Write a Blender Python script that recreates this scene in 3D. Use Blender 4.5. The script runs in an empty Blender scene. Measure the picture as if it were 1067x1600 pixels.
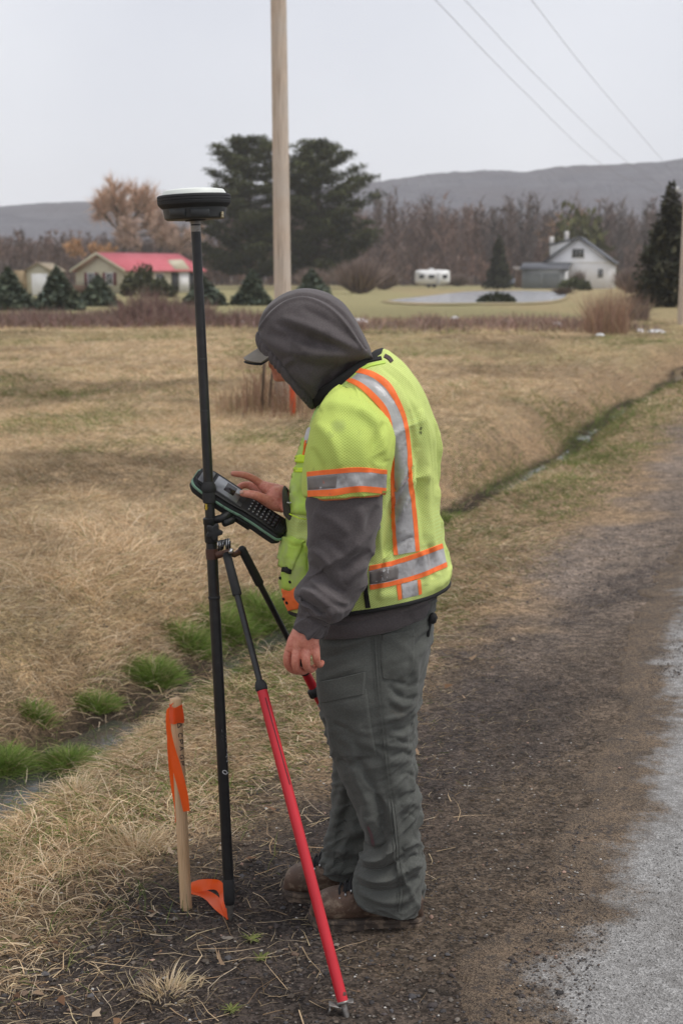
import bpy, math, random
import numpy as np
from mathutils import Vector, Matrix
from mathutils.bvhtree import BVHTree

R = math.radians
SC = bpy.context.scene
COL = SC.collection
random.seed(7)
RNG = np.random.default_rng(11)

# ---------------------------------------------------------------- camera
FPX = 1600 * 50 / 36.0
THETA = math.atan(370 / FPX)
CAMZ = 1.85
cam_data = bpy.data.cameras.new('camera')
cam = bpy.data.objects.new('camera', cam_data)
COL.objects.link(cam)
cam.location = (0, 0, CAMZ)
cam.rotation_euler = (math.pi / 2 - THETA, 0, 0)
cam_data.sensor_fit = 'VERTICAL'
cam_data.sensor_height = 36
cam_data.sensor_width = 24
cam_data.lens = 50
cam_data.clip_start = 0.05
cam_data.clip_end = 6000
cam_data.dof.use_dof = True
cam_data.dof.focus_distance = 4.02
cam_data.dof.aperture_fstop = 4.8
SC.camera = cam

# ---------------------------------------------------------------- sky, sun, exposure
SUN_EL, SUN_AZ = R(62), R(105)          # azimuth clockwise from +Y
world = bpy.data.worlds.new('World')
SC.world = world
world.use_nodes = True
nt = world.node_tree
nt.nodes.clear()
w_out = nt.nodes.new('ShaderNodeOutputWorld')
w_sky = nt.nodes.new('ShaderNodeTexSky')
w_sky.sky_type = 'NISHITA'
w_sky.sun_disc = False
w_sky.sun_elevation = SUN_EL
w_sky.sun_rotation = SUN_AZ
w_sky.air_density = 1.0
w_sky.dust_density = 2.0
w_bg = nt.nodes.new('ShaderNodeBackground')
w_bg.inputs['Strength'].default_value = 0.08
nt.links.new(w_sky.outputs[0], w_bg.inputs['Color'])
w_tc = nt.nodes.new('ShaderNodeTexCoord')
w_n = nt.nodes.new('ShaderNodeTexNoise')
w_n.inputs['Scale'].default_value = 2.8
w_n.inputs['Detail'].default_value = 4
w_n.inputs['Roughness'].default_value = 0.45
nt.links.new(w_tc.outputs['Generated'], w_n.inputs['Vector'])
w_r = nt.nodes.new('ShaderNodeValToRGB')
w_r.color_ramp.elements[0].position = 0.3
w_r.color_ramp.elements[0].color = (0.63, 0.645, 0.705, 1)
w_r.color_ramp.elements[1].position = 0.72
w_r.color_ramp.elements[1].color = (0.79, 0.80, 0.84, 1)
nt.links.new(w_n.outputs['Fac'], w_r.inputs[0])
w_cl = nt.nodes.new('ShaderNodeBackground')
w_cl.inputs['Strength'].default_value = .86
nt.links.new(w_r.outputs[0], w_cl.inputs['Color'])
w_mix = nt.nodes.new('ShaderNodeMixShader')
w_mix.inputs[0].default_value = 0.88
nt.links.new(w_bg.outputs[0], w_mix.inputs[1])
nt.links.new(w_cl.outputs[0], w_mix.inputs[2])
nt.links.new(w_mix.outputs[0], w_out.inputs['Surface'])

sun_data = bpy.data.lights.new('sun', 'SUN')
sun_data.energy = 1.5
sun_data.angle = R(18)
sun_data.color = (1.0, 0.96, 0.91)
sun = bpy.data.objects.new('sun', sun_data)
COL.objects.link(sun)
_sd = Vector((math.sin(SUN_AZ) * math.cos(SUN_EL), math.cos(SUN_AZ) * math.cos(SUN_EL), math.sin(SUN_EL)))
sun.rotation_euler = _sd.to_track_quat('Z', 'Y').to_euler()
sun.location = (6, -6, 12)

SC.view_settings.view_transform = 'Standard'
SC.view_settings.look = 'None'
SC.view_settings.exposure = 0.53
SC.view_settings.gamma = 1.0
SC.view_settings.use_curve_mapping = False
SC.render.engine = 'CYCLES'
SC.cycles.use_denoising = True
SC.cycles.max_bounces = 8
SC.cycles.volume_bounces = 4
SC.cycles.diffuse_bounces = 3
SC.cycles.transparent_max_bounces = 8
SC.cycles.caustics_reflective = False
SC.cycles.caustics_refractive = False
# ---------------------------------------------------------------- lens helpers: where a ray of the photograph meets a plane
CT, ST = math.cos(THETA), math.sin(THETA)


def ray(px, py):
    u = (px - 533.5) / FPX
    v = (800 - py) / FPX
    return Vector((u, CT + v * ST, -ST + v * CT))


def at(px, py, Y):
    d = ray(px, py)
    t = Y / d.y
    return Vector((d.x * t, Y, CAMZ + d.z * t))


def gnd(px, py, z=0.0):
    d = ray(px, py)
    t = (z - CAMZ) / d.z
    return Vector((d.x * t, d.y * t, z))


def proj(V):
    x, y, z = V[..., 0], V[..., 1], V[..., 2] - CAMZ
    dep = y * CT - z * ST
    up = y * ST + z * CT
    return 533.5 + FPX * x / dep, 800 - FPX * up / dep


# ---------------------------------------------------------------- numpy noise
def _hash(ix, iy, s):
    n = (ix.astype(np.int64) * 374761393 + iy.astype(np.int64) * 668265263 + s * 974634777) & 0xFFFFFFFF
    n = ((n ^ (n >> 13)) * 1274126177) & 0xFFFFFFFF
    n = (n ^ (n >> 16)) & 0xFFFF
    return n / 65535.0


def vnoise(x, y, s=0):
    ix, iy = np.floor(x), np.floor(y)
    fx, fy = x - ix, y - iy
    fx = fx * fx * (3 - 2 * fx)
    fy = fy * fy * (3 - 2 * fy)
    a = _hash(ix, iy, s); b = _hash(ix + 1, iy, s)
    c = _hash(ix, iy + 1, s); d = _hash(ix + 1, iy + 1, s)
    return (a + (b - a) * fx) * (1 - fy) + (c + (d - c) * fx) * fy


def fbm(x, y, s=0, o=4, g=0.5):
    x = np.asarray(x, float); y = np.asarray(y, float)
    r = 0; a = 1.0; t = 0
    for k in range(o):
        r = r + a * vnoise(x + 17.3 * k, y - 9.1 * k, s + k * 31)
        t += a; a *= g; x = x * 2.03; y = y * 2.03
    return r / t


def ss(a, b, x):
    t = np.clip((np.asarray(x, float) - a) / (b - a), 0, 1)
    return t * t * (3 - 2 * t)


# ---------------------------------------------------------------- objects
def tag(o, label=None, cat=None, group=None, kind=None):
    if label: o['label'] = label
    if cat: o['category'] = cat
    if group: o['group'] = group
    if kind: o['kind'] = kind
    return o


def empty(name, loc, label=None, cat=None, group=None):
    o = bpy.data.objects.new(name, None)
    COL.objects.link(o)
    o.location = loc
    o.empty_display_size = 0.1
    return tag(o, label, cat, group)


def worldloc(o):
    v = Vector(o.location)
    while o.parent:
        o = o.parent
        v += Vector(o.location)
    return v


def link(name, me, parent=None, loc=None):
    o = bpy.data.objects.new(name, me)
    COL.objects.link(o)
    if parent:
        o.parent = parent
    if loc is not None:
        o.location = loc
    return o


def raw_mesh(name, V, faces, mats=None, smooth=True, col=None, uv=None, midx=None):
    """V (n,3); faces: list of int arrays (k,3)/(k,4)"""
    V = np.asarray(V, np.float32).reshape(-1, 3)
    if isinstance(faces, np.ndarray):
        faces = [faces]
    me = bpy.data.meshes.new(name)
    me.vertices.add(len(V))
    me.vertices.foreach_set('co', V.ravel())
    loops = np.concatenate([f.ravel() for f in faces]).astype(np.int32)
    tot = np.concatenate([np.full(len(f), f.shape[1]) for f in faces]).astype(np.int32)
    start = np.concatenate([[0], np.cumsum(tot)[:-1]]).astype(np.int32)
    me.loops.add(len(loops))
    me.loops.foreach_set('vertex_index', loops)
    me.polygons.add(len(tot))
    me.polygons.foreach_set('loop_start', start)
    me.update(calc_edges=True)
    if smooth:
        me.polygons.foreach_set('use_smooth', np.ones(len(tot), bool))
    if mats is not None:
        for m in (mats if isinstance(mats, (list, tuple)) else [mats]):
            me.materials.append(m)
    if midx is not None:
        me.polygons.foreach_set('material_index', np.asarray(midx, np.int32))
    if col is not None:
        c = np.ones((len(V), 4), np.float32)
        c[:, :3] = np.asarray(col, np.float32).reshape(-1, 3)
        a = me.color_attributes.new('Col', 'FLOAT_COLOR', 'POINT')
        a.data.foreach_set('color', c.ravel())
    if uv is not None:
        l = me.uv_layers.new(name='UVMap')
        l.data.foreach_set('uv', np.asarray(uv, np.float32).reshape(-1, 2)[loops].ravel())
    return me


def mesh(name, V, faces, mats=None, parent=None, loc=None, **k):
    V = np.array(V, float).reshape(-1, 3)
    off = Vector((0, 0, 0))
    if loc is not None:
        off = Vector(loc)
    if parent is not None:
        off = worldloc(parent)
    V = V - np.array(off)
    return link(name, raw_mesh(name, V, faces, mats, **k), parent, loc if parent is None else None)


class G:
    """collects simple solids into one mesh"""
    def __init__(s):
        s.v = []; s.f3 = []; s.f4 = []; s.n = 0

    def add(s, V, F):
        V = np.asarray(V, float).reshape(-1, 3)
        if isinstance(F, np.ndarray):
            F = [F]
        for f in F:
            f = np.asarray(f)
            if len(f) == 0: continue
            (s.f3 if f.shape[1] == 3 else s.f4).append(f + s.n)
        s.v.append(V); s.n += len(V)
        return s

    def box(s, c, size, rot=None, bev=0.0):
        hx, hy, hz = [q / 2 for q in size]
        if bev <= 0:
            V = np.array([[x, y, z] for z in (-hz, hz) for y in (-hy, hy) for x in (-hx, hx)])
            F = np.array([[0, 2, 3, 1], [4, 5, 7, 6], [0, 1, 5, 4], [2, 6, 7, 3], [0, 4, 6, 2], [1, 3, 7, 5]])
        else:
            b = min(bev, hx * .98, hy * .98, hz * .98)
            lo = [(hx - b, hy), (hx, hy - b)]
            ring = [(hx - b, -hy), (hx, -hy + b), (hx, hy - b), (hx - b, hy), (-hx + b, hy), (-hx, hy - b), (-hx, -hy + b), (-hx + b, -hy)]
            def inner(p): return (math.copysign(abs(p[0]) - b, p[0]) if abs(p[0]) > hx - b * .5 else p[0] * (hx - b) / hx if False else (p[0] - math.copysign(min(b, abs(p[0])), p[0]) * (abs(p[0]) >= hx - 1e-9)),
                                  p[1] - math.copysign(min(b, abs(p[1])), p[1]) * (abs(p[1]) >= hy - 1e-9))
            V = [(*inner(p), -hz) for p in ring] + [(*p, -hz + b) for p in ring] + [(*p, hz - b) for p in ring] + [(*inner(p), hz) for p in ring]
            V = np.array(V)
            F = []
            for k in range(3):
                for i in range(8):
                    j = (i + 1) % 8
                    F.append([k * 8 + i, k * 8 + j, (k + 1) * 8 + j, (k + 1) * 8 + i])
            t = 24
            F += [[t, t + 1, t + 2, t + 3], [t, t + 3, t + 4, t + 7], [t + 4, t + 5, t + 6, t + 7]]
            F += [[3, 2, 1, 0], [7, 4, 3, 0], [7, 6, 5, 4]]
            F = np.array(F)
        if rot is not None:
            V = V @ np.array(rot.to_3x3() if isinstance(rot, Matrix) else rot).T
        return s.add(V + np.array(c), F)

    def tube(s, pts, rad, n=12, caps=True):
        P = np.array([tuple(p) for p in pts], float)
        m = len(P)
        rad = np.broadcast_to(np.asarray(rad, float), (m,)) if np.ndim(rad) <= 1 else rad
        T = np.gradient(P, axis=0)
        T /= np.linalg.norm(T, axis=1, keepdims=True) + 1e-12
        up = np.array([0, 0, 1.0]) if abs(T[0, 2]) < .9 else np.array([0, 1.0, 0])
        N = np.cross(up, T[0]); N /= np.linalg.norm(N)
        V = []
        a = np.linspace(0, 2 * np.pi, n, endpoint=False)
        for i in range(m):
            N = N - T[i] * N.dot(T[i]); N /= np.linalg.norm(N) + 1e-12
            B = np.cross(T[i], N)
            V.append(P[i] + rad[i] * (np.cos(a)[:, None] * N + np.sin(a)[:, None] * B))
        V = np.concatenate(V)
        F = grid_faces(m, n, True)
        fs = [F]
        if caps:
            V = np.concatenate([V, P[:1], P[-1:]])
            i = np.arange(n); j = (i + 1) % n
            fs.append(np.stack([j, i, np.full(n, m * n)], 1))
            fs.append(np.stack([(m - 1) * n + i, (m - 1) * n + j, np.full(n, m * n + 1)], 1))
        return s.add(V, fs)

    def lathe(s, prof, org, axis=(0, 0, 1), n=32):
        """prof: (r, h) pairs along axis"""
        A = Vector(axis).normalized()
        Q = A.to_track_quat('Z', 'Y').to_matrix()
        a = np.linspace(0, 2 * np.pi, n, endpoint=False)
        V = np.concatenate([np.stack([r * np.cos(a), r * np.sin(a), np.full(n, h)], 1) for r, h in prof])
        V = V @ np.array(Q).T + np.array(org)
        return s.add(V, grid_faces(len(prof), n, True))

    def prism(s, poly, vec):
        """closed polygon (k,3) pushed along vec"""
        P = np.array([tuple(p) for p in poly], float); k = len(P)
        c = P.mean(0)
        V = np.concatenate([P, P + np.array(vec), [c], [c + np.array(vec)]])
        i = np.arange(k); j = (i + 1) % k
        return s.add(V, [np.stack([i, j, j + k, i + k], 1),
                         np.stack([j, i, np.full(k, 2 * k)], 1), np.stack([i + k, j + k, np.full(k, 2 * k + 1)], 1)])

    def get(s):
        V = np.concatenate(s.v)
        fs = []
        if s.f3: fs.append(np.concatenate(s.f3))
        if s.f4: fs.append(np.concatenate(s.f4))
        return V, fs

    def build(s, name, mat, parent=None, loc=None, smooth=False, **k):
        V, fs = s.get()
        o = mesh(name, V, fs, mat, parent, loc, smooth=smooth, **k)
        return o


def autosmooth(o, ang=40):
    me = o.data
    me.polygons.foreach_set('use_smooth', np.ones(len(me.polygons), bool))
    me.set_sharp_from_angle(angle=R(ang))
    return o


def grid_faces(m, n, wrap=False):
    i, j = np.meshgrid(np.arange(m - 1), np.arange(n if wrap else n - 1), indexing='ij')
    j2 = (j + 1) % n
    return np.stack([(i * n + j).ravel(), (i * n + j2).ravel(), ((i + 1) * n + j2).ravel(), ((i + 1) * n + j).ravel()], 1)


def hermite(P, nv):
    """monotone-ish smooth interpolation of rows of P to nv rows"""
    P = np.asarray(P, float); m = len(P)
    t = np.linspace(0, m - 1, nv)
    d = np.zeros_like(P)
    s = P[1:] - P[:-1]
    d[1:-1] = np.where(s[1:] * s[:-1] > 0, 2 * s[1:] * s[:-1] / (s[1:] + s[:-1] + 1e-12 * np.sign(s[1:] + s[:-1] + 1e-30)), 0)
    d[0] = s[0]; d[-1] = s[-1]
    i = np.clip(t.astype(int), 0, m - 2); f = (t - i)[:, None]
    h00 = 2 * f**3 - 3 * f**2 + 1; h10 = f**3 - 2 * f**2 + f
    h01 = -2 * f**3 + 3 * f**2; h11 = f**3 - f**2
    return h00 * P[i] + h10 * d[i] + h01 * P[i + 1] + h11 * d[i + 1]


class Loft:
    """rings given by two end points (front, back) and a half-depth; s = depth direction"""
    def __init__(s, rings, nu=128, nv=128, sdir=(0.12, 0.99, 0), power=2.2):
        rows = []
        for r in rings:
            F, B, ry = Vector(r[0]), Vector(r[1]), r[2]
            p = r[3] if len(r) > 3 else power
            c = (F + B) / 2; a = (B - F) / 2
            rows.append([*c, *a, ry, p])
        Q = hermite(rows, nv)
        ph = np.linspace(0, 2 * np.pi, nu, endpoint=False)
        c, sn = np.cos(ph)[None, :, None], np.sin(ph)[None, :, None]
        e = (2 / Q[:, 7])[:, None, None]
        cx = np.sign(c) * np.abs(c)**e; sy = np.sign(sn) * np.abs(sn)**e
        sd = np.array(sdir) / np.linalg.norm(sdir)
        s.V = Q[:, None, 0:3] + Q[:, None, 3:6] * cx + sd * Q[:, 6][:, None, None] * sy
        s.ph = np.broadcast_to(ph[None, :], s.V.shape[:2])
        s.t = np.broadcast_to(np.linspace(0, 1, nv)[:, None], s.V.shape[:2])
        s.nu, s.nv = nu, nv
        L = np.concatenate([[0], np.cumsum(np.linalg.norm(np.diff(Q[:, :3], axis=0), axis=1))])
        per = 2 * np.pi * np.sqrt((np.linalg.norm(Q[:, 3:6], axis=1)**2 + Q[:, 6]**2) / 2).mean()
        s.uv = np.stack([s.ph / (2 * np.pi) * per, np.broadcast_to(L[:, None], s.V.shape[:2])], -1)
        s.fix()

    def fix(s):
        du = np.roll(s.V, -1, 1) - np.roll(s.V, 1, 1)
        dv = np.gradient(s.V, axis=0)
        n = np.cross(du, dv)
        n /= np.linalg.norm(n, axis=-1, keepdims=True) + 1e-12
        c = s.V.mean(1, keepdims=True)
        if ((s.V - c) * n).sum() < 0:
            n = -n; s.flip = True
        else:
            s.flip = False
        s.N = n

    def noise(s, amp, su, sv, seed=0, o=3):
        """su, sv: features per metre around / along"""
        k = 2 * np.pi
        a = s.uv[..., 0] * su; b = s.uv[..., 1] * sv
        w = s.ph / k                                   # blend over the wrap seam
        P = s.uv[..., 0].max() * su
        n = fbm(a, b, seed, o) * (1 - ss(.9, 1, w)) + fbm(a - P, b, seed, o) * ss(.9, 1, w)
        s.V = s.V + s.N * ((n - .5) * 2 * amp)[..., None]
        s.fix()
        return s

    def ridges(s, amp, su, sv, skew=0.0, seed=0, sharp=2.0, lo=0.0, hi=1.0, side=None):
        """creases: ridged noise stretched along one way; skew slants it, side(ph) weights it round the limb"""
        k = 2 * np.pi
        b = s.uv[..., 1] * sv
        P = s.uv[..., 0].max() * su
        wob = 1.6 * fbm(s.uv[..., 0] * 4, s.uv[..., 1] * 4, seed + 77, 2)
        def rd(a):
            n = fbm(a + wob, b + skew * a / su * sv + wob, seed, 2)
            return np.clip(1 - np.abs(2 * n - 1) * 2.2, 0, 1)**sharp
        a = s.uv[..., 0] * su
        w = ss(.9, 1, s.ph / k)
        n = rd(a) * (1 - w) + rd(a - P) * w
        m = ss(lo, lo + .12, s.t) * (1 - ss(hi - .1, hi, s.t)) if (lo > 0 or hi < 1) else 1.0
        if side is not None: m = m * side(s.ph)
        m = m * (.25 + 1.1 * fbm(s.uv[..., 0] * 5 + 9, s.uv[..., 1] * 5, seed + 5, 2))
        s.V = s.V + s.N * (n * amp * m)[..., None]
        s.fix()
        return s

    def strokes(s, L):
        px, py = proj(s.V)
        view = s.V - np.array([0, 0, CAMZ])
        view /= np.linalg.norm(view, axis=-1, keepdims=True)
        m = ss(0.0, .35, -(s.N * view).sum(-1))
        D = np.zeros(px.shape)
        for st in L:
            pts, w, h = st[0], st[1], st[2]
            P = smooth_line(pts, 24)
            best = np.full(px.shape, 1e9); bs = np.zeros(px.shape)
            for i in range(len(P) - 1):
                a, b = P[i], P[i + 1]
                d = b - a; q = d.dot(d) + 1e-9
                t = np.clip(((px - a[0]) * d[0] + (py - a[1]) * d[1]) / q, 0, 1)
                dd = np.hypot(px - a[0] - t * d[0], py - a[1] - t * d[1])
                u = dd < best
                best = np.where(u, dd, best); bs = np.where(u, (i + t) / (len(P) - 1), bs)
            taper = 1.0 if len(st) > 3 and st[3] == 'full' else np.sqrt(np.clip(np.sin(np.pi * np.clip(bs, 0, 1)), 0, 1))
            ww = w * (.55 + .45 * taper) if len(st) <= 3 else w
            D += h * taper * np.exp(-(best / ww)**2)
        s.V = s.V + s.N * (D * m)[..., None]
        s.fix()
        return s

    def faces(s, caps=(0, 0)):
        F = grid_faces(s.nv, s.nu, True)
        if s.flip is False:
            pass
        else:
            F = F[:, ::-1]
        # orientation test
        return F

    def data(s, cap0=False, cap1=False):
        V = s.V.reshape(-1, 3); F = [s.faces()]
        uv = s.uv.reshape(-1, 2)
        n, m = s.nu, s.nv
        i = np.arange(n); j = (i + 1) % n
        ex = []
        if cap0:
            k = len(V) + len(ex); ex.append(s.V[0].mean(0)); F.append(np.stack([j, i, np.full(n, k)], 1))
        if cap1:
            k = len(V) + len(ex); ex.append(s.V[-1].mean(0)); F.append(np.stack([(m - 1) * n + i, (m - 1) * n + j, np.full(n, k)], 1))
        if ex:
            V = np.concatenate([V, np.array(ex)]); uv = np.concatenate([uv, np.zeros((len(ex), 2))])
        return V, F, uv

    def build(s, name, mat, parent=None, cap0=False, cap1=False, thick=0.0):
        V, F, uv = s.data(cap0, cap1)
        o = mesh(name, V, F, mat, parent, uv=uv)
        if thick:
            md = o.modifiers.new('thickness', 'SOLIDIFY'); md.thickness = thick; md.offset = -1
        return o

    def bvh(s):
        V, F, uv = s.data()
        return V, F[0]


def smooth_line(pts, n):
    return hermite_cr(np.asarray(pts, float), n)


def hermite_cr(P, n):
    m = len(P)
    if m == 2:
        t = np.linspace(0, 1, n)[:, None]
        return P[0] * (1 - t) + P[1] * t
    L = np.concatenate([[0], np.cumsum(np.linalg.norm(np.diff(P, axis=0), axis=1))])
    L /= L[-1]
    E = np.concatenate([[2 * P[0] - P[1]], P, [2 * P[-1] - P[-2]]])
    tt = np.linspace(0, 1, n)
    i = np.clip(np.searchsorted(L, tt, side='right') - 1, 0, m - 2)
    f = ((tt - L[i]) / (L[i + 1] - L[i] + 1e-12))[:, None]
    p0, p1, p2, p3 = E[i], E[i + 1], E[i + 2], E[i + 3]
    return .5 * (2 * p1 + (p2 - p0) * f + (2 * p0 - 5 * p1 + 4 * p2 - p3) * f**2 + (3 * p1 - p0 - 3 * p2 + p3) * f**3)


def join_bvh(*surfs):
    V = []; F = []; n = 0
    for v, f in surfs:
        V.append(v); F.append(f + n); n += len(v)
    V = np.concatenate(V); F = np.concatenate(F)
    return BVHTree.FromPolygons([Vector(p) for p in V], F.tolist())


def drape(bvh, left, right, n=40, m=8, h=0.002, edge=True, wob=0.0, seed=0, puff=0.0):
    """cloth panel laid on the garment between two photograph lines; rim sunk into the cloth so that it has an edge"""
    A = smooth_line(left, n); B = smooth_line(right, n)
    org = Vector((0, 0, CAMZ))
    V = np.zeros((n, m, 3)); UV = np.zeros((n, m, 2))
    FJ = np.linspace(0, 1, m)
    if edge and m > 3:
        FJ = np.concatenate([[0], np.linspace(.045, .955, m - 2), [1]])
        A[1] = A[0] * .8 + A[1] * .2; A[-2] = A[-1] * .8 + A[-2] * .2
        B[1] = B[0] * .8 + B[1] * .2; B[-2] = B[-1] * .8 + B[-2] * .2
    for i in range(n):
        for j in range(m):
            f = FJ[j]
            ii = i
            P = A[ii] * (1 - f) + B[ii] * f
            d = ray(P[0], P[1]).normalized()
            hit, nor, _, dist = bvh.ray_cast(org, d)
            if hit is None or dist > 5.2:
                q = org + d * 3.95
                hit, nor, _, dist = bvh.find_nearest(q)
            if nor.dot(d) > 0: nor = -nor
            e = h
            if edge and (i in (0, n - 1) or j in (0, m - 1)):
                e = -0.0006
            elif puff:
                e = h + puff * math.sin(math.pi * i / (n - 1)) * math.sin(math.pi * f)
            if wob:
                e += wob * (float(vnoise(np.array([i * .35]), np.array([j * .8]), seed)[0]) - .5)
            V[i, j] = hit + nor * e
            UV[i, j] = (f * np.linalg.norm(A[i] - B[i]) / 557, i / n * np.linalg.norm(A[-1] - A[0]) / 557)
    return V.reshape(-1, 3), grid_faces(n, m), UV.reshape(-1, 2)


def ribbon_line(pts, w, n=40, w2=None):
    """two side lines at +-w/2 of a photograph line"""
    P = smooth_line(pts, n)
    T = np.gradient(P, axis=0); T /= np.linalg.norm(T, axis=1, keepdims=True)
    Nn = np.stack([-T[:, 1], T[:, 0]], 1)
    ww = np.linspace(w, w2 if w2 is not None else w, n)[:, None] / 2
    return P + Nn * ww, P - Nn * ww


# ---------------------------------------------------------------- materials
def M_new(name):
    m = bpy.data.materials.new(name)
    m.use_nodes = True
    t = m.node_tree
    b = t.nodes['Principled BSDF']
    return m, t, b


def nd(t, typ, **k):
    n = t.nodes.new(typ)
    for a, v in k.items():
        if a in n.inputs: n.inputs[a].default_value = v
        else: setattr(n, a, v)
    return n


def mixc(t, fac, a, b, blend='MIX'):
    n = t.nodes.new('ShaderNodeMix')
    n.data_type = 'RGBA'; n.blend_type = blend
    def put(sock, v):
        if hasattr(v, 'is_output') or isinstance(v, bpy.types.NodeSocket): t.links.new(v, sock)
        elif isinstance(v, (int, float)): sock.default_value = v
        else: sock.default_value = (*v, 1) if len(v) == 3 else v
    put(n.inputs[0], fac); put(n.inputs[6], a); put(n.inputs[7], b)
    return n.outputs[2]


def ramp(t, src, p0, p1, c0=(0, 0, 0, 1), c1=(1, 1, 1, 1)):
    r = t.nodes.new('ShaderNodeValToRGB')
    r.color_ramp.elements[0].position = p0; r.color_ramp.elements[0].color = c0
    r.color_ramp.elements[1].position = p1; r.color_ramp.elements[1].color = c1
    t.links.new(src, r.inputs[0])
    return r.outputs[0]


def noise(t, scale, detail=4, rough=.55, coord='Object', stretch=None, vec=None):
    tc = t.nodes.new('ShaderNodeTexCoord')
    src = vec or tc.outputs[coord]
    if stretch:
        mp = t.nodes.new('ShaderNodeMapping'); mp.inputs['Scale'].default_value = stretch
        t.links.new(src, mp.inputs[0]); src = mp.outputs[0]
    n = nd(t, 'ShaderNodeTexNoise', Scale=scale, Detail=detail, Roughness=rough)
    t.links.new(src, n.inputs['Vector'])
    return n.outputs['Fac']


def bump(t, b, src, strength=.3, dist=.002):
    n = nd(t, 'ShaderNodeBump', Strength=strength, Distance=dist)
    t.links.new(src, n.inputs['Height'])
    t.links.new(n.outputs[0], b.inputs['Normal'])
    return n


def mat(name, c, rough=.7, c2=None, scale=8, fine=None, bmp=0, bscale=300, bdist=.001, metal=0, spec=.4, sheen=0, stretch=None, dirt=None, dscale=9, dlo=.55, dhi=.7):
    m, t, b = M_new(name)
    b.inputs['Roughness'].default_value = rough
    b.inputs['Metallic'].default_value = metal
    b.inputs['Specular IOR Level'].default_value = spec
    c2 = c2 or tuple(q * .72 for q in c)
    col = mixc(t, ramp(t, noise(t, scale, stretch=stretch), .32, .68), c2, c)
    if fine:
        col = mixc(t, ramp(t, noise(t, fine, 2), .35, .65), col, tuple(min(1, q * 1.25) for q in c))
    if dirt is not None:
        col = mixc(t, ramp(t, noise(t, dscale, 5, .65), dlo, dhi), col, dirt)
    t.links.new(col, b.inputs['Base Color'])
    if bmp:
        bump(t, b, noise(t, bscale, 3, stretch=stretch), bmp, bdist)
    if sheen:
        b.inputs['Sheen Weight'].default_value = sheen
        b.inputs['Sheen Roughness'].default_value = .6
    return m


def mat_vc(name, rough=.8, spec=.2, fine=None, trans=0.0, var=.3):
    """colour comes from the per-piece colour attribute (each blade, stone, leaf has its own hue)"""
    m, t, b = M_new(name)
    a = t.nodes.new('ShaderNodeVertexColor'); a.layer_name = 'Col'
    col = a.outputs[0]
    if fine:
        f = ramp(t, noise(t, fine, 3), .3, .7, (1 - var,) * 3 + (1,), (1 + var,) * 3 + (1,))
        col = mixc(t, 1.0, col, f, 'MULTIPLY')
    t.links.new(col, b.inputs['Base Color'])
    b.inputs['Roughness'].default_value = rough
    b.inputs['Specular IOR Level'].default_value = spec
    if trans:
        tr = t.nodes.new('ShaderNodeBsdfTranslucent')
        t.links.new(col, tr.inputs[0])
        mx = t.nodes.new('ShaderNodeMixShader'); mx.inputs[0].default_value = trans
        t.links.new(b.outputs[0], mx.inputs[1]); t.links.new(tr.outputs[0], mx.inputs[2])
        t.links.new(mx.outputs[0], t.nodes['Material Output'].inputs[0])
    return m
# ---------------------------------------------------------------- terrain: u = metres left of the road line, v = metres along it
AL = R(19.5)
CA, SA = math.cos(AL), math.sin(AL)


def uv_of(x, y): return -x * CA + y * SA, x * SA + y * CA
def xy_of(u, v): return -u * CA + v * SA, u * SA + v * CA


def ditch_u(v):
    return 3.42 + .10 * np.sin(v * .55 + 1.2) + .06 * np.sin(v * 1.3) + .25 * ss(14, 40, v)


def height(u, v):
    u = np.asarray(u, float); v = np.asarray(v, float)
    d = u - ditch_u(v)
    fade = 1 - ss(45, 90, v)
    z = .012 * np.clip(.6 - u, 0, 3)
    z = z - .02 * ss(.6, 1.6, u) - .05 * ss(1.6, 2.7, u)
    cut = ss(-.80, -.14, d) * (1 - ss(.16, .95, d))
    z = z - .36 * cut * fade
    z = z + (.16 * ss(.2, 1.3, d) + .05 * ss(2, 7, d)) * fade * (1 - ss(40, 70, u))
    rough = ss(1.7, 2.6, u) * (1 - ss(50, 110, v)) * (1 - ss(40, 90, u))
    z = z + rough * (.10 * (fbm(u * .8, v * .8, 3, 3) - .5) + .07 * (fbm(u * 3.1, v * 3.1, 4, 3) - .5) * (1 - .5 * ss(14, 30, v)))
    z = z + .022 * (fbm(u * 6, v * 6, 8, 3) - .5) * ss(.35, 1.0, u)
    return z


def H(x, y):
    return height(*uv_of(np.asarray(x, float), np.asarray(y, float)))


def gh(px, py, sink=0.0):
    """where a photograph point meets the modelled ground"""
    z = 0.0
    for _ in range(12):
        p = gnd(px, py, z); z = float(H(p.x, p.y))
    return Vector((p.x, p.y, z - sink))


def axis(*seg):
    out = []
    for a, b, st, g in seg:
        if g: out.append(np.geomspace(1, (b - a) + 1, st)[:-1] - 1 + a)
        else: out.append(np.arange(a, b, st))
    return np.concatenate(out)


us = np.concatenate([-(np.geomspace(1, 900, 26)[::-1]) - 6, axis((-6.9, -1.2, .4, 0), (-1.2, 5.2, .04, 0), (5.2, 16, .13, 0), (16, 60, .8, 0)), np.geomspace(60, 2200, 46)])
vs = np.concatenate([-(np.geomspace(1, 300, 14)[::-1]) - 1, axis((-1.5, 1.6, .4, 0), (1.6, 11, .04, 0), (11, 26, .12, 0), (26, 72, .5, 0)), np.geomspace(72, 2400, 70)])
Ug, Vg = np.meshgrid(us, vs, indexing='ij')
Xg, Yg = xy_of(Ug, Vg)
Zg = height(Ug, Vg)

POND = [(604, 470.6), (626, 473), (660, 474.6), (710, 475), (760, 474.4), (820, 474), (862, 471), (880, 466), (884, 461), (874, 457), (850, 455.6), (800, 455), (750, 455.4), (712, 458), (680, 462), (640, 466.5), (618, 469)]
POND_P = [gnd(px, py, 0) for px, py in POND]
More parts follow.
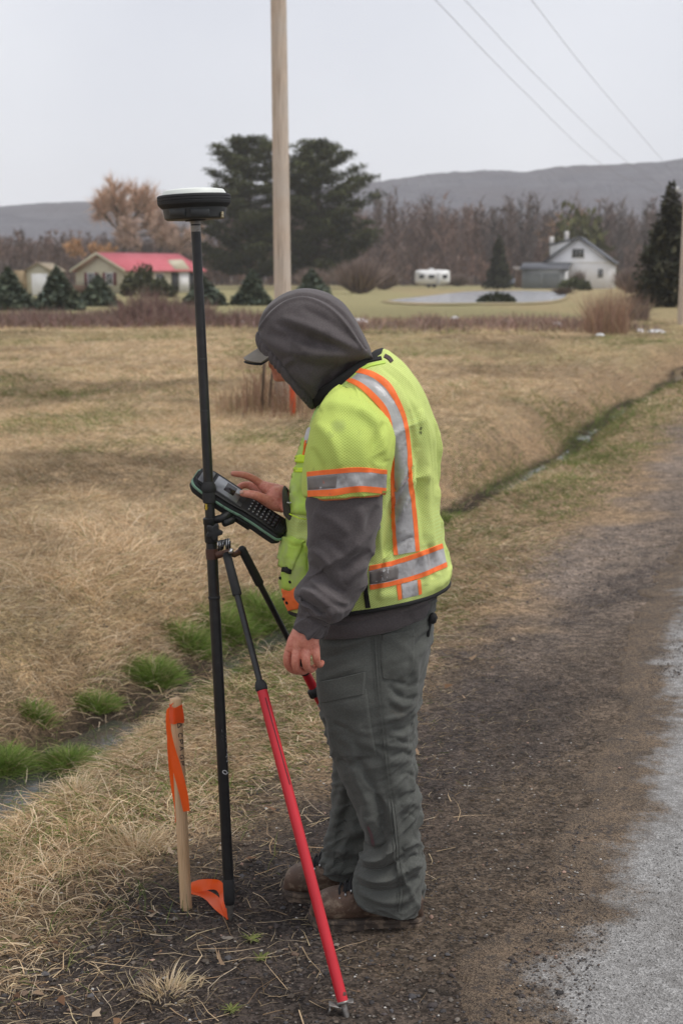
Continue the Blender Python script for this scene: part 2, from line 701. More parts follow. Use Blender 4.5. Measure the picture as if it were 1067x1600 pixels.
# zone colours
dd = Ug - ditch_u(Vg)
n1 = fbm(Ug * .9, Vg * .9, 21, 4); n2 = fbm(Ug * .22, Vg * .12, 22, 4); n3 = fbm(Ug * 4, Vg * 4, 23, 3)
dirt = np.array([.070, .056, .046]); dirt_dry = np.array([.195, .160, .132])
thatch = np.array([.27, .195, .12]); mud = np.array([.045, .034, .024])
field = np.array([.43, .325, .20]); fdark = np.array([.235, .17, .105]); green = np.array([.19, .19, .07]); lawn = np.array([.285, .228, .118])
C = np.zeros(Ug.shape + (3,))
far_dry = ss(4, 9.5, Vg)[..., None]
n5 = fbm(Ug * 2.4, Vg * .5, 25, 3)
C[:] = dirt * (1 - far_dry) + dirt_dry * far_dry
ws = (ss(1.35, .95, Ug + (n1 - .5) * .9) * (1 - far_dry[..., 0] * .75) * .85)[..., None]
C = C * (1 - ws) + np.array([.112, .088, .066]) * ws
wk = (ss(.50, .66, fbm(Ug * 1.7, Vg * .7, 131, 3)) * .45)[..., None]
C = C * (1 - wk) + np.array([.052, .046, .046]) * wk
C *= (.70 + .6 * n5)[..., None]
w = ss(1.75, 2.45, Ug + .34 * ss(3.7, 6, Vg) + (n1 - .5) * 1.3 + (n3 - .5) * .5)[..., None]
C = C * (1 - w) + thatch * (.75 + .5 * n3)[..., None] * w
wf = ss(.35, 1.3, dd)[..., None]
fc = field * (.8 + .4 * n1)[..., None]
wg = (ss(.50, .64, n2) * .65)[..., None]
fc = fc * (1 - wg) + green * wg
wd = (ss(.52, .66, fbm(Ug * .5, Vg * .35, 29, 4)) * .6)[..., None]
fc = fc * (1 - wd) + fdark * wd
C = C * (1 - wf) + fc * wf
kk = 1 - .45 * ss(8, 14, Vg)
wm = ((ss(-.42 * kk, -.15 * kk, dd) * (1 - ss(.2 * kk, .6 * kk, dd))) * (1 - ss(40, 80, Vg)))[..., None]
C = C * (1 - wm) + mud * wm
lf = (ss(52, 64, Yg))[..., None]
n4 = fbm(Xg * .03, Yg * .02, 40, 4)
lc = lawn * (.75 + .5 * n4)[..., None] * np.array([1 - .12, 1, 1])
wl2 = ss(.5, .62, fbm(Xg * .05, Yg * .012, 41, 3))[..., None] * .5
lc = lc * (1 - wl2) + np.array([.33, .25, .14]) * wl2
C = C * (1 - lf) + lc * lf
wdl = ss(235, 300, Yg)[..., None]
C = C * (1 - wdl) + np.array([.11, .082, .055]) * wdl
M_GROUND = mat_vc('earth and thatch', .95, .12, fine=22, var=.38)
t = M_GROUND.node_tree
b = t.nodes['Principled BSDF']
tc = t.nodes.new('ShaderNodeTexCoord')
vo = nd(t, 'ShaderNodeTexVoronoi', Scale=115.0); t.links.new(tc.outputs['Object'], vo.inputs['Vector'])
sp = t.nodes.new('ShaderNodeSeparateColor'); t.links.new(vo.outputs['Color'], sp.inputs[0])
c0 = b.inputs['Base Color'].links[0].from_socket
c1 = mixc(t, 1.0, c0, ramp(t, sp.outputs[0], .1, .95, (.5, .5, .5, 1), (1.55, 1.5, 1.45, 1)), 'MULTIPLY')
c1 = mixc(t, 1.0, c1, ramp(t, noise(t, 5, 4, .65), .3, .7, (.72, .74, .78, 1), (1.28, 1.24, 1.2, 1)), 'MULTIPLY')
t.links.new(c1, b.inputs['Base Color'])
bump(t, t.nodes['Principled BSDF'], noise(t, 70, 5, .7), .9, .02)
P = np.stack([Xg, Yg, Zg], -1)
go = mesh('ground', P, grid_faces(len(us), len(vs)), M_GROUND, col=C)
tag(go, 'field, ditch and gravel shoulder of the country roadside', kind='structure')

# road: worn grey asphalt with a ragged edge
rv = np.concatenate([np.arange(-3, 12, .03), np.arange(12, 40, .2), np.geomspace(40, 400, 30)])
edge = .80 + .10 * (fbm(rv * .8, rv * 0 + 3, 50, 3) - .5) * 2 + .22 * (fbm(rv * 5, rv * 0 + 9, 51, 3) - .5)
edge = edge + .045 * np.clip(rv - 3.2, -1, 6)
cols = np.array([0, .02, .1, .2, .3, .4, .5, .6, .8, 1, 2, 4, 6.4])
Ur = edge[:, None] - cols[None, :]
Vr = np.broadcast_to(rv[:, None], Ur.shape)
Zr = height(Ur, Vr) + .010 - .016 * (cols[None, :] == 0)
Xr, Yr = xy_of(Ur, Vr)
m, t, b = M_new('worn asphalt')
n_big = noise(t, 1.1, 5, .6); n_mid = noise(t, 8, 9, .72)
vor = nd(t, 'ShaderNodeTexVoronoi', Scale=190.0)
tc = t.nodes.new('ShaderNodeTexCoord'); t.links.new(tc.outputs['Object'], vor.inputs['Vector'])
sp = t.nodes.new('ShaderNodeSeparateColor'); t.links.new(vor.outputs['Color'], sp.inputs[0])
c = mixc(t, ramp(t, sp.outputs[0], .1, .95), (.20, .195, .188), (.42, .412, .40))
c = mixc(t, ramp(t, noise(t, 30, 5, .7), .40, .75), c, (.155, .148, .14))
c = mixc(t, ramp(t, n_big, .50, .75), c, (.135, .122, .108))
c = mixc(t, ramp(t, noise(t, 85, 3, .6), .64, .74), c, (.10, .092, .085))
dirt_c = mixc(t, ramp(t, sp.outputs[1], .1, .95), (.062, .045, .031), (.19, .14, .094))
dirt_c = mixc(t, 1.0, dirt_c, ramp(t, noise(t, 5, 4, .65), .3, .7, (.66, .68, .72, 1), (1.28, 1.24, 1.2, 1)), 'MULTIPLY')
dirt_c = mixc(t, ramp(t, noise(t, 26, 5, .7), .52, .66), dirt_c, (.050, .042, .038))
va = t.nodes.new('ShaderNodeVertexColor'); va.layer_name = 'Col'
ed = nd(t, 'ShaderNodeMath', operation='MULTIPLY_ADD'); t.links.new(n_mid, ed.inputs[0]); ed.inputs[1].default_value = .62; t.links.new(va.outputs[0], ed.inputs[2])
e2 = nd(t, 'ShaderNodeMath', operation='MULTIPLY_ADD'); t.links.new(sp.outputs[2], e2.inputs[0]); e2.inputs[1].default_value = .07; t.links.new(ed.outputs[0], e2.inputs[2])
e3 = nd(t, 'ShaderNodeMath', operation='MULTIPLY_ADD'); t.links.new(n_big, e3.inputs[0]); e3.inputs[1].default_value = .25; t.links.new(e2.outputs[0], e3.inputs[2])
e4 = nd(t, 'ShaderNodeMath', operation='MULTIPLY'); t.links.new(e3.outputs[0], e4.inputs[0]); e4.inputs[1].default_value = .6
c = mixc(t, ramp(t, e4.outputs[0], .63, .73), c, dirt_c)
t.links.new(c, b.inputs['Base Color']); b.inputs['Roughness'].default_value = .85; b.inputs['Specular IOR Level'].default_value = .3
bump(t, b, vor.outputs['Distance'], .8, .006)
ec = np.clip(1 - cols / .75, 0, 1)[None, :, None] * np.ones(Ur.shape + (3,))
tag(mesh('road', np.stack([Xr, Yr, Zr], -1), grid_faces(len(rv), len(cols)), m, col=ec), kind='structure')

# pond and ditch water
m, t, b = M_new('still water')
b.inputs['Base Color'].default_value = (.035, .036, .032, 1); b.inputs['Roughness'].default_value = .04
b.inputs['IOR'].default_value = 1.33; b.inputs['Specular IOR Level'].default_value = .5
bump(t, b, noise(t, 3, 3), .05, .02)
M_WATER = m
m, t, b = M_new('wind ruffled pond water')
b.inputs['Base Color'].default_value = (.40, .405, .42, 1); b.inputs['Roughness'].default_value = .14; b.inputs['Specular IOR Level'].default_value = .9; b.inputs['IOR'].default_value = 1.33  # pale base colour stands in for sky reflected on the water
bump(t, b, noise(t, .5, 3, .6, stretch=(1, .35, 1)), 1.0, .25)
M_POND = m
pp = hermite_cr(np.array([tuple(p) for p in POND_P + POND_P[:1]]), 96)[:-1]
ctr = pp.mean(0)
V = np.concatenate([pp, [ctr]]); V[:, 2] = .06
i = np.arange(95); F = np.stack([i, (i + 1) % 95, np.full(95, 95)], 1)
tag(mesh('pond', V, F, M_POND, smooth=False), kind='structure')
# raised clay rim of the pond
og = ctr + (pp - ctr) * np.array([1.05, 1.05, 0]); og[:, 2] = -.02
ig = ctr + (pp - ctr) * np.array([1.0, 1.0, 0]); ig[:, 2] = .05
md = ctr + (pp - ctr) * np.array([1.015, 1.015, 0]); md[:, 2] = .09
V = np.concatenate([ig, md, og])
tag(mesh('pond_bank', V, grid_faces(3, 95, True), mat('pale clay bank', (.30, .22, .12), .95, (.2, .17, .07), scale=.3)), kind='structure')
wv = np.arange(1.5, 60, .15)
wc = ditch_u(wv)
ww = .10 + .12 * (1 - ss(5.6, 6.8, wv)) + .07 * (fbm(wv * 1.5, wv * 0, 60, 2) - .5)
Uw = wc[:, None] + ww[:, None] * np.array([-1, 0, 1])[None, :]
Vw = np.broadcast_to(wv[:, None], Uw.shape)
Xw, Yw = xy_of(Uw, Vw)
tag(mesh('ditch_water', np.stack([Xw, Yw, (-.425 + .016 * ss(8, 11, Vw)) * (1 - ss(45, 90, Vw)) - .02], -1), grid_faces(len(wv), 3), M_WATER), kind='structure')

# far ridge
RX = [(-700, 352), (-300, 338), (0, 329), (100, 322), (200, 320), (330, 312), (450, 302), (565, 291), (620, 284), (690, 275), (760, 273), (800, 275), (860, 267), (930, 264), (1000, 260), (1067, 252), (1300, 246), (1700, 262), (2200, 300)]
rx = np.linspace(-700, 2200, 700)
ry = hermite(np.array(RX, float), 700)
rpx = np.interp(np.linspace(0, 1, 700), np.linspace(0, 1, 700), ry[:, 0]); rpy = ry[:, 1]
rpy = rpy - 2.4 * fbm(rpx * .09, rpx * 0, 71, 4) - 1.6 * fbm(rpx * .33, rpx * 0, 72, 2)
YR = 1500.0
rows = []
for k, f in enumerate(np.linspace(0, 1, 26)):
    Yk = 900 + (YR - 900) * f
    x = (rpx - 533.5) / FPX * YR * CT * (1 + 0)            # crest position
    zc = np.array([at(0, q, YR).z for q in rpy])
    prof = math.sin(f * math.pi / 2)**1.35
    bump_ = 5 * (fbm(x * .012, np.full(700, Yk * .012), 73, 4) - .5) * (f > .02) * (f < .98)
    rows.append(np.stack([x * (Yk / YR)**.25, np.full(700, Yk), zc * prof + bump_ * 1.6 * (1 - abs(2 * f - 1))], 1))
rows.append(rows[-1] + np.array([0, 500, -60]))
m, t, b = M_new('bare wooded hillside')
c = mixc(t, ramp(t, noise(t, .03, 5, .65), .35, .65), (.095, .095, .115), (.155, .152, .172))  # bluish, paler wood colour: part of the distance haze is painted in
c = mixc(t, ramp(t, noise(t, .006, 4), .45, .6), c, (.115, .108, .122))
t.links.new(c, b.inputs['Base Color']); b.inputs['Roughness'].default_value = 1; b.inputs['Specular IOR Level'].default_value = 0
bump(t, b, noise(t, .12, 4, .7), 1.0, 8)
tag(mesh('hills', np.concatenate(rows), grid_faces(len(rows), 700), m), kind='structure')

# air: thin mist that lets the ridge fade
hz = G().box((300, 790, 74), (3300, 2640, 152)).build('haze', None)
m = bpy.data.materials.new('thin mist'); m.use_nodes = True
t = m.node_tree
t.nodes.remove(t.nodes['Principled BSDF'])
pv = nd(t, 'ShaderNodeVolumePrincipled', Density=.00026)
pv.inputs['Color'].default_value = (.98, .985, 1.0, 1)
t.links.new(pv.outputs[0], t.nodes['Material Output'].inputs['Volume'])
hz.data.materials.append(m)
hz['kind'] = 'stuff'
# ---------------------------------------------------------------- far things: trees, houses, caravan
def far(px, py):
    """ground point under a photograph point, for what stands on the far flat ground"""
    return gnd(px, py, 0.0)


def leaf_quads(P, size, seed, nrm=None, flat=0.0, asp=.5, droop=0.0):
    """leaf or needle clumps: one quad per point, random turn"""
    r = np.random.default_rng(seed)
    n = len(P)
    a = r.normal(size=(n, 3)); a[:, 2] = a[:, 2] * (1 - flat) - droop
    a /= np.linalg.norm(a, axis=1, keepdims=True)
    q = r.normal(size=(n, 3)); q[:, 2] *= (1 - flat)
    b = np.cross(a, np.cross(q, a) if flat == 0 else np.cross(np.tile([0, 0, 1.0], (n, 1)) + q * .5, a))
    b /= np.linalg.norm(b, axis=1, keepdims=True) + 1e-9
    b = np.cross(a, b) if flat else b
    s = np.broadcast_to(size, (n,))[:, None] * r.uniform(.6, 1.3, (n, 1))
    V = np.stack([P - a * s, P - a * s * .1 + b * s * asp, P + a * s, P - a * s * .1 - b * s * asp], 1)
    return V.reshape(-1, 3), np.arange(n * 4).reshape(n, 4)


M_NEEDLE = mat_vc('conifer needles', .75, .25)
M_TWIG = mat_vc('bare twigs', .9, .1)
M_BARK = mat('rough grey brown bark', (.085, .065, .05), .95, (.04, .032, .026), scale=4, bmp=.6, bscale=12, bdist=.02)


def spruce(base, h, rad, label, cat='spruce tree', group=None, n=3600, c=(.080, .108, .085), seed=1, name='spruce_tree', size=.16, power=.85, low=.04):
    e = empty(name, base, label, cat, group)
    r = np.random.default_rng(seed)
    q = r.uniform(0, 1, n)
    f = 1 - np.sqrt(q * (1 - .02) + .0004)              # denser near the foot
    az = r.uniform(0, 2 * np.pi, n)
    # whorls of boughs: lumpy outline
    lay = fbm(az * 2.2 + 5 * seed, f * h * 2.0, seed, 3)
    env = rad * (1 - f)**power * (.42 + 1.15 * lay)
    rr = env * np.sqrt(r.uniform(.12, 1, n))
    z = low * h + f * h * (1 - low) - .10 * rr + r.normal(0, .03 * rad, n)
    Pn = np.stack([rr * np.cos(az), rr * np.sin(az), np.clip(z, .02, None)], 1) + np.array(base)
    V, F = leaf_quads(Pn, size * rad, seed, flat=.45, asp=.42, droop=.35)
    tone = (.55 + .9 * fbm(az * 3, f * h * 3, seed + 9, 2)) * r.uniform(.7, 1.3, n)
    cc = np.array(c)[None] * tone[:, None]
    warm = r.uniform(0, 1, n)[:, None]
    cc = cc * (1 + warm * np.array([.35, .12, -.1]))
    mesh('crown', V, F, M_NEEDLE, e, smooth=False, col=np.repeat(cc, 4, 0))
    G().tube([Vector(base) + Vector((0, 0, z_)) for z_ in (-.2, h * .4, h * .92)], [rad * .09, rad * .06, rad * .012], 7).build('trunk', M_BARK, e)
    return e


def dup(o, loc, label=None, scale=None, rot=None):
    c = o.copy(); COL.objects.link(c); c.location = loc
    if label: c['label'] = label
    if scale: c.scale = scale
    if rot is not None: c.rotation_euler = (0, 0, rot)
    for ch in o.children:
        d = ch.copy(); COL.objects.link(d); d.parent = c
    return c


# low blue spruces in the row before the red roofed house
GR = 'young spruces planted along the far field edge'
s0 = spruce(far(15, 487), 2.25, 1.3, 'broad dark young spruce at the far left beside the small shed', group=GR, seed=3)
s1 = dup(s0, far(91, 487), 'slim young spruce right of the small white shed door', (.95, .95, 1.02), 1.9)
s2 = spruce(far(155, 478), 1.85, 1.3, 'squat young spruce below the two gable windows', group=GR, seed=5)
s3 = dup(s2, far(317, 476), 'young spruce half hidden behind the black survey pole', (1.1, 1.1, .98), 2.4)
s4 = dup(s0, far(394, 476), 'bluish young spruce left of the utility pole under the pines', (.95, .95, .98), .7)
s5 = dup(s2, far(487, 467), 'bluish young spruce right of the utility pole above the hood', (1.25, 1.25, 1.25), 4.0)
spruce(far(778, 451), 7.6, 1.95, 'lone dark cone shaped evergreen beside the pond', 'evergreen tree', n=4200, c=(.030, .036, .018), seed=8, name='cone_tree', size=.13, power=.75, low=.02)
spruce(far(1043, 478), 7.5, 2.1, 'tall dark spruce behind the right hand utility pole', 'spruce tree', n=6000, c=(.036, .040, .024), seed=12, size=.11, power=.72, low=.02)


def shrub(base, h, rad, label, cat, n=700, c=(.05, .06, .025), seed=1, name='shrub', leafy=True, group=None):
    e = empty(name, base, label, cat, group)
    r = np.random.default_rng(seed)
    if leafy:
        d = r.normal(size=(n, 3)); d[:, 2] = np.abs(d[:, 2]); d /= np.linalg.norm(d, axis=1, keepdims=True)
        k = r.uniform(.35, 1, n)**.6 * (.7 + .6 * fbm(d[:, 0] * 3 + seed, d[:, 1] * 3 + d[:, 2], seed, 2))
        Pn = d * k[:, None] * np.array([rad, rad, h]) + np.array(base)
        V, F = leaf_quads(Pn, rad * .13, seed)
        cc = np.array(c)[None] * r.uniform(.5, 1.5, n)[:, None]
        mesh('crown', V, F, M_NEEDLE, e, smooth=False, col=np.repeat(cc, 4, 0))
    else:
        az = r.uniform(0, 2 * np.pi, n); le = r.uniform(.3, 1, n)
        tip = np.stack([np.cos(az) * rad * le * r.uniform(.1, 1, n), np.sin(az) * rad * le * r.uniform(.1, 1, n), h * np.sqrt(np.clip(1 - (le - .35)**2, .1, 1)) * r.uniform(.45, 1, n)], 1)
        b0 = np.stack([np.cos(az), np.sin(az), az * 0], 1) * rad * .18 * r.uniform(0, 1, (n, 1)) + tip * r.uniform(0, .45, (n, 1))
        w = np.cross(tip - b0, r.normal(size=(n, 3))); w /= np.linalg.norm(w, axis=1, keepdims=True)
        w *= (rad * .016 * r.uniform(.6, 1.6, n))[:, None]
        V = np.stack([b0 - w, b0 + w, tip], 1) + np.array(base)
        cc = np.array(c)[None] * r.uniform(.65, 1.4, n)[:, None]
        mesh('twigs', V.reshape(-1, 3), np.arange(n * 3).reshape(n, 3), M_TWIG, e, smooth=False, col=np.repeat(cc, 3, 0))
    G().tube([Vector(base) + Vector((0, 0, -.1)), Vector(base) + Vector((0, 0, h * .3))], [rad * .05, rad * .02], 6).build('stem', M_BARK, e)
    return e


shrub(far(222, 462), 2.6, 2.0, 'rounded olive green shrub growing against the red roofed house', 'shrub', 900, (.052, .055, .022), 4)
shrub(far(250, 464), 1.5, 1.6, 'low dark green bush right of the olive shrub at the house', 'shrub', 500, (.04, .045, .02), 14)
shrub(far(778, 473), .62, 1.3, 'low dark bush at the near edge of the pond', 'shrub', 500, (.03, .036, .016), 6)
shrub(far(897, 453), 1.4, 2.3, 'clipped green hedge bush in front of the white house', 'shrub', 800, (.06, .07, .025), 7)
shrub(far(903, 452), 3.0, 2.2, 'bare brown bush against the white house gable', 'bare shrub', 500, (.17, .13, .11), 17, leafy=False)
shrub(far(878, 461), .9, 2.0, 'dead brown scrub at the right end of the pond', 'bare shrub', 400, (.13, .095, .07), 27, leafy=False)
GS = 'bare round shrubs on the far lawn'
b0 = shrub(far(562, 458), 3.9, 4.6, 'wide round bare shrub right of the pines by the pond', 'bare shrub', 1900, (.23, .175, .15), 9, leafy=False, group=GS, name='bare_shrub')
dup(b0, far(715, 447), 'low round bare shrub between the caravan and the cone tree', (.8, .8, .62), 1.0)
dup(b0, far(985, 458), 'bare shrub between the white house and the right spruce', (.7, .7, .75), 2.2)
dup(b0, far(490, 452), 'bare shrub behind the spruce right of the utility pole', (.8, .8, .8), 3.1)
dup(b0, far(600, 452), 'bare shrub in front of the wood, left of the caravan', (.8, .8, .8), 4.1)


def pine(base, h, label, seed, lean=0, spread=7.5, side=0, n_br=74):
    e = empty('pine_tree', base, label, 'pine tree', 'old white pines behind the utility pole')
    r = np.random.default_rng(seed)
    B = Vector(base)
    g = G()
    def trunk(f): return B + Vector((lean * f + .3 * math.sin(5 * f + seed), .3 * math.cos(4 * f), h * .96 * f))
    g.tube([trunk(f) for f in np.linspace(-.01, 1, 9)], np.linspace(.55, .06, 9), 9)
    g.build('trunk', M_BARK, e, smooth=True)
    gb = G(); Ps = []; tone = []
    for k in range(n_br):
        f = .10 + .88 * (k + r.uniform(-.4, .4)) / n_br
        az = k * 2.4 + r.uniform(-.5, .5)
        prof = (1 - max(0, (f - .55) / .5)**1.7) * (.74 + .26 * min(1, f / .45))
        L = spread * prof * r.uniform(.5, 1.2) * (1 + .22 * side * math.cos(az))
        if f > .93: L *= .8
        rise = (.05 + .5 * max(0, f - .45)) * L
        p0 = trunk(f)
        pts = [p0 + Vector((math.cos(az) * L * s, math.sin(az) * L * s, rise * s - .09 * L * math.sin(math.pi * s) + .10 * L * s * s)) for s in (0, .35, .7, 1)]
        gb.tube(pts, [.13 * (1 - .6 * f) + .02, .09 * (1 - .5 * f), .05, .02], 5, caps=False)
        ncl = int(7 + L * 1.9)
        for c_ in range(ncl):
            s = r.uniform(.28, 1.02)
            q = np.array(hermite_cr(np.array([tuple(p) for p in pts]), 21)[min(20, int(s * 20))])
            wdt = L * .26 * (1.1 - .55 * s)
            off = r.uniform(-1, 1) * wdt
            q = q + np.array([-math.sin(az) * off, math.cos(az) * off, r.uniform(-.05, .25)])
            m_ = 30
            bl = r.normal(size=(m_, 3)) * np.array([.60, .60, .20])
            Ps.append(q + bl)
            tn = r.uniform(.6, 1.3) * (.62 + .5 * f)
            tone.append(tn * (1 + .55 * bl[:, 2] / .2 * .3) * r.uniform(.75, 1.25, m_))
    gb.build('limbs', M_BARK, e)
    Pn = np.concatenate(Ps); tn = np.concatenate(tone)
    V, F = leaf_quads(Pn, .34, seed, flat=.35, asp=.30)
    hue = r.uniform(0, 1, len(Pn))[:, None]
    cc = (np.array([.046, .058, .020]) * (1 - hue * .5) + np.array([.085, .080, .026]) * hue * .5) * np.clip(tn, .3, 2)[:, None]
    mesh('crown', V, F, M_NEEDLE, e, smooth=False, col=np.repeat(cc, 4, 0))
    return e


pine(far(388, 450), 22.3, 'left of two tall spreading pines behind the utility pole, fuller crown', 31, lean=.3, spread=9.4, side=-.05)
pine(far(492, 450), 21.6, 'right of two tall spreading pines behind the utility pole, reaching long boughs right', 44, lean=.8, spread=8.8, side=.3)


def bare_tree(base, h, spread, label, c, seed, n=2600, name='bare_tree', cat='bare tree', group=None, orange=0.0, wtw=.035):
    """trunk, forking limbs and a haze of fine twigs"""
    e = empty(name, base, label, cat, group)
    r = np.random.default_rng(seed)
    B = np.array(base)
    g = G(); ends = []
    def grow(p, d, L, rad, lv):
        q = p + d * L
        mid = p + d * L * .5 + r.normal(size=3) * L * .05
        g.tube([p, mid, q], [rad, rad * .82, rad * .62], 5, caps=False)
        if lv >= 2: ends.append((p, q, d))
        if lv < 4:
            for k in range(3 if lv < 3 else 2):
                nd_ = d + r.normal(size=3) * (.42 + .08 * lv); nd_[2] = nd_[2] * .8 + .28
                nd_ *= np.array([spread, spread, 1]); nd_ /= np.linalg.norm(nd_)
                grow(q - d * L * r.uniform(0, .35), nd_, L * r.uniform(.62, .86), rad * .6, lv + 1)
    grow(B - np.array([0, 0, .3]), np.array([.05, 0, 1.0]), h * .27, h * .022, 0)
    g.build('trunk', M_BARK, e, smooth=True)
    k = r.integers(0, len(ends), n)
    p = np.array([ends[i][0] for i in k]); q = np.array([ends[i][1] for i in k]); d = np.array([ends[i][2] for i in k])
    b0 = p + (q - p) * r.uniform(.2, 1, (n, 1))
    dr = d + r.normal(size=(n, 3)) * .55; dr[:, 2] += .15 - .5 * orange * r.uniform(0, 1, n)
    dr /= np.linalg.norm(dr, axis=1, keepdims=True)
    tip = b0 + dr * h * r.uniform(.05, .12, (n, 1))
    w = np.cross(dr, r.normal(size=(n, 3))); w /= np.linalg.norm(w, axis=1, keepdims=True)
    w *= wtw * r.uniform(.6, 1.5, (n, 1))
    V = np.stack([b0 - w, b0 + w, tip], 1)
    cc = np.array(c)[None] * r.uniform(.7, 1.35, n)[:, None]
    mesh('twigs', V.reshape(-1, 3), np.arange(n * 3).reshape(n, 3), M_TWIG, e, smooth=False, col=np.repeat(cc, 3, 0))
    return e


bare_tree(far(192, 445.5), 29, 1.05, 'tall bare orange tinted willow behind the red roof, topmost of the left trees', (.56, .38, .27), 5, n=4500, name='willow_tree', cat='willow tree', orange=.5, wtw=.085)
bare_tree(far(140, 446), 12.0, 1.7, 'low spreading orange willow at the left foot of the tall one', (.52, .31, .16), 15, n=3600, name='willow_tree', cat='willow tree', orange=.9, wtw=.085)
bare_tree(far(246, 446), 19, 1.3, 'pinkish bare willow right of the tall one beside the receiver', (.44, .31, .24), 25, n=4200, name='willow_tree', cat='willow tree', orange=.6, wtw=.085)
bare_tree(far(255, 444), 20.0, 1.2, 'grey bare tree behind the receiver, left of the pines', (.13, .10, .085), 35, n=3000)
bare_tree(far(870, 444), 21.0, 1.25, 'orange brown bare tree rising from the wood behind the white house', (.36, .24, .15), 45, n=3000, wtw=.085)
shrub(far(905, 446), 13.5, 6.5, 'rounded olive green tree behind the white house roof', 'tree', 1300, (.085, .085, .026), 55, name='leafy_tree')

# the bare wood along the foot of the ridge: one brown mass
def wood(name, n_tree, xr, yr, hr, c, seed, tw, kind='stuff'):
    r = np.random.default_rng(seed)
    Vs = []; Cs = []
    X = r.uniform(*xr, n_tree); Y = r.uniform(*yr, n_tree)
    X = X * Y / yr[1]
    hh = r.uniform(*hr, n_tree) * (.8 + .4 * fbm(X * .03, Y * .02, seed, 3))
    hh = np.where(X < -25 * Y / 300, hh * .62, hh)
    hue = fbm(X * .05, Y * .05, seed + 3, 3)[:, None]
    base = np.array(c)[None] * (.7 + .6 * r.uniform(0, 1, (n_tree, 1))) * (1 + (hue - .5) * np.array([.9, .4, .1]))
    Z0 = np.zeros(n_tree)
    for k in range(n_tree):
        m_ = tw
        f = r.uniform(.12, .95, m_)
        az = r.uniform(0, 2 * np.pi, m_)
        L = hh[k] * .27 * (1.15 - f) * r.uniform(.5, 1.3, m_) + .5
        p = np.stack([np.full(m_, X[k]) + r.normal(0, .2, m_), np.full(m_, Y[k]), hh[k] * f], 1)
        q = p + np.stack([np.cos(az) * L * .75, np.sin(az) * L * .75, L * r.uniform(.3, 1.1, m_)], 1)
        w = np.stack([r.uniform(.3, 1, m_), r.normal(0, .2, m_), r.normal(0, .5, m_)], 1); w *= (.15 * r.uniform(.5, 1.4, m_))[:, None]
        Vs.append(np.stack([p - w, p + w, q], 1).reshape(-1, 3))
        Cs.append(np.repeat(base[k] * r.uniform(.75, 1.3, (m_, 1)), 3, 0))
        tr = np.array([[X[k] - .16, Y[k], -.3], [X[k] + .16, Y[k], -.3], [X[k] + r.normal(0, .5), Y[k], hh[k] * .97]])
        Vs.append(tr); Cs.append(np.tile(base[k] * .75 + .02, (3, 1)))
    V = np.concatenate(Vs)
    o = mesh(name, V, np.arange(len(V)).reshape(-1, 3), M_TWIG, smooth=False, col=np.concatenate(Cs))
    o['kind'] = kind
    return o


wood('bare_wood', 1500, (-150, 150), (285, 450), (12.5, 18.5), (.150, .108, .092), 61, 90)
wood('wood_undergrowth', 520, (-110, 110), (262, 300), (3.5, 8.5), (.165, .118, .10), 62, 70)

# ---------------------------------------------------------------- houses
M_CREAM = mat('cream siding', (.52, .48, .36), .8, (.46, .42, .31), scale=1.5)
M_RED = mat('red metal roof', (.62, .17, .20), .5, (.55, .12, .145), scale=.5)
M_WHITEP = mat('white paint', (.78, .78, .78), .6, (.70, .70, .70), scale=1)
M_SIDING = mat('pale grey siding', (.84, .84, .86), .75, (.78, .78, .80), scale=.8)
M_SLATE = mat('dark slate roof', (.085, .09, .105), .6, (.065, .068, .08), scale=1)
M_GDOOR = mat('grey garage panels', (.25, .265, .27), .7, (.22, .235, .24), scale=1)
M_GLASS = mat('dark window glass', (.03, .034, .04), .08, (.02, .024, .03), scale=2, spec=.6)
M_SHUT = mat('dark red shutters', (.16, .045, .05), .7, scale=2)
M_DARKG = mat('dark trim and porch shade', (.035, .035, .04), .6, scale=3)
M_BRICK = mat('pale chimney', (.62, .60, .58), .8, scale=3)


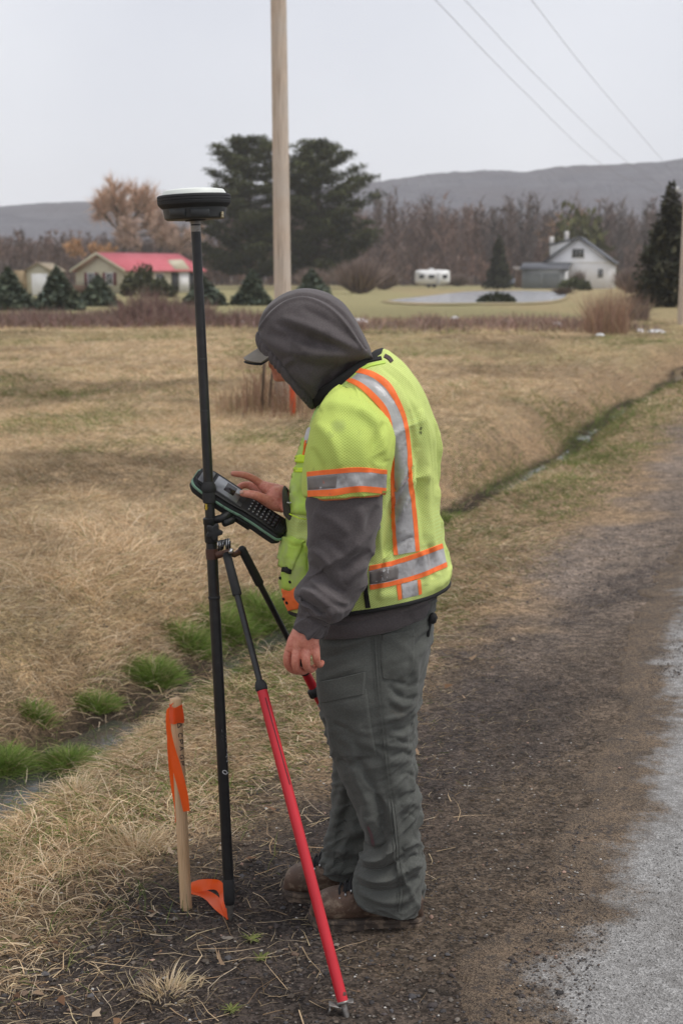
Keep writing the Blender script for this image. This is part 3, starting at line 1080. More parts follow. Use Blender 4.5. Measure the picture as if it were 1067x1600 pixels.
class House:
    """local x along the gable front, y back along the length; corner at origin"""
    def __init__(s, name, org, rot, label, cat='house'):
        s.e = empty(name, org, label, cat)
        s.e.rotation_euler = (0, 0, rot)
        s.nb = 0

    def part(s, name, g, m, parent=None, smooth=False):
        V, fs = g.get()
        o = link(name, raw_mesh(name, V, fs, m, smooth=smooth), parent or s.e)
        return o

    def roof_planes(s, W, L, eave, ridge, over=.4, th=.16, x0=0.0, y0=0.0):
        g = G()
        m_ = W / 2; sl = (ridge - eave) / m_
        for sg in (-1, 1):
            xe = x0 + m_ + sg * (m_ + over); ze = eave - sl * over
            a = [(xe, y0 - over, ze), (x0 + m_, y0 - over, ridge), (x0 + m_, y0 + L + over, ridge), (xe, y0 + L + over, ze)]
            g.prism([Vector(p) for p in (a if sg < 0 else a[::-1])], (0, 0, th))
        return g

    def walls(s, W, L, eave, ridge, x0=0, y0=0):
        g = G()
        poly = [(x0, y0, -.3), (x0 + W, y0, -.3), (x0 + W, y0, eave), (x0 + W / 2, y0, ridge), (x0, y0, eave)]
        g.prism([Vector(p) for p in poly], (0, L, 0))
        return g

    def window(s, c, w, h, facing, frame, shut=None, mull=1):
        """facing 'f' = gable front (-y), 'r' = long side at +x, 'l' = -x"""
        k = {'f': 0, 'r': 1, 'l': 2}[facing]
        def B(dx, dz, sx, sz, dep, out):
            g = G()
            if k == 0: g.box((c[0] + dx, c[1] - out, c[2] + dz), (sx, dep, sz))
            elif k == 1: g.box((c[0] + out, c[1] + dx, c[2] + dz), (dep, sx, sz))
            else: g.box((c[0] - out, c[1] + dx, c[2] + dz), (dep, sx, sz))
            return g
        win = s.part('window', B(0, 0, w, h, .06, .0), M_GLASS)
        g = G()
        t = .09
        for dx, dz, sx, sz in ((-w / 2, 0, t, h + t), (w / 2, 0, t, h + t), (0, h / 2, w - t, t), (0, -h / 2, w - t, t)):
            V, f = B(dx, dz, sx, sz, .12, .02).get(); g.add(V, f[0])
        for q in range(1, mull + 1):
            V, f = B(-w / 2 + w * q / (mull + 1), 0, .05, h - t, .08, .02).get(); g.add(V, f[0])
        s.part('frame', g, frame, win)
        if shut:
            for sg in (-1, 1):
                s.part('shutter', B(sg * (w / 2 + .32), 0, .5, h + .1, .06, .03), shut)
        return win


# red roofed bungalow
o = far(197, 457.5); o.z = 0
hs = House('bungalow', o, R(0), 'low cream bungalow with a bright red metal roof at the left')
Wd, Ln = 7.8, 11.6
hs.e.rotation_euler = (0, 0, R(-38))
# local +x to the right; corner at right end of the gable front
hs.part('wall', hs.walls(Wd, Ln, 2.45, 4.1, x0=-Wd), M_CREAM)
hs.part('roof', hs.roof_planes(Wd, Ln, 2.45, 4.15, .45, .12, x0=-Wd), M_RED)
g = G()
for sg in (-1, 1):                                      # pale rake boards along the gable
    xe = -Wd / 2 + sg * (Wd / 2 + .47); ze = 2.45 - .42 * .47
    g.prism([Vector((xe, -.50, ze - .16)), Vector((-Wd / 2, -.50, 4.0)), Vector((-Wd / 2, -.50, 4.30)), Vector((xe, -.50, ze + .16))], (0, .04, 0))
hs.part('rake_board', g, M_CREAM)
for dx in (-5.3, -2.4):
    hs.window((dx, -.02, 1.45), 1.0, 1.25, 'f', M_WHITEP, M_SHUT)
for dy in (2.2, 5.0):
    hs.window((.02, dy, 1.5), 1.1, 1.1, 'r', M_WHITEP)
g = G(); g.prism([Vector((.3, 6.9, 2.2)), Vector((.3, 9.9, 2.2)), Vector((.3, 8.4, 3.55))], (-2.2, 0, 0))
hs.part('porch_gable', g, M_CREAM)
hs.part('porch_shade_panel', G().box((.03, 7.4, 1.15), (.10, 1.0, 2.1)), M_DARKG)  # solid dark slabs on the wall paint the shade inside the porch
hs.part('porch_shade_panel', G().box((.03, 10.1, 1.15), (.10, .8, 2.1)), M_DARKG)
dr = hs.part('door', G().box((.06, 8.8, 1.1), (.12, 1.5, 2.2)), M_WHITEP)
for k in range(24):                                     # standing seams
    g = G(); yk = -.2 + k * .52
    g.prism([Vector((.45, yk, 2.45 - .19 + .12)), Vector((-Wd / 2, yk, 4.15 + .12)), Vector((-Wd / 2, yk, 4.15 + .17)), Vector((.45, yk, 2.45 - .19 + .17))], (0, .05, 0))
    hs.part('roof_seam', g, M_RED, [c_ for c_ in hs.e.children if c_.name.startswith('roof')][0])
hs.part('deck', G().box((-Wd + 1.2, -1.0, .4), (2.4, 1.7, .8)), mat('weathered deck boards', (.16, .10, .07), .9))

# small shed with white door
o = far(44, 461)
hs = House('shed', o, R(-10), 'small cream shed with a white roll door at far left', 'shed')
hs.part('wall', hs.walls(2.3, 3.5, 2.3, 2.95), M_CREAM)
hs.part('roof', hs.roof_planes(2.3, 3.5, 2.3, 2.95, .2, .08), mat('tan shingle roof', (.33, .27, .19), .85, scale=2))
hs.part('door', G().box((1.25, -.03, 1.0), (1.6, .08, 2.0), bev=.02), M_WHITEP)
hs.part('lean_to', G().box((-.7, 1.2, 1.1), (1.38, 2.2, 2.4)), mat('tan board lean to', (.36, .27, .16), .85))

# white gabled house
o = far(850, 450)
hs = House('farmhouse', o, R(-14), 'white gabled house with a dark slate roof beyond the pond')
Wd, Ln = 9.6, 10.5
hs.part('wall', hs.walls(Wd, Ln, 3.7, 7.1), M_SIDING)
rf = hs.part('roof', hs.roof_planes(Wd, Ln, 3.7, 7.15, .45, .28), M_SLATE)
hs.part('belt_board', G().box((Wd / 2, -.03, 3.75), (Wd - .1, .10, .22)), M_WHITEP)
hs.window((4.75, -.02, 5.0), 1.7, 1.3, 'f', M_WHITEP, mull=2)
hs.window((8.05, -.02, 2.1), .75, 1.3, 'f', M_WHITEP)
hs.window((Wd + .02, 2.4, 2.2), .9, 1.3, 'r', M_WHITEP)
hs.window((Wd + .02, 6.4, 2.2), .9, 1.3, 'r', M_WHITEP)
hs.part('dormer', G().prism([Vector((.6, 1.4, 3.9)), Vector((4.4, 1.4, 6.9)), Vector((4.3, 1.4, 7.0)), Vector((.5, 1.4, 6.1))], (0, 6.5, 0)), M_WHITEP)
hs.part('dormer_roof', G().prism([Vector((.2, 1.2, 6.12)), Vector((4.5, 1.2, 7.08)), Vector((4.5, 1.2, 7.28)), Vector((.2, 1.2, 6.32))], (0, 6.9, 0)), M_SLATE)
hs.part('chimney', G().box((.7, 1.9, 6.6), (.6, .6, 1.7)), M_BRICK, rf)
hs.part('chimney', G().box((2.6, 4.9, 7.3), (.6, .6, 2.0)), M_BRICK, rf)
hs.part('garage', G().box((.4, -2.6, 1.15), (6.2, 5.0, 3.0)), M_GDOOR)
hs.part('garage_roof', G().prism([Vector((-3.1, -5.5, 2.62)), Vector((3.9, -5.5, 2.62)), Vector((3.9, -5.5, 2.78)), Vector((-3.1, -5.5, 2.78))], (0, 5.4, .9)), M_SLATE)
for dx in (-1.2, 1.5):
    hs.part('garage_door', G().box((dx, -5.12, 1.05), (2.4, .08, 2.1), bev=.02), mat('grey door panels', (.20, .215, .22), .7))
hs.part('porch_post', G().box((3.55, -5.0, 1.2), (.45, .3, 2.5)), M_WHITEP)

# tan outbuilding and car between tree and house
o = far(812, 449)
hs = House('outbuilding', o, R(0), 'low brown outbuilding left of the white house garage', 'shed')
hs.part('wall', G().box((1.8, 1.6, 1.2), (4.6, 3.0, 2.6)), mat('brown boards', (.18, .12, .09), .9))
hs.part('roof', G().prism([Vector((-.8, -.2, 2.5)), Vector((4.4, -.2, 2.5)), Vector((4.4, -.2, 2.65)), Vector((-.8, -.2, 2.65))], (0, 3.8, .55)), mat('faded roof sheet', (.24, .20, .17), .8))

cp = far(810, 448.5)
ce = empty('parked_car', cp, 'pale blue parked car beside the cone shaped evergreen', 'car')
prof = [(-2.1, .35), (-2.1, .75), (-1.75, .9), (-1.05, .98), (-.5, 1.42), (.75, 1.42), (1.35, .98), (2.0, .88), (2.15, .6), (2.15, .35)]
M_CAR = mat('pale blue car paint', (.42, .48, .60), .3, scale=1)
def cx(poly, y0, d, name, m):
    g = G().prism([Vector((cp.x + a, cp.y + y0, b)) for a, b in poly], (0, d, 0)); g.build(name, m, ce)
cx(prof, -.85, 1.7, 'body', M_CAR)
cx([(-.95, 1.0), (-.48, 1.36), (.7, 1.36), (1.2, 1.0)], -.87, .03, 'window', M_GLASS)
for wx in (-1.35, 1.35):
    G().lathe([(0, -.09), (.2, -.1), (.32, -.09), (.32, .09), (0, .1)], (cp.x + wx, cp.y - .82, .33), (0, 1, 0), 16).build('wheel', M_DARKG, ce)

# caravan
o = far(649, 449.5)
ce = empty('caravan', o, 'white travel trailer parked at the edge of the wood left of the pond', 'caravan')
Wc, Hc = 5.15, 2.6
pts = []
for a in np.linspace(0, 2 * np.pi, 40, endpoint=False):
    c_, s_ = math.cos(a), math.sin(a)
    pts.append((Wc / 2 + math.copysign(abs(c_)**.30, c_) * Wc / 2, math.copysign(abs(s_)**.30, s_) * (Hc - .5) / 2 + (Hc + .5) / 2 + .05))
g = G().prism([Vector((o.x + a, o.y, b)) for a, b in pts], (0, 2.3, 0))
g.build('body', mat('white trailer skin', (.90, .90, .90), .4, (.84, .84, .84), scale=1), ce)
for a, w_ in ((.9, .7), (2.4, .9), (4.4, .7)):
    wn = G().box((o.x + a, o.y - .03, 1.65), (w_, .05, .55), bev=.02).build('window', M_GLASS, ce)
G().box((o.x + 3.4, o.y - .03, 1.3), (.6, .06, 1.7), bev=.02).build('door', mat('off white door', (.66, .66, .66), .5), ce)
for a in (2.0, 2.8):
    G().lathe([(0, -.1), (.2, -.11), (.33, -.09), (.33, .09), (0, .1)], (o.x + a, o.y + .1, .33), (0, 1, 0), 16).build('wheel', M_DARKG, ce)
G().box((o.x - .45, o.y + 1.15, .5), (1.0, .12, .12)).build('hitch', M_DARKG, ce)
G().box((o.x + 2.4, o.y + 1.1, Hc + .16), (.7, .6, .22), bev=.05).build('roof_vent', M_WHITEP, ce)

# ---------------------------------------------------------------- utility poles and wires
m, t, b = M_new('weathered pole wood')
st_ = noise(t, 9, 5, .6, stretch=(9, 9, .35))
c = mixc(t, ramp(t, st_, .3, .7), (.38, .295, .225), (.68, .57, .46))
c = mixc(t, ramp(t, noise(t, 1.2, 3), .45, .7), c, (.54, .49, .43))
ck = noise(t, 5, 6, .7, stretch=(22, 22, .16))          # drying checks along the grain
c = mixc(t, ramp(t, ck, .58, .63), c, (.16, .12, .09))
c = mixc(t, ramp(t, noise(t, 3.5, 2, stretch=(1, 1, .6)), .70, .75), c, (.24, .17, .12))
t.links.new(c, b.inputs['Base Color']); b.inputs['Roughness'].default_value = .9
bump(t, b, st_, .5, .01)
M_POLE = m


def pole(name, base, top, r0, r1, label, lean=(0, 0)):
    e = empty(name, base, label, 'utility pole', 'wooden utility poles along the road')
    fs_ = np.linspace(0, 1, 24)
    G().tube([Vector(base) + Vector((lean[0] * f, lean[1] * f, -.3 + (top + .3) * f)) for f in fs_], r0 + (r1 - r0) * fs_, 24).build('post', M_POLE, e, smooth=True)
    return e


p1 = gnd(444.5, 640, .05)
P1TOP = 9.7
pe = pole('utility_pole', p1, P1TOP, .118, .092, 'tall pale wooden utility pole across the ditch behind the worker', (-.075, 0))
ab = Vector((p1.x - .07, p1.y, 0))
p2 = gnd(1063, 511, .02)
p2t = at(1063, 286, p2.y).z - .02
pe2 = pole('utility_pole', p2, p2t, .135, .105, 'distant wooden utility pole at the right edge of the field', (.02, 0))
tp2 = Vector((p2.x, p2.y, p2t))
M_INS = mat('white glazed insulator', (.7, .7, .7), .25, scale=4)
G().tube([tp2 + Vector((-.02, 0, -.3)), tp2 + Vector((-.32, 0, -.22))], .03, 8).build('bracket', M_INS, pe2)
G().tube([tp2 + Vector((-.32, 0, -.26)), tp2 + Vector((-.32, 0, -.10))], [.06, .045], 8).build('insulator', M_INS, pe2)
G().box((ab.x, ab.y - .14, P1TOP - .45), (2.0, .10, .12), Matrix.Rotation(R(-19.5), 3, 'Z')).build('crossarm', M_POLE, pe)
M_WIRE = mat('grey weathered cable', (.30, .30, .31), .5, scale=2)
# each wire runs from the near pole, sagging, to the far pole
wires = [((680, 0), (815, 140), (940, 257)), ((726, 0), (850, 131), (982, 256)), ((830, 0), (925, 122), (1035, 252))]
for k, (a, b_, c_) in enumerate(wires):
    ya = 27 + 1.0 * k
    A = at(*a, ya); Bm = at(*b_, 37 + k); Cc = at(*c_, 50 + k * .6)
    st0 = Vector((ab.x + (-.6, 0, .75)[k], ab.y, (P1TOP - 1.9, P1TOP - 1.3, P1TOP - .35)[k]))
    st0 = A + (A - Bm) * ((A.y - ab.y) / (Bm.y - A.y)) * 1.0 if False else st0
    end = Vector((p2.x - .1, p2.y, p2t - (.75, .5, .12)[k]))
    L = hermite_cr(np.array([tuple(A + (A - Bm) * .9), tuple(A), tuple(Bm), tuple(Cc), tuple(end)]), 40)
    wo = G().tube(L, .0055, 6).build('power_line', M_WIRE)
    tag(wo, ['lowest and leftmost of the three overhead wires crossing the sky', 'middle one of the three overhead wires crossing the sky', 'rightmost and highest of the three overhead wires crossing the sky'][k], 'overhead wire', 'overhead wires across the sky')
# ---------------------------------------------------------------- grass, straw, stones
def blades(P, az, L, w, e0, de, col, seg=3, twist=.5, seed=0):
    """P (n,3) roots; blade leaves the root at elevation e0 and drops by de per segment"""
    r = np.random.default_rng(seed)
    n = len(P)
    az = np.broadcast_to(az, (n,)).astype(float); L = np.broadcast_to(L, (n,)); w = np.broadcast_to(w, (n,))
    e0 = np.broadcast_to(e0, (n,)); de = np.broadcast_to(de, (n,))
    pts = [P]; p = P
    az_k = az.copy()
    for k in range(seg):
        e = e0 - de * k
        az_k = az_k + r.normal(0, .28, n)
        d = np.stack([np.cos(e) * np.cos(az_k), np.cos(e) * np.sin(az_k), np.sin(e)], 1)
        p = p + d * (L / seg)[:, None]
        pts.append(p)
    ta = r.uniform(0, np.pi, n)
    side = np.stack([-np.sin(az), np.cos(az), np.zeros(n)], 1) * np.cos(ta * twist)[:, None] + np.array([0, 0, 1.0]) * np.sin(ta * twist)[:, None]
    V = []; fr = np.linspace(1, .25, seg + 1)
    for k in range(seg):
        V += [pts[k] - side * (w * fr[k] / 2)[:, None], pts[k] + side * (w * fr[k] / 2)[:, None]]
    V.append(pts[seg])
    V = np.stack(V, 1); m_ = 2 * seg + 1
    b = np.arange(n)[:, None] * m_
    F4 = [np.concatenate([b + 2 * k, b + 2 * k + 1, b + 2 * k + 3, b + 2 * k + 2], 1) for k in range(seg - 1)]
    F3 = np.concatenate([b + 2 * seg - 2, b + 2 * seg - 1, b + 2 * seg], 1)
    return V.reshape(-1, 3), F3, (np.concatenate(F4) if F4 else np.zeros((0, 4), int)), np.repeat(col, m_, 0)


class Heap:
    def __init__(s): s.V = []; s.F3 = []; s.F4 = []; s.C = []; s.n = 0
    def add(s, V, F3, F4, C):
        s.V.append(V); s.F3.append(F3 + s.n); s.F4.append(F4 + s.n); s.C.append(C); s.n += len(V)
    def build(s, name, m, kind='stuff', parent=None):
        F = [np.concatenate(s.F3)]
        f4 = np.concatenate(s.F4)
        if len(f4): F.append(f4)
        o = mesh(name, np.concatenate(s.V), F, m, parent, smooth=False, col=np.concatenate(s.C))
        if kind: o['kind'] = kind
        return o


def scatter_view(n, y0, y1, mx=.28, pw=1.0, seed=0):
    """points on the ground of the wedge in view (and a margin), n in all, thinning with distance"""
    r = np.random.default_rng(seed)
    q = r.uniform(0, 1, n)
    if pw == 0: Y = y0 * (y1 / y0)**q
    else:
        k = 2 - pw
        Y = (y0**k + q * (y1**k - y0**k))**(1 / k)
    X = r.uniform(-mx, mx, n) * Y
    return X, Y


STRAW = np.array([[.64, .50, .33], [.55, .41, .255], [.70, .58, .42], [.43, .30, .18], [.33, .22, .13], [.57, .46, .28]])
GREENS = np.array([[.10, .15, .035], [.14, .19, .05], [.20, .22, .08]])


def straw_cols(n, r, tone=None, gmix=None):
    c = STRAW[r.choice(len(STRAW), n, p=[.24, .24, .18, .14, .09, .11])] * r.uniform(.75, 1.3, (n, 1))
    if gmix is not None:
        g = GREENS[r.integers(0, 3, n)] * r.uniform(.7, 1.3, (n, 1))
        c = np.where((r.uniform(0, 1, n) < gmix)[:, None], g, c)
    if tone is not None: c = c * tone[:, None]
    return c


M_STRAW = mat_vc('dead grass', .85, .15, trans=.30)
M_GRASS = mat_vc('live grass', .7, .2, trans=.3)
hp = Heap()
r = np.random.default_rng(5)


def zone(X, Y):
    u, v = uv_of(X, Y)
    return u, v, u - ditch_u(v)


# near straw: verge, banks and field, lying in mats
for (n, y0, y1, pw, sc, seg, sd) in ((140000, 2.9, 8.5, 1.0, 1.0, 3, 1), (210000, 8.0, 22, 1.0, 1.35, 2, 2), (120000, 20, 58, 1.0, 2.7, 2, 3)):
    X, Y = scatter_view(n, y0, y1, .30, pw, sd)
    u, v, d = zone(X, Y)
    pt = fbm(u * 1.6, v * 1.6, 101, 3); pf = fbm(u * 6, v * 6, 102, 2)
    dens = ss(1.70, 2.5, u + .45 * ss(3.7, 5.8, v) + (pt - .5) * 1.3 + (pf - .5) * .5)
    dens = np.maximum(dens, (.12 + .18 * ss(3.8, 6.5, v)) * ss(1.0, 1.6, u + (pf - .5) * 1.1))
    inditch = ss(-.42, -.18, d) * (1 - ss(.25, .55, d))
    farcut = ss(-.34, -.14, d) * (1 - ss(.14, .36, d))
    dens = dens * (1 - np.where(Y < 10, .93 * inditch, .94 * farcut))
    bare = ss(.60, .72, fbm(u * .9 + 40, v * .9, 103, 3)) * .5
    dens = dens * (1 - bare) * (.55 + .75 * pf)
    k = r.uniform(0, 1, n) < dens
    X, Y, u, v, d, pt = X[k], Y[k], u[k], v[k], d[k], pt[k]
    n = len(X)
    Z = height(u, v)
    clump = fbm(u * 2.2 / sc**.5, v * 2.2 / sc**.5, 104, 3)
    comb = 6.3 * fbm(u * .7 / sc**.5, v * .7 / sc**.5, 105, 2)               # swirling lie of the straw
    az = comb * 1.6 + r.normal(0, 1.25, n)
    far_bank = ss(.2, 1.2, d) * (1 - ss(1.5, 3, d))
    e0 = R(6) + R(66) * r.beta(1.2, 2.4, n) * (.35 + 1.0 * clump)
    bare_s = ss(2.1, 1.6, u); e0 = e0 * (1 - .8 * bare_s)
    L = (.07 + .15 * r.beta(2, 3, n)) * sc**.75 * (.6 + .8 * clump) * (1 + .4 * ss(3.4, 5, u)) * (1 - .42 * ss(7, 12, Y)) * (.55 + .45 * ss(1.8, 2.6, u))
    w = r.uniform(.0022, .0046, n) * sc**1.0 * (1.5 if sc > 3 else 1)
    gpatch = fbm(u * .55, v * .4, 106, 4)
    gm = .06 + .70 * ss(.53, .70, gpatch) * (1 - .25 * ss(4, 6, u)) * (.55 + .45 * ss(6, 12, Y)) + .40 * ss(6, 14, Y) * ss(3.4, 2.6, u) * (.4 + .9 * pt)
    gm = gm * (1 - .5 * ss(3.6, 4.2, u) * (1 - ss(8, 16, Y)))
    fine = fbm(u * 5.5 / sc**.5, v * 4 / sc**.5, 108, 3)
    tone = (.66 + .5 * clump) * (.74 + .4 * fbm(u * .5, v * .35, 107, 3)) * (.62 + .9 * fine) * (1 - .28 * bare_s)
    dkp = ss(.52, .66, fbm(u * .5, v * .35, 29, 4)) * ss(4, 6, u)
    cc = straw_cols(n, r, tone * (1 - .38 * dkp), np.clip(gm, 0, .85))
    hp.add(*blades(np.stack([X, Y, Z - .005], 1), az, L * (1 - .35 * bare_s), w * (1 - .25 * bare_s), e0, (R(16) + R(22) * r.uniform(0, 1, n)) * (1 - .85 * bare_s), cc, seg, .8, sd))
# long pale stalks strewn over the bare dirt by the stake
n = 900
X, Y = scatter_view(n, 2.9, 5.4, .26, 0, 9)
u, v, d = zone(X, Y)
k = (r.uniform(0, 1, n) < ss(1.0, 1.9, u)) & (u < 2.7)
X, Y, u, v = X[k], Y[k], u[k], v[k]
hp.add(*blades(np.stack([X, Y, height(u, v) + .004], 1), r.uniform(0, 6.3, len(X)), r.uniform(.08, .26, len(X)), r.uniform(.002, .0038, len(X)), r.uniform(0, .10, len(X)), r.uniform(-.02, .05, len(X)), straw_cols(len(X), r), 3, .1, 9))
# brown shreds and roots ground into the dirt
n = 16000
X, Y = scatter_view(n, 2.9, 8, .28, .6, 19)
u, v, d = zone(X, Y)
k = r.uniform(0, 1, n) < ss(.9, 1.75, u + .8 * (fbm(u * 2, v * 2, 111, 3) - .5)) * (u < 2.8)
X, Y, u, v = X[k], Y[k], u[k], v[k]
n = len(X)
hp.add(*blades(np.stack([X, Y, height(u, v) + .002], 1), r.uniform(0, 6.3, n), r.uniform(.015, .075, n), r.uniform(.0014, .003, n), r.uniform(0, .4, n), r.uniform(.05, .3, n), straw_cols(n, r, np.full(n, .62)) * r.uniform(.35, 1.0, (n, 1)), 2, .4, 19))
hp.build('dry_grass', M_STRAW)

# short green growth along the ditch and in the verge
hp = Heap()
n = 62000
X, Y = scatter_view(n, 3.2, 26, .30, 1.0, 21)
u, v, d = zone(X, Y)
gp = fbm(u * 1.1, v * .8, 121, 4)
dens = ss(.52, .68, gp) * ss(1.5, 2.3, u) * .32 * (u < 3.2) + ss(.34, .52, gp) * .9 * ss(-.60, -.28, d) * (1 - ss(.25, .7, d)) + .10 * ss(2, 2.6, u) * (u < 3.2) + ss(.6, .75, gp) * .3 * (u > 4)
k = r.uniform(0, 1, n) < dens
X, Y, u, v, d = X[k], Y[k], u[k], v[k], d[k]; n = len(X)
sc = 1 + ss(7, 20, Y) * 1.3
cc = GREENS[r.integers(0, 3, n)] * r.uniform(.7, 1.35, (n, 1))
hp.add(*blades(np.stack([X, Y, height(u, v) - .005], 1), r.uniform(0, 6.3, n), r.uniform(.05, .13, n) * sc, r.uniform(.0022, .0042, n) * sc, R(35) + R(45) * r.uniform(0, 1, n), R(22), cc, 3, .5, 21))
hp.build('green_grass', M_GRASS)

# bright green tussocks standing in the ditch water, each one a plant
def tussock(px, py, rad, h, label, seed, n=900, dead=.06, z=-.36, mtl=None, cols=None, name='grass_tussock', cat='grass tussock', grp='green tussocks in the ditch'):
    p = gnd(px, py, z)
    rr = np.random.default_rng(seed)
    if mtl is None: n = int(n * 1.35); h *= 1.3; rad *= 1.1
    u_, v_ = uv_of(p.x, p.y)
    q = rr.normal(size=(n, 2)) * rad * .30
    X = p.x + q[:, 0]; Y = p.y + q[:, 1]
    Z = H(X, Y) - .01
    az = np.arctan2(q[:, 1], q[:, 0]) + rr.normal(0, .7, n)
    out = np.hypot(q[:, 0], q[:, 1]) / rad
    e0 = R(86) - R(46) * np.clip(out, 0, 1) - R(14) * rr.uniform(0, 1, n)
    gc = cols if cols is not None else np.array([[.13, .22, .035], [.18, .28, .05], [.24, .33, .08], [.09, .14, .03], [.27, .29, .10]])
    cc = gc[rr.integers(0, len(gc), n)] * rr.uniform(.7, 1.3, (n, 1))
    dm = rr.uniform(0, 1, n) < dead
    cc[dm] = STRAW[rr.integers(0, 6, dm.sum())]
    b = blades(np.stack([X, Y, Z], 1), az, h * .8 * rr.uniform(.45, 1.15, n), rr.uniform(.003, .0055, n), e0, R(11) + R(18) * rr.uniform(0, 1, n), cc, 3, .6, seed)
    F = [b[1], b[2]]
    o = mesh(name, b[0], F, mtl or M_GRASS, None, loc=(p.x, p.y, float(H(p.x, p.y))), smooth=False, col=b[3])
    return tag(o, label, cat, grp)


tussock(10, 1176, .12, .15, 'bright green tussock cut by the left frame edge beside the ditch water', 201, 1500)
tussock(108, 1170, .12, .14, 'bright green tussock just right of the open ditch water', 202, 1500)
tussock(152, 1088, .10, .12, 'small green tussock in the ditch, above the open water', 203, 1000)
tussock(243, 1046, .14, .16, 'full green tussock in the ditch, above the top of the stake', 204, 1600)
tussock(300, 1004, .16, .17, 'green tussock in the ditch behind the black pole, left side', 205, 1500)
tussock(352, 978, .20, .20, 'broad green tussock in the ditch between the pole and the front tripod leg', 206, 1600)
tussock(414, 955, .27, .25, 'tall green tussock in the ditch behind the rear tripod leg', 207, 1900)
tussock(706, 806, .26, .14, 'dark green tussock in the ditch right of the vest hem', 208, 1000, dead=.2)
tussock(58, 1118, .09, .10, 'thin green tussock on the ditch edge at left, upper side', 209, 600, dead=.2)
straw_c = STRAW[[0, 2, 5]]
tussock(228, 1112, .10, .17, 'upright tan dead grass clump on the ditch lip left of the stake', 231, 200, z=-.05, mtl=M_STRAW, cols=straw_c, name='dead_grass_clump', cat='dead grass', grp='upright dead grass clumps')
tussock(120, 1250, .13, .14, 'pale straw clump arching over the ditch lip at far left', 232, 260, z=-.05, mtl=M_STRAW, cols=straw_c, name='dead_grass_clump', cat='dead grass', grp='upright dead grass clumps')
tussock(215, 1330, .16, .15, 'straw clump on the verge left of the stake', 233, 320, z=-.05, dead=.3, mtl=M_STRAW, cols=straw_c, name='dead_grass_clump', cat='dead grass', grp='upright dead grass clumps')
tussock(262, 1556, .10, .10, 'flattened straw clump on the dirt in the lower left foreground', 234, 170, z=-.03, mtl=M_STRAW, cols=straw_c, name='dead_grass_clump', cat='dead grass', grp='upright dead grass clumps')


# weeds round the foot of the near utility pole
def weed_patch(x0, x1, py, hmin, hmax, n, c, seed, wob=.5, name='dead_weeds', w0=.012, dy=1.0, lean=.18):
    rr = np.random.default_rng(seed)
    px = rr.uniform(x0, x1, n)
    P = np.array([tuple(gnd(q, py + rr.uniform(-2, 4), .08)) for q in px]); P[:, 1] += rr.uniform(-dy, dy, n)
    P[:, 2] = H(P[:, 0], P[:, 1])
    env = .35 + .65 * fbm(px * .03, px * 0, seed, 3)
    cc = np.array(c)[None] * rr.uniform(.6, 1.4, (n, 1)) * (1 + rr.uniform(-.1, .1, (n, 3)))
    return blades(P, rr.uniform(0, 6.3, n), rr.uniform(hmin, hmax, n) * env * 1.3, w0 * rr.uniform(.6, 1.5, n), R(90) - np.abs(rr.normal(0, lean, n)) * 1.4, rr.uniform(-.05, .22, n), cc, 3, .9, seed)


hp = Heap()
hp.add(*weed_patch(345, 505, 646, .2, .65, 600, (.30, .20, .13), 301))
hp.add(*weed_patch(385, 470, 642, .4, 1.05, 280, (.24, .15, .10), 302))
o = hp.build('dead_weeds', M_STRAW, kind=None)
tag(o, 'tall brown dead weeds round the foot of the near utility pole', 'dead weeds')
for (px, py, h_, k) in ((409, 650, .98, 0), (421, 648, .78, 1)):
    p = gnd(px, py, .06); p.z = float(H(p.x, p.y))
    o = mesh('weed_stalk', *[q for q in G().tube([p - Vector((0, 0, .05)), p + Vector((.03, 0, h_ * .5)), p + Vector((.06 + .05 * k, 0, h_))], [.022, .018, .009], 6).get()], M_BARK, None, loc=p)
    tag(o, ['thick dark stalk standing left of the pole foot among weeds', 'second dark stalk, close against the pole foot among weeds'][k], 'dead stalk', 'dark stalks by the utility pole')
p = gnd(457.5, 655, .06); p.z = float(H(p.x, p.y))
e = empty('marker_post', p, 'slim orange red marker post beside the near utility pole', 'marker post')
G().box((p.x, p.y, p.z + .42), (.075, .012, .94), bev=.005).build('blade', mat('orange red plastic', (.80, .12, .04), .5), e)
G().box((p.x, p.y - .008, p.z + .80), (.06, .004, .09)).build('reflector', mat('pale reflector', (.75, .45, .35), .3), e)

# brush line at the far edge of the field
M_BRUSH = mat_vc('dead brambles', .9, .1)
hp = Heap()
for (x0, x1, py, a, b_, n, c, sd, dy) in ((-60, 440, 508, .25, .75, 7000, (.20, .135, .115), 311, 3.5), (195, 325, 505, .7, 1.55, 2800, (.19, .125, .105), 312, 3.0),
                                    (440, 1010, 512, .14, .46, 5000, (.27, .19, .155), 313, 4.0), (-60, 180, 506, .3, .72, 2500, (.235, .165, .135), 314, 3), (640, 900, 509, .2, .55, 1300, (.29, .20, .16), 315, 3)):
    hp.add(*weed_patch(x0, x1, py, a, b_, n, c, sd, name='brush', w0=.035, dy=dy, lean=.5))
o = hp.build('brush', M_BRUSH)
hp = Heap(); hp.add(*weed_patch(918, 976, 520, .9, 2.0, 900, (.33, .215, .15), 321, w0=.025, dy=.8, lean=.22))
tag(hp.build('dead_weeds', M_STRAW, None), 'tall pinkish dead weed clump at the far field edge, right of the pond', 'dead weeds')
hp = Heap(); hp.add(*weed_patch(970, 1010, 498, .6, 1.5, 500, (.17, .125, .10), 322, w0=.03, dy=1, lean=.3))
tag(hp.build('dead_weeds', M_STRAW, None), 'dark brown dead weeds behind the pinkish clump', 'dead weeds')

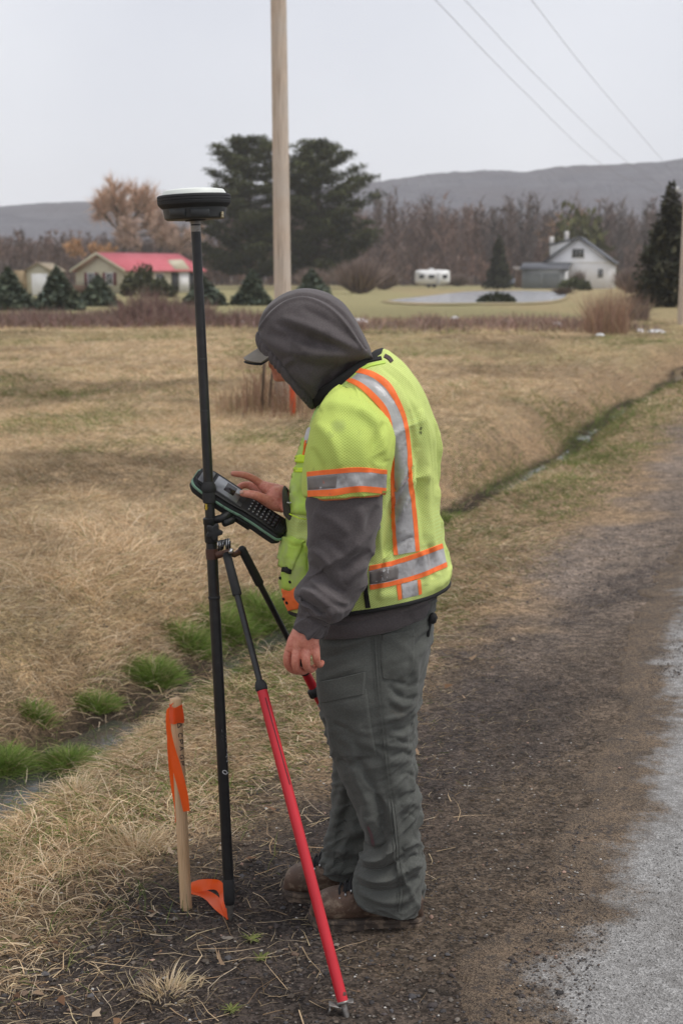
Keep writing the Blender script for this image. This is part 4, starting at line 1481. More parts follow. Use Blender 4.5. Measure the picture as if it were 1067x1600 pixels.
# snow remnants at the field edge
M_SNOW = mat('old snow', (.80, .81, .84), .7, (.70, .70, .72), scale=6, bmp=.5, bscale=8, bdist=.02)
for k, (px, py, w_, h_, lb) in enumerate(((1012, 520, .40, .08, 'largest white snow remnant, at the right end of the field edge'), (987, 520, .22, .09, 'white snow remnant just left of the largest one'), (926, 527, .18, .07, 'small snow remnant in the grass below the pinkish weeds'),
                                          (678, 509, .42, .12, 'snow remnant in the brush below the caravan'), (706, 501, .26, .10, 'tiny snow remnant in the brush below the pond, left one'), (783, 507, .30, .12, 'snow remnant in the brush right of centre'), (556, 508, .60, .14, 'snow remnant beside the back of the grey hood'),
                                          (381, 510, .24, .12, 'tiny snow remnant left of the hood at the field edge'), (860, 512, .3, .08, 'faint snow remnant in the brush near the pinkish weeds'))):
    p = gnd(px, py, .02); p.y -= 1.2
    rr = np.random.default_rng(400 + k)
    a = np.linspace(0, 2 * np.pi, 18, endpoint=False)
    rows = []
    ph = rr.uniform(0, 6, 3)
    rad = 1 + .25 * np.sin(2 * a + ph[0]) + .15 * np.sin(3 * a + ph[1])
    for f, z in ((1.0, -.02), (.92, .45), (.7, .8), (.35, 1.0), (.02, 1.02)):
        rows.append(np.stack([p.x + rad * f * w_ * .62 * np.cos(a), p.y + rad * f * w_ * np.sin(a), float(H(p.x, p.y)) + z * h_ * (1 + .2 * np.sin(3 * a + ph[2])) + 0 * a], 1))
    o = mesh('snow_patch', np.concatenate(rows), grid_faces(5, 18, True), M_SNOW, None, loc=(p.x, p.y, float(H(p.x, p.y))))
    tag(o, lb, 'snow', 'snow remnants along the field edge')

# stones of the shoulder
def stones(n, y0, y1, size, seed, dens_f, cols, pw=.6, mx=.29):
    rr = np.random.default_rng(seed)
    X, Y = scatter_view(n, y0, y1, mx, pw, seed)
    u, v = uv_of(X, Y)
    k = rr.uniform(0, 1, n) < dens_f(u, v)
    X, Y, u, v = X[k], Y[k], u[k], v[k]; n = len(X)
    s = size[0] * (size[1] / size[0])**(rr.beta(1.2, 3.2, n))
    base = np.array([[1, 0, 0], [-1, 0, 0], [0, 1, 0], [0, -1, 0], [0, 0, 1], [0, 0, -1], [.7, .7, .4], [-.7, .6, .5], [.6, -.7, .5], [-.6, -.7, .4]], float)
    tri = np.array([[6, 2, 4], [0, 6, 4], [2, 7, 4], [7, 1, 4], [1, 9, 4], [9, 3, 4], [3, 8, 4], [8, 0, 4], [0, 2, 6], [2, 1, 7], [1, 3, 9], [3, 0, 8]])
    V = base[None] * (1 + rr.uniform(-.28, .28, (n, 10, 3))) * s[:, None, None] * np.stack([np.ones(n), rr.uniform(.6, 1, n), rr.uniform(.45, .8, n)], 1)[:, None, :]
    a = rr.uniform(0, 6.3, n); c_, s_ = np.cos(a)[:, None], np.sin(a)[:, None]
    V = np.stack([V[..., 0] * c_ - V[..., 1] * s_, V[..., 0] * s_ + V[..., 1] * c_, V[..., 2]], -1)
    V += np.stack([X, Y, height(u, v) + s * .18 + .011 * (u < .78)], 1)[:, None, :]
    F = (np.arange(n)[:, None, None] * 10 + tri[None]).reshape(-1, 3)
    cc = cols[rr.integers(0, len(cols), n)] * rr.uniform(.6, 1.3, (n, 1))
    return V.reshape(-1, 3), F, np.zeros((0, 4), int), np.repeat(cc, 10, 0)


GCOL = np.array([[.065, .055, .05], [.085, .07, .058], [.05, .046, .046], [.12, .098, .08], [.10, .08, .062], [.07, .066, .068], [.15, .13, .11], [.06, .05, .048], [.11, .075, .055]])
hp = Heap()
fd = lambda u, v: (.25 + .75 * ss(.38, .62, fbm(u * 1.7, v * .7, 131, 3))) * ss(.48, .80, u) * (1 - .85 * ss(1.5, 2.4, u))
hp.add(*stones(52000, 2.9, 8.5, (.0022, .0085), 501, fd, GCOL, pw=.4))
hp.add(*stones(14000, 8, 18, (.005, .014), 502, lambda u, v: fd(u, v) * .8, GCOL * 1.35, pw=.8))
hp.add(*stones(5200, 2.9, 7.5, (.006, .017), 503, lambda u, v: fd(u, v) * .28, GCOL * 1.1, pw=.3))
hp.add(*stones(1500, 2.9, 7.5, (.003, .011), 504, lambda u, v: ss(.5, .8, u) * (1 - ss(2.0, 2.6, u)) * .5, np.array([[.34, .32, .29], [.46, .44, .41], [.28, .25, .22], [.34, .22, .17]]), pw=.3))
hp.add(*stones(26000, 2.9, 7.0, (.0018, .005), 505, lambda u, v: (1 - ss(.2, .7, u)) * (.25 + .75 * ss(.05, .6, u)), np.array([[.24, .235, .225], [.17, .163, .155], [.32, .31, .30], [.12, .11, .10]]), pw=.4))
hp.build('gravel', mat_vc('road gravel', .85, .25))

# a few dead leaves and small weed rosettes
hp = Heap()
n = 260
X, Y = scatter_view(n, 2.9, 7.5, .28, .3, 601)
u, v = uv_of(X, Y)
k = (u > 1.5) & (u < 3.3)
X, Y, u, v = X[k], Y[k], u[k], v[k]; n = len(X)
r = np.random.default_rng(602)
cc = np.array([[.24, .14, .08], [.33, .23, .15], [.18, .10, .06], [.40, .31, .22]])[r.integers(0, 4, n)] * r.uniform(.7, 1.2, (n, 1))
hp.add(*blades(np.stack([X, Y, height(u, v) + .012], 1), r.uniform(0, 6.3, n), r.uniform(.022, .05, n), r.uniform(.014, .028, n), r.uniform(-.1, .5, n), r.uniform(-.2, .4, n), cc, 3, .25, 603))
hp.build('leaf_litter', M_STRAW)
for k, (px, py, lb) in enumerate(((408, 1500, 'small green weed rosette on the dirt left of the red tripod leg'), (392, 1470, 'second small weed rosette on the dirt, nearer the black pole'), (362, 1580, 'weed rosette at the bottom edge of the picture'), (590, 1285, 'yellow green weed beside the far boot'))):
    p = gnd(px, py, -.02); zz = float(H(p.x, p.y)); p.z = zz
    rr = np.random.default_rng(610 + k); n = 16
    az = np.linspace(0, 6.28, n, endpoint=False) + rr.normal(0, .2, n)
    b = blades(np.tile([p.x, p.y, zz + .002], (n, 1)), az, rr.uniform(.025, .05, n), rr.uniform(.006, .010, n), np.full(n, .45), np.full(n, .22), np.array([[.15, .17, .05]]) * rr.uniform(.6, 1.5, (n, 1)), 3, .15, 611 + k)
    tag(mesh('weed_rosette', b[0], [b[1], b[2]], M_GRASS, None, loc=p, smooth=False, col=b[3]), lb, 'weed', 'weed rosettes on the dirt')
# ---------------------------------------------------------------- the worker
def rg(fx, fy, bx, by, Y, ry, dY=0.0, p=None):
    r_ = (at(fx, fy, Y + dY), at(bx, by, Y - dY), ry)
    return r_ + (p,) if p else r_


YB = 3.97                                   # body centre plane
BASE = Vector((at(585, 1430, 3.95).x, 3.98, 0.0))
# cloth materials
def cloth(name, c, c2, weave=900, wstr=.25, scale=7, dirt=None, dscale=8, dlo=.58, dhi=.75, rough=.9, sheen=.25, fold=.0):
    m, t, b = M_new(name)
    col = mixc(t, ramp(t, noise(t, scale, 5, .6), .3, .7), c2, c)
    col = mixc(t, ramp(t, noise(t, 260, 2, .6), .3, .7), col, tuple(q * 1.25 for q in c))
    if dirt: col = mixc(t, ramp(t, noise(t, dscale, 5, .7), dlo, dhi), col, dirt)
    t.links.new(col, b.inputs['Base Color'])
    b.inputs['Roughness'].default_value = rough; b.inputs['Specular IOR Level'].default_value = .15
    b.inputs['Sheen Weight'].default_value = sheen; b.inputs['Sheen Roughness'].default_value = .55
    n1_ = noise(t, weave, 2, .6); n2_ = noise(t, 38, 4, .55)
    bp = nd(t, 'ShaderNodeBump', Strength=wstr, Distance=.0012); t.links.new(n1_, bp.inputs['Height'])
    b2 = nd(t, 'ShaderNodeBump', Strength=.35, Distance=.004); t.links.new(n2_, b2.inputs['Height']); t.links.new(bp.outputs[0], b2.inputs['Normal'])
    t.links.new(b2.outputs[0], b.inputs['Normal'])
    return m


M_HOOD = cloth('grey fleece', (.082, .071, .071), (.064, .056, .056), dirt=(.050, .043, .042), sheen=.15)
M_TROUS = cloth('grey green work cloth', (.080, .083, .075), (.064, .067, .060), weave=1400, wstr=.15, dirt=(.098, .082, .064), dscale=5, dlo=.60, dhi=.8, sheen=.1)
M_BLACK = mat('black binding', (.014, .014, .014), .8, scale=20, bmp=.3)
M_ORANGE = mat('orange tape', (1.0, .21, .045), .6, (.92, .16, .035), scale=30, bmp=.2, bscale=700, dirt=(.42, .13, .06), dscale=26, dlo=.62, dhi=.8)
M_TAPE = mat('grey reflective tape', (.46, .455, .455), .38, (.36, .355, .355), scale=14, bmp=.55, bscale=34, bdist=.006, spec=.6, dirt=(.19, .175, .165), dscale=17, dlo=.55, dhi=.72)
M_TAPE_D = mat('soiled reflective tape', (.22, .20, .19), .5, (.15, .135, .125), scale=18, bmp=.25, bscale=60, bdist=.002, dirt=(.55, .12, .04), dscale=26, dlo=.60, dhi=.66)
M_LIMEP = mat('lime pocket cloth', (.50, .70, .10), .8, (.44, .62, .12), scale=8, bmp=.3, bscale=40, bdist=.003, dirt=(.40, .47, .19), dscale=13, dlo=.45, dhi=.7)
M_LIMEB = mat('bright lime trim', (.64, .86, .03), .7, (.56, .78, .03), scale=9, bmp=.25, bscale=90, bdist=.002)


def mesh_cloth(name, c, c2, hole, pitch, depth, stripes=0.0, spot=None):
    m, t, b = M_new(name)
    uv = t.nodes.new('ShaderNodeUVMap'); uv.uv_map = 'UVMap'
    sp = t.nodes.new('ShaderNodeSeparateXYZ'); t.links.new(uv.outputs[0], sp.inputs[0])
    def sn(sock, k, ph=0.0):
        a = nd(t, 'ShaderNodeMath', operation='MULTIPLY_ADD'); t.links.new(sock, a.inputs[0]); a.inputs[1].default_value = k; a.inputs[2].default_value = ph
        s_ = nd(t, 'ShaderNodeMath', operation='SINE'); t.links.new(a.outputs[0], s_.inputs[0]); return s_.outputs[0]
    k = 2 * math.pi / pitch
    pr = nd(t, 'ShaderNodeMath', operation='MULTIPLY'); t.links.new(sn(sp.outputs[0], k), pr.inputs[0]); t.links.new(sn(sp.outputs[1], k * .9), pr.inputs[1])
    dots = ramp(t, pr.outputs[0], .28, .62)
    col = mixc(t, ramp(t, noise(t, 9, 5, .6), .3, .7), c2, c)
    col = mixc(t, ramp(t, noise(t, 21, 5, .7), .60, .78), col, tuple(q * .55 + .03 for q in c2))
    if stripes:
        sm = ramp(t, sn(sp.outputs[1], 2 * math.pi / .0095), .15, .7)
        mk = ramp(t, noise(t, 5, 3), .48, .75)
        ml = nd(t, 'ShaderNodeMath', operation='MULTIPLY'); t.links.new(sm, ml.inputs[0]); t.links.new(mk, ml.inputs[1])
        col = mixc(t, ml.outputs[0], col, (.60, .75, .30))
    if spot:                                             # a round oily smudge on this sleeve
        tc_ = t.nodes.new('ShaderNodeTexCoord')
        dn = nd(t, 'ShaderNodeVectorMath', operation='DISTANCE'); t.links.new(tc_.outputs['Object'], dn.inputs[0]); dn.inputs[1].default_value = spot[0]
        nz_ = nd(t, 'ShaderNodeMath', operation='MULTIPLY_ADD'); t.links.new(noise(t, 60, 3), nz_.inputs[0]); nz_.inputs[1].default_value = .018; t.links.new(dn.outputs['Value'], nz_.inputs[2])
        sm_ = nd(t, 'ShaderNodeMath', operation='MULTIPLY'); t.links.new(nz_.outputs[0], sm_.inputs[0]); sm_.inputs[1].default_value = 1 / (spot[1] * 2)
        col = mixc(t, ramp(t, sm_.outputs[0], .38, .72, (.55, .55, .55, 1), (0, 0, 0, 1)), col, (.25, .30, .12))
    col = mixc(t, dots, col, hole)
    t.links.new(col, b.inputs['Base Color'])
    b.inputs['Roughness'].default_value = .75; b.inputs['Specular IOR Level'].default_value = .2
    bp = nd(t, 'ShaderNodeBump', Strength=.5, Distance=.001); bp.invert = True; t.links.new(dots, bp.inputs['Height'])
    b2 = nd(t, 'ShaderNodeBump', Strength=.3, Distance=.004); t.links.new(noise(t, 32, 4), b2.inputs['Height']); t.links.new(bp.outputs[0], b2.inputs['Normal'])
    t.links.new(b2.outputs[0], b.inputs['Normal'])
    return m


M_VEST = mesh_cloth('lime mesh cloth', (.62, .71, .235), (.53, .63, .20), (.38, .47, .11), .0062, .5, stripes=1)
M_SLEEVE = mesh_cloth('lime sleeve mesh', (.58, .69, .165), (.50, .62, .15), (.36, .45, .07), .0064, .5, spot=(tuple(at(529, 668, 3.66) - BASE), .024))

m, t, b = M_new('skin')
c = mixc(t, ramp(t, noise(t, 35, 4), .3, .7), (.60, .225, .15), (.70, .31, .225))
c = mixc(t, ramp(t, noise(t, 160, 3), .4, .7), c, (.56, .175, .12))
t.links.new(c, b.inputs['Base Color']); b.inputs['Roughness'].default_value = .5
b.inputs['Subsurface Weight'].default_value = .12; b.inputs['Subsurface Radius'].default_value = (.012, .005, .003); b.inputs['Subsurface Scale'].default_value = .5
bump(t, b, noise(t, 220, 3), .25, .0008)
M_SKIN = m

# ---- body: head, trunk, limbs, hands as one mesh -------------------------------------------------
def pillars(chains, vox):
    """limb chains -> one closed skin through a voxel remesh of overlapping tapered tubes"""
    g = G()
    for pts, rad in chains:
        P = hermite_cr(np.array([tuple(p) for p in pts]), max(9, 5 * len(pts)))
        q = np.interp(np.linspace(0, 1, len(P)), np.linspace(0, 1, len(rad)), rad)
        # round the ends
        d0 = P[0] - P[1]; d0 /= np.linalg.norm(d0); d1 = P[-1] - P[-2]; d1 /= np.linalg.norm(d1)
        P = np.concatenate([[P[0] + d0 * q[0] * .75], [P[0] + d0 * q[0] * .5], P, [P[-1] + d1 * q[-1] * .5], [P[-1] + d1 * q[-1] * .75]])
        q = np.concatenate([[q[0] * .35, q[0] * .8], q, [q[-1] * .8, q[-1] * .35]])
        g.tube(P, q, 14)
    V, fs = g.get()
    me = raw_mesh('tmp', V, fs)
    o = bpy.data.objects.new('tmp', me); COL.objects.link(o)
    md = o.modifiers.new('r', 'REMESH'); md.mode = 'VOXEL'; md.voxel_size = vox
    ms = o.modifiers.new('s', 'SMOOTH'); ms.factor = .5; ms.iterations = 4
    dg = bpy.context.evaluated_depsgraph_get()
    ev = o.evaluated_get(dg).to_mesh()
    n = len(ev.vertices)
    co = np.empty(n * 3, np.float32); ev.vertices.foreach_get('co', co)
    ev.calc_loop_triangles()
    tr = np.empty(len(ev.loop_triangles) * 3, np.int32); ev.loop_triangles.foreach_get('vertices', tr)
    o.evaluated_get(dg).to_mesh_clear()
    bpy.data.objects.remove(o)
    bpy.data.meshes.remove(me)
    return co.reshape(-1, 3).astype(float), tr.reshape(-1, 3)


A3 = at
# near (left) hand: hangs, fingers curled, back of the hand towards the road
hw = [
    ([A3(490, 960, 3.70), A3(482, 982, 3.69), A3(474, 1000, 3.685)], [.030, .029, .030]),
    ([A3(474, 988, 3.685), A3(459, 1003, 3.685), A3(454, 1013, 3.685)], [.022, .016, .0125]),
    ([A3(479, 990, 3.68), A3(468, 1004, 3.675), A3(466, 1015, 3.675)], [.022, .017, .0125]),
    ([A3(484, 990, 3.675), A3(480, 1005, 3.67), A3(480, 1015, 3.67)], [.022, .017, .0120]),
    ([A3(487, 990, 3.68), A3(489, 1003, 3.675), A3(492, 1011, 3.675)], [.018, .0155, .0115]),
    ([A3(474, 1000, 3.715), A3(470, 1012, 3.72)], [.024, .020]),
    # fingers: knuckle, middle joint, end joint, tip
    ([A3(453, 1012, 3.690), A3(449, 1029, 3.690), A3(452, 1042, 3.703), A3(464, 1049, 3.722), A3(474, 1047, 3.735)], [.0112, .0105, .0098, .0088, .0078]),
    ([A3(465, 1014, 3.675), A3(462, 1032, 3.668), A3(464, 1044, 3.682), A3(473, 1049, 3.707), A3(482, 1045, 3.723)], [.0118, .0110, .0103, .0093, .0080]),
    ([A3(479, 1014, 3.668), A3(478, 1031, 3.660), A3(480, 1042, 3.674), A3(486, 1046, 3.700), A3(492, 1042, 3.716)], [.0115, .0108, .0100, .0090, .0078]),
    ([A3(493, 1011, 3.674), A3(494, 1025, 3.668), A3(496, 1035, 3.680), A3(500, 1039, 3.703), A3(503, 1035, 3.716)], [.0106, .0098, .0090, .0080, .0070]),
    ([A3(466, 988, 3.71), A3(456, 1006, 3.725), A3(456, 1024, 3.735), A3(462, 1038, 3.735)], [.016, .0135, .0115, .0090]),
]
hw = [(a_, [q_ * 1.13 for q_ in b2_]) for a_, b2_ in hw]
nh = pillars(hw, .0021)
# far (right) hand: thumb on the keypad, fingers round the far side of the controller
YH = 3.985
fw = [
    ([A3(470, 784, YH + .03), A3(447, 781, YH + .01), A3(430, 775, YH)], [.032, .030, .032]),
    ([A3(440, 772, YH + .01), A3(420, 764, YH + .02), A3(408, 758, YH + .03)], [.026, .021, .014]),
    ([A3(440, 785, YH), A3(428, 785, YH - .01), A3(418, 782, YH - .02)], [.030, .024, .018]),
    ([A3(436, 780, YH + .02), A3(416, 774, YH + .045), A3(404, 768, YH + .055)], [.026, .020, .013]),
    ([A3(436, 786, YH + .03), A3(418, 784, YH + .06), A3(408, 780, YH + .07)], [.024, .018, .012]),
    # index
    ([A3(409, 757, YH + .03), A3(394, 747, YH + .02), A3(380, 742, YH + .005), A3(364, 740, YH - .005)], [.0125, .0108, .0098, .0080]),
    # middle, ring, little: down the far flank
    ([A3(404, 766, YH + .055), A3(388, 758, YH + .06), A3(376, 760, YH + .05), A3(370, 768, YH + .04)], [.0125, .0112, .0100, .0084]),
    ([A3(408, 776, YH + .065), A3(393, 770, YH + .075), A3(384, 776, YH + .065), A3(380, 784, YH + .05)], [.0120, .0108, .0096, .0080]),
    ([A3(412, 784, YH + .065), A3(400, 782, YH + .075), A3(394, 790, YH + .065), A3(392, 798, YH + .05)], [.0105, .0095, .0086, .0072]),
    # thumb
    ([A3(428, 785, YH - .015), A3(412, 779, YH - .03), A3(396, 773, YH - .04), A3(379, 771, YH - .042)], [.0165, .0140, .0125, .0098]),
]
fh = pillars(fw, .0021)

# head: face looks down and to the left under the hood
HC = A3(469, 543, YB + .02)
fdir = Vector((-.74, .10, -.66)).normalized()           # the way the face looks
updir = Vector((-.66, .06, .75)); updir = (updir - fdir * updir.dot(fdir)).normalized()
sdir = fdir.cross(updir)
nth, nph = 72, 96
th = np.linspace(0, np.pi, nth)[:, None]; ph = np.linspace(0, 2 * np.pi, nph, endpoint=False)[None, :]
ux = np.sin(th) * np.sin(ph); uy = np.sin(th) * np.cos(ph); uz = np.cos(th) * np.ones_like(ph)     # side, front, up
fx = .076 * ux; fy = .096 * uy; fz = .118 * uz
fy = np.where(uy > 0, fy * .92, fy)
jaw = ss(-.1, -1, uz)
fx = fx * (1 - .28 * jaw); fy = fy + .012 * jaw * (uy > 0)
front = np.clip(uy, 0, 1)
def blob(sx, sz, wx, wz): return np.exp(-((ux - sx) / wx)**2 - ((uz - sz) / wz)**2) * front
fy = fy + .026 * blob(0, -.20, .13, .17) + .012 * blob(0, .03, .10, .20) + .008 * blob(0, .18, .5, .08)
fy = fy - .010 * blob(.34, .06, .17, .11) - .010 * blob(-.34, .06, .17, .11)
fy = fy + .007 * blob(0, -.50, .26, .05) + .007 * blob(0, -.60, .24, .05) - .004 * blob(0, -.55, .26, .02) + .009 * blob(0, -.82, .25, .14)
for s_ in (-1, 1):                                       # ears, eyeballs
    ear = np.exp(-((uy + .05) / .16)**2 - ((uz + .03) / .22)**2) * np.clip(s_ * ux, 0, 1)**2
    fx = fx + s_ * .018 * ear
    fy = fy + .005 * np.exp(-((ux - s_ * .34) / .08)**2 - ((uz - .05) / .05)**2) * front
HV = np.array(HC) + fx[..., None] * np.array(sdir) + fy[..., None] * np.array(fdir) + fz[..., None] * np.array(updir)
# trunk, neck and limbs under the clothes
trunk = Loft([rg(510, 636, 580, 590, YB, .060), rg(510, 672, 615, 620, YB, .10), rg(496, 710, 650, 675, YB, .150), rg(474, 790, 662, 790, YB, .15), rg(470, 880, 668, 880, YB, .155), rg(500, 985, 668, 975, YB, .15), rg(520, 1080, 648, 1070, YB, .13)], 48, 40)
neck = Loft([rg(478, 575, 532, 545, YB + .01, .055), rg(500, 610, 560, 575, YB, .06), rg(520, 650, 590, 610, YB, .08)], 32, 12)
def limb(pts, rad): return (pts, rad)
lg = G()
for V, F in ((trunk.data(True, True)[0], trunk.data(True, True)[1]), (neck.data()[0], neck.data()[1])):
    lg.add(V, F)
for pts, rad in (
    ([A3(556, 668, 3.82), A3(540, 760, 3.76), A3(530, 890, 3.735), A3(500, 950, 3.71), A3(484, 980, 3.69)], [.055, .052, .045, .038, .030]),
    ([A3(560, 668, 4.13), A3(545, 760, 4.19), A3(530, 865, 4.17), A3(490, 830, 4.05), A3(450, 782, 3.95)], [.055, .052, .045, .038, .031]),
    ([A3(580, 1010, 3.88), A3(580, 1180, 3.88), A3(606, 1250, 3.885), A3(606, 1330, 3.90), A3(612, 1415, 3.895)], [.085, .068, .055, .05, .04]),
    ([A3(580, 1010, 4.05), A3(570, 1180, 4.07), A3(560, 1250, 4.08), A3(548, 1330, 4.09), A3(548, 1390, 4.085)], [.085, .068, .055, .05, .04])):
    P = hermite_cr(np.array([tuple(p) for p in pts]), 24)
    lg.tube(P, np.interp(np.linspace(0, 1, 24), np.linspace(0, 1, len(rad)), rad), 16)
g = G()
g.add(HV.reshape(-1, 3), grid_faces(nth, nph, True))
V, fs = lg.get(); g.add(V, fs)
g.add(*nh); g.add(*fh)
base = BASE
person = g.build('person', M_SKIN, None, loc=base, smooth=True)
tag(person, 'worker in grey hood and lime safety vest looking down at a handheld controller', 'person')

M_NAIL = mat('finger nail', (.72, .42, .33), .35, scale=50)
nq = A3(377.5, 768.5, YH - .0525)
mesh('thumb_nail', *[q for q in G().lathe([(0, .0022), (.0035, .0018), (.0052, .0006), (.0056, -.002)], nq, (-.15, -.8, .6), 14).get()], M_NAIL, person)
# ---- trousers ------------------------------------------------------------------------------------
nl = Loft([rg(501, 940, 677, 935, 3.905, .095), rg(499, 985, 675, 970, 3.90, .100), rg(496, 1040, 669, 1024, 3.888, .109), rg(497, 1088, 655, 1085, 3.88, .112),
           rg(508, 1122, 644, 1118, 3.88, .108), rg(518, 1163, 644, 1155, 3.88, .102), rg(528, 1195, 645, 1190, 3.88, .096), rg(543, 1232, 649, 1228, 3.88, .092),
           rg(561, 1275, 651, 1268, 3.882, .088), rg(574, 1306, 650, 1308, 3.885, .085), rg(567, 1333, 657, 1336, 3.89, .088), rg(556, 1362, 659, 1364, 3.893, .088),
           rg(549, 1386, 657, 1402, 3.895, .085), rg(553, 1401, 656, 1424, 3.895, .083)], 200, 260, power=2.3)
nl.noise(.0075, 9, 6, 3).noise(.0018, 26, 20, 5)
back = lambda ph: .30 + .70 * ss(.2, .9, np.cos(ph))          # more creases at the back of the leg
nl.ridges(.0125, 3.0, 20, .35, 7, 2.0, lo=.16, hi=1.0, side=back).ridges(.0095, 5, 9, -.9, 8, 2.0).ridges(.0055, 10, 30, .3, 9, 1.8, side=back)
nl.strokes([
    # drag lines from the seat and behind the knee: slanting, uneven, sharp
    ([(672, 985), (652, 1006), (632, 1040)], 6, -.010), ([(668, 1006), (652, 1030), (646, 1062)], 6, .009), ([(655, 1062), (640, 1072), (618, 1062)], 4, -.006),
    ([(652, 1088), (630, 1090), (606, 1072)], 3.5, -.007), ([(648, 1098), (628, 1102), (604, 1086)], 5, .006),
    ([(644, 1114), (626, 1112), (604, 1098)], 3, -.005), ([(644, 1130), (630, 1140), (612, 1140)], 3.5, -.007), ([(645, 1140), (628, 1150), (608, 1148)], 5, .0055),
    ([(645, 1160), (632, 1160), (616, 1152)], 3, -.005), ([(646, 1182), (630, 1176), (610, 1184)], 4, -.006), ([(648, 1193), (634, 1188), (612, 1196)], 5, .005),
    ([(649, 1216), (638, 1208), (624, 1212)], 3, -.0055), ([(650, 1238), (638, 1240), (620, 1252)], 3.5, -.006), ([(651, 1258), (640, 1254), (628, 1260)], 4, .005), ([(651, 1280), (640, 1272), (630, 1274)], 3, -.004),
    # long pulls down the thigh and shin
    ([(540, 1176), (556, 1210), (572, 1248), (583, 1292)], 9, .014), ([(556, 1182), (576, 1222), (594, 1258)], 7, -.010), ([(528, 1186), (548, 1192), (578, 1184)], 5, -.008),
    ([(566, 1258), (580, 1298), (583, 1326)], 8, .014), ([(590, 1240), (598, 1280), (594, 1318)], 8, -.016), ([(606, 1250), (611, 1300), (604, 1338)], 7, .010), ([(624, 1240), (632, 1290), (634, 1330)], 8, -.005),
    # stacked folds on the boot
    ([(560, 1330), (576, 1344), (598, 1340), (618, 1318)], 6, .020), ([(566, 1316), (584, 1327), (600, 1320), (612, 1298)], 5, -.015),
    ([(556, 1350), (580, 1361), (606, 1357), (632, 1336)], 4, -.016), ([(553, 1364), (580, 1375), (608, 1374), (636, 1358)], 6, .017),
    ([(556, 1380), (584, 1393), (612, 1392), (640, 1380)], 4, -.012), ([(560, 1394), (596, 1408), (626, 1408), (652, 1398)], 6, .010),
    ([(658, 1336), (646, 1338), (630, 1352)], 4, -.012), ([(660, 1352), (646, 1354), (634, 1364)], 5, .012), ([(656, 1372), (644, 1374), (634, 1382)], 4, -.008), ([(655, 1316), (642, 1318), (630, 1328)], 5, .012),
    # front of thigh
    ([(505, 1060), (530, 1052), (560, 1038)], 5, .006), ([(500, 1030), (530, 1022), (572, 1004)], 5, -.007), ([(498, 1012), (540, 1008), (580, 996)], 6, .006), ([(530, 1150), (550, 1165), (552, 1195)], 7, .008),
    ([(515, 1120), (535, 1135), (560, 1138)], 6, -.007),
])
fl = Loft([rg(503, 945, 668, 940, 4.045, .105), rg(500, 1050, 655, 1040, 4.05, .105), rg(505, 1120, 630, 1115, 4.06, .1), rg(520, 1190, 622, 1185, 4.07, .092),
           rg(521, 1240, 612, 1238, 4.08, .087), rg(518, 1280, 602, 1280, 4.08, .083), rg(510, 1314, 598, 1316, 4.08, .08), rg(503, 1342, 597, 1350, 4.085, .078), rg(506, 1358, 595, 1374, 4.085, .074)], 140, 170, power=2.3)
fl.noise(.0075, 9, 7, 13).noise(.0018, 26, 20, 15)
fl.ridges(.011, 3.5, 18, .5, 17, 2.0).ridges(.0055, 10, 32, .3, 19, 1.5)
fl.strokes([([(540, 1215), (530, 1260), (520, 1300)], 7, 0.0096), ([(548, 1240), (538, 1280), (528, 1315)], 6, -0.0096), ([(510, 1320), (530, 1330), (552, 1325)], 7, 0.0128),
            ([(506, 1338), (530, 1348), (556, 1342)], 6, -0.0128), ([(508, 1352), (534, 1362), (560, 1358)], 7, 0.0128), ([(545, 1290), (560, 1300), (575, 1295)], 7, 0.0096)])
pelvis = Loft([rg(500, 930, 681, 926, YB, .165), rg(498, 1000, 676, 985, YB, .17), rg(498, 1050, 668, 1035, YB, .165), rg(500, 1090, 655, 1080, YB, .15), rg(520, 1125, 635, 1120, YB, .10)], 90, 60)
g = G(); UVs = []
for L_ in (nl, fl, pelvis):
    V, F, uv = L_.data(False, L_ is pelvis); g.add(V, F); UVs.append(uv)
V, fs = g.get()
tr = mesh('trousers', V, fs, M_TROUS, person, uv=np.concatenate(UVs))
bv_tr = join_bvh(nl.bvh())
bv_fl = join_bvh(fl.bvh())


def panel(name, bv, left, right, m, parent, h=.002, n=30, mm=12, **k):
    V, F, uv = drape(bv, left, right, n, mm, h, **k)
    return autosmooth(mesh(name, V, F, m, parent, uv=uv), 38)


M_TROUS2 = cloth('work cloth pocket', (.077, .080, .072), (.062, .065, .058), weave=1400, wstr=.15, dirt=(.06, .06, .052), dscale=9, sheen=.1)
# cargo pocket, its flap, back pocket
pk = panel('cargo_pocket', bv_tr, [(500, 1086), (513, 1140), (531, 1181)], [(573, 1076), (580, 1130), (589, 1181)], M_TROUS2, tr, .003, 40, 26, puff=.005)
bv_p = join_bvh(nl.bvh(), (np.array([v.co for v in pk.data.vertices]) + np.array(base), grid_faces(40, 26)))
panel('pocket_flap', bv_tr, [(497, 1066), (498, 1082), (501, 1098)], [(572, 1049), (571, 1066), (569, 1084)], M_TROUS2, tr, .0078, 16, 26, puff=.002)
panel('pocket_band', bv_tr, [(497, 1056), (497, 1064)], [(574, 1040), (573, 1048)], M_TROUS2, tr, .002, 6, 26)
panel('back_pocket', bv_tr, [(593, 1000), (593, 1030), (597, 1060)], [(648, 990), (647, 1040), (634, 1064)], M_TROUS2, tr, .0028, 24, 20, puff=.003)
panel('pocket_hem', bv_tr, [(596, 992), (596, 1003)], [(646, 982), (648, 994)], M_TROUS2, tr, .0045, 5, 16)
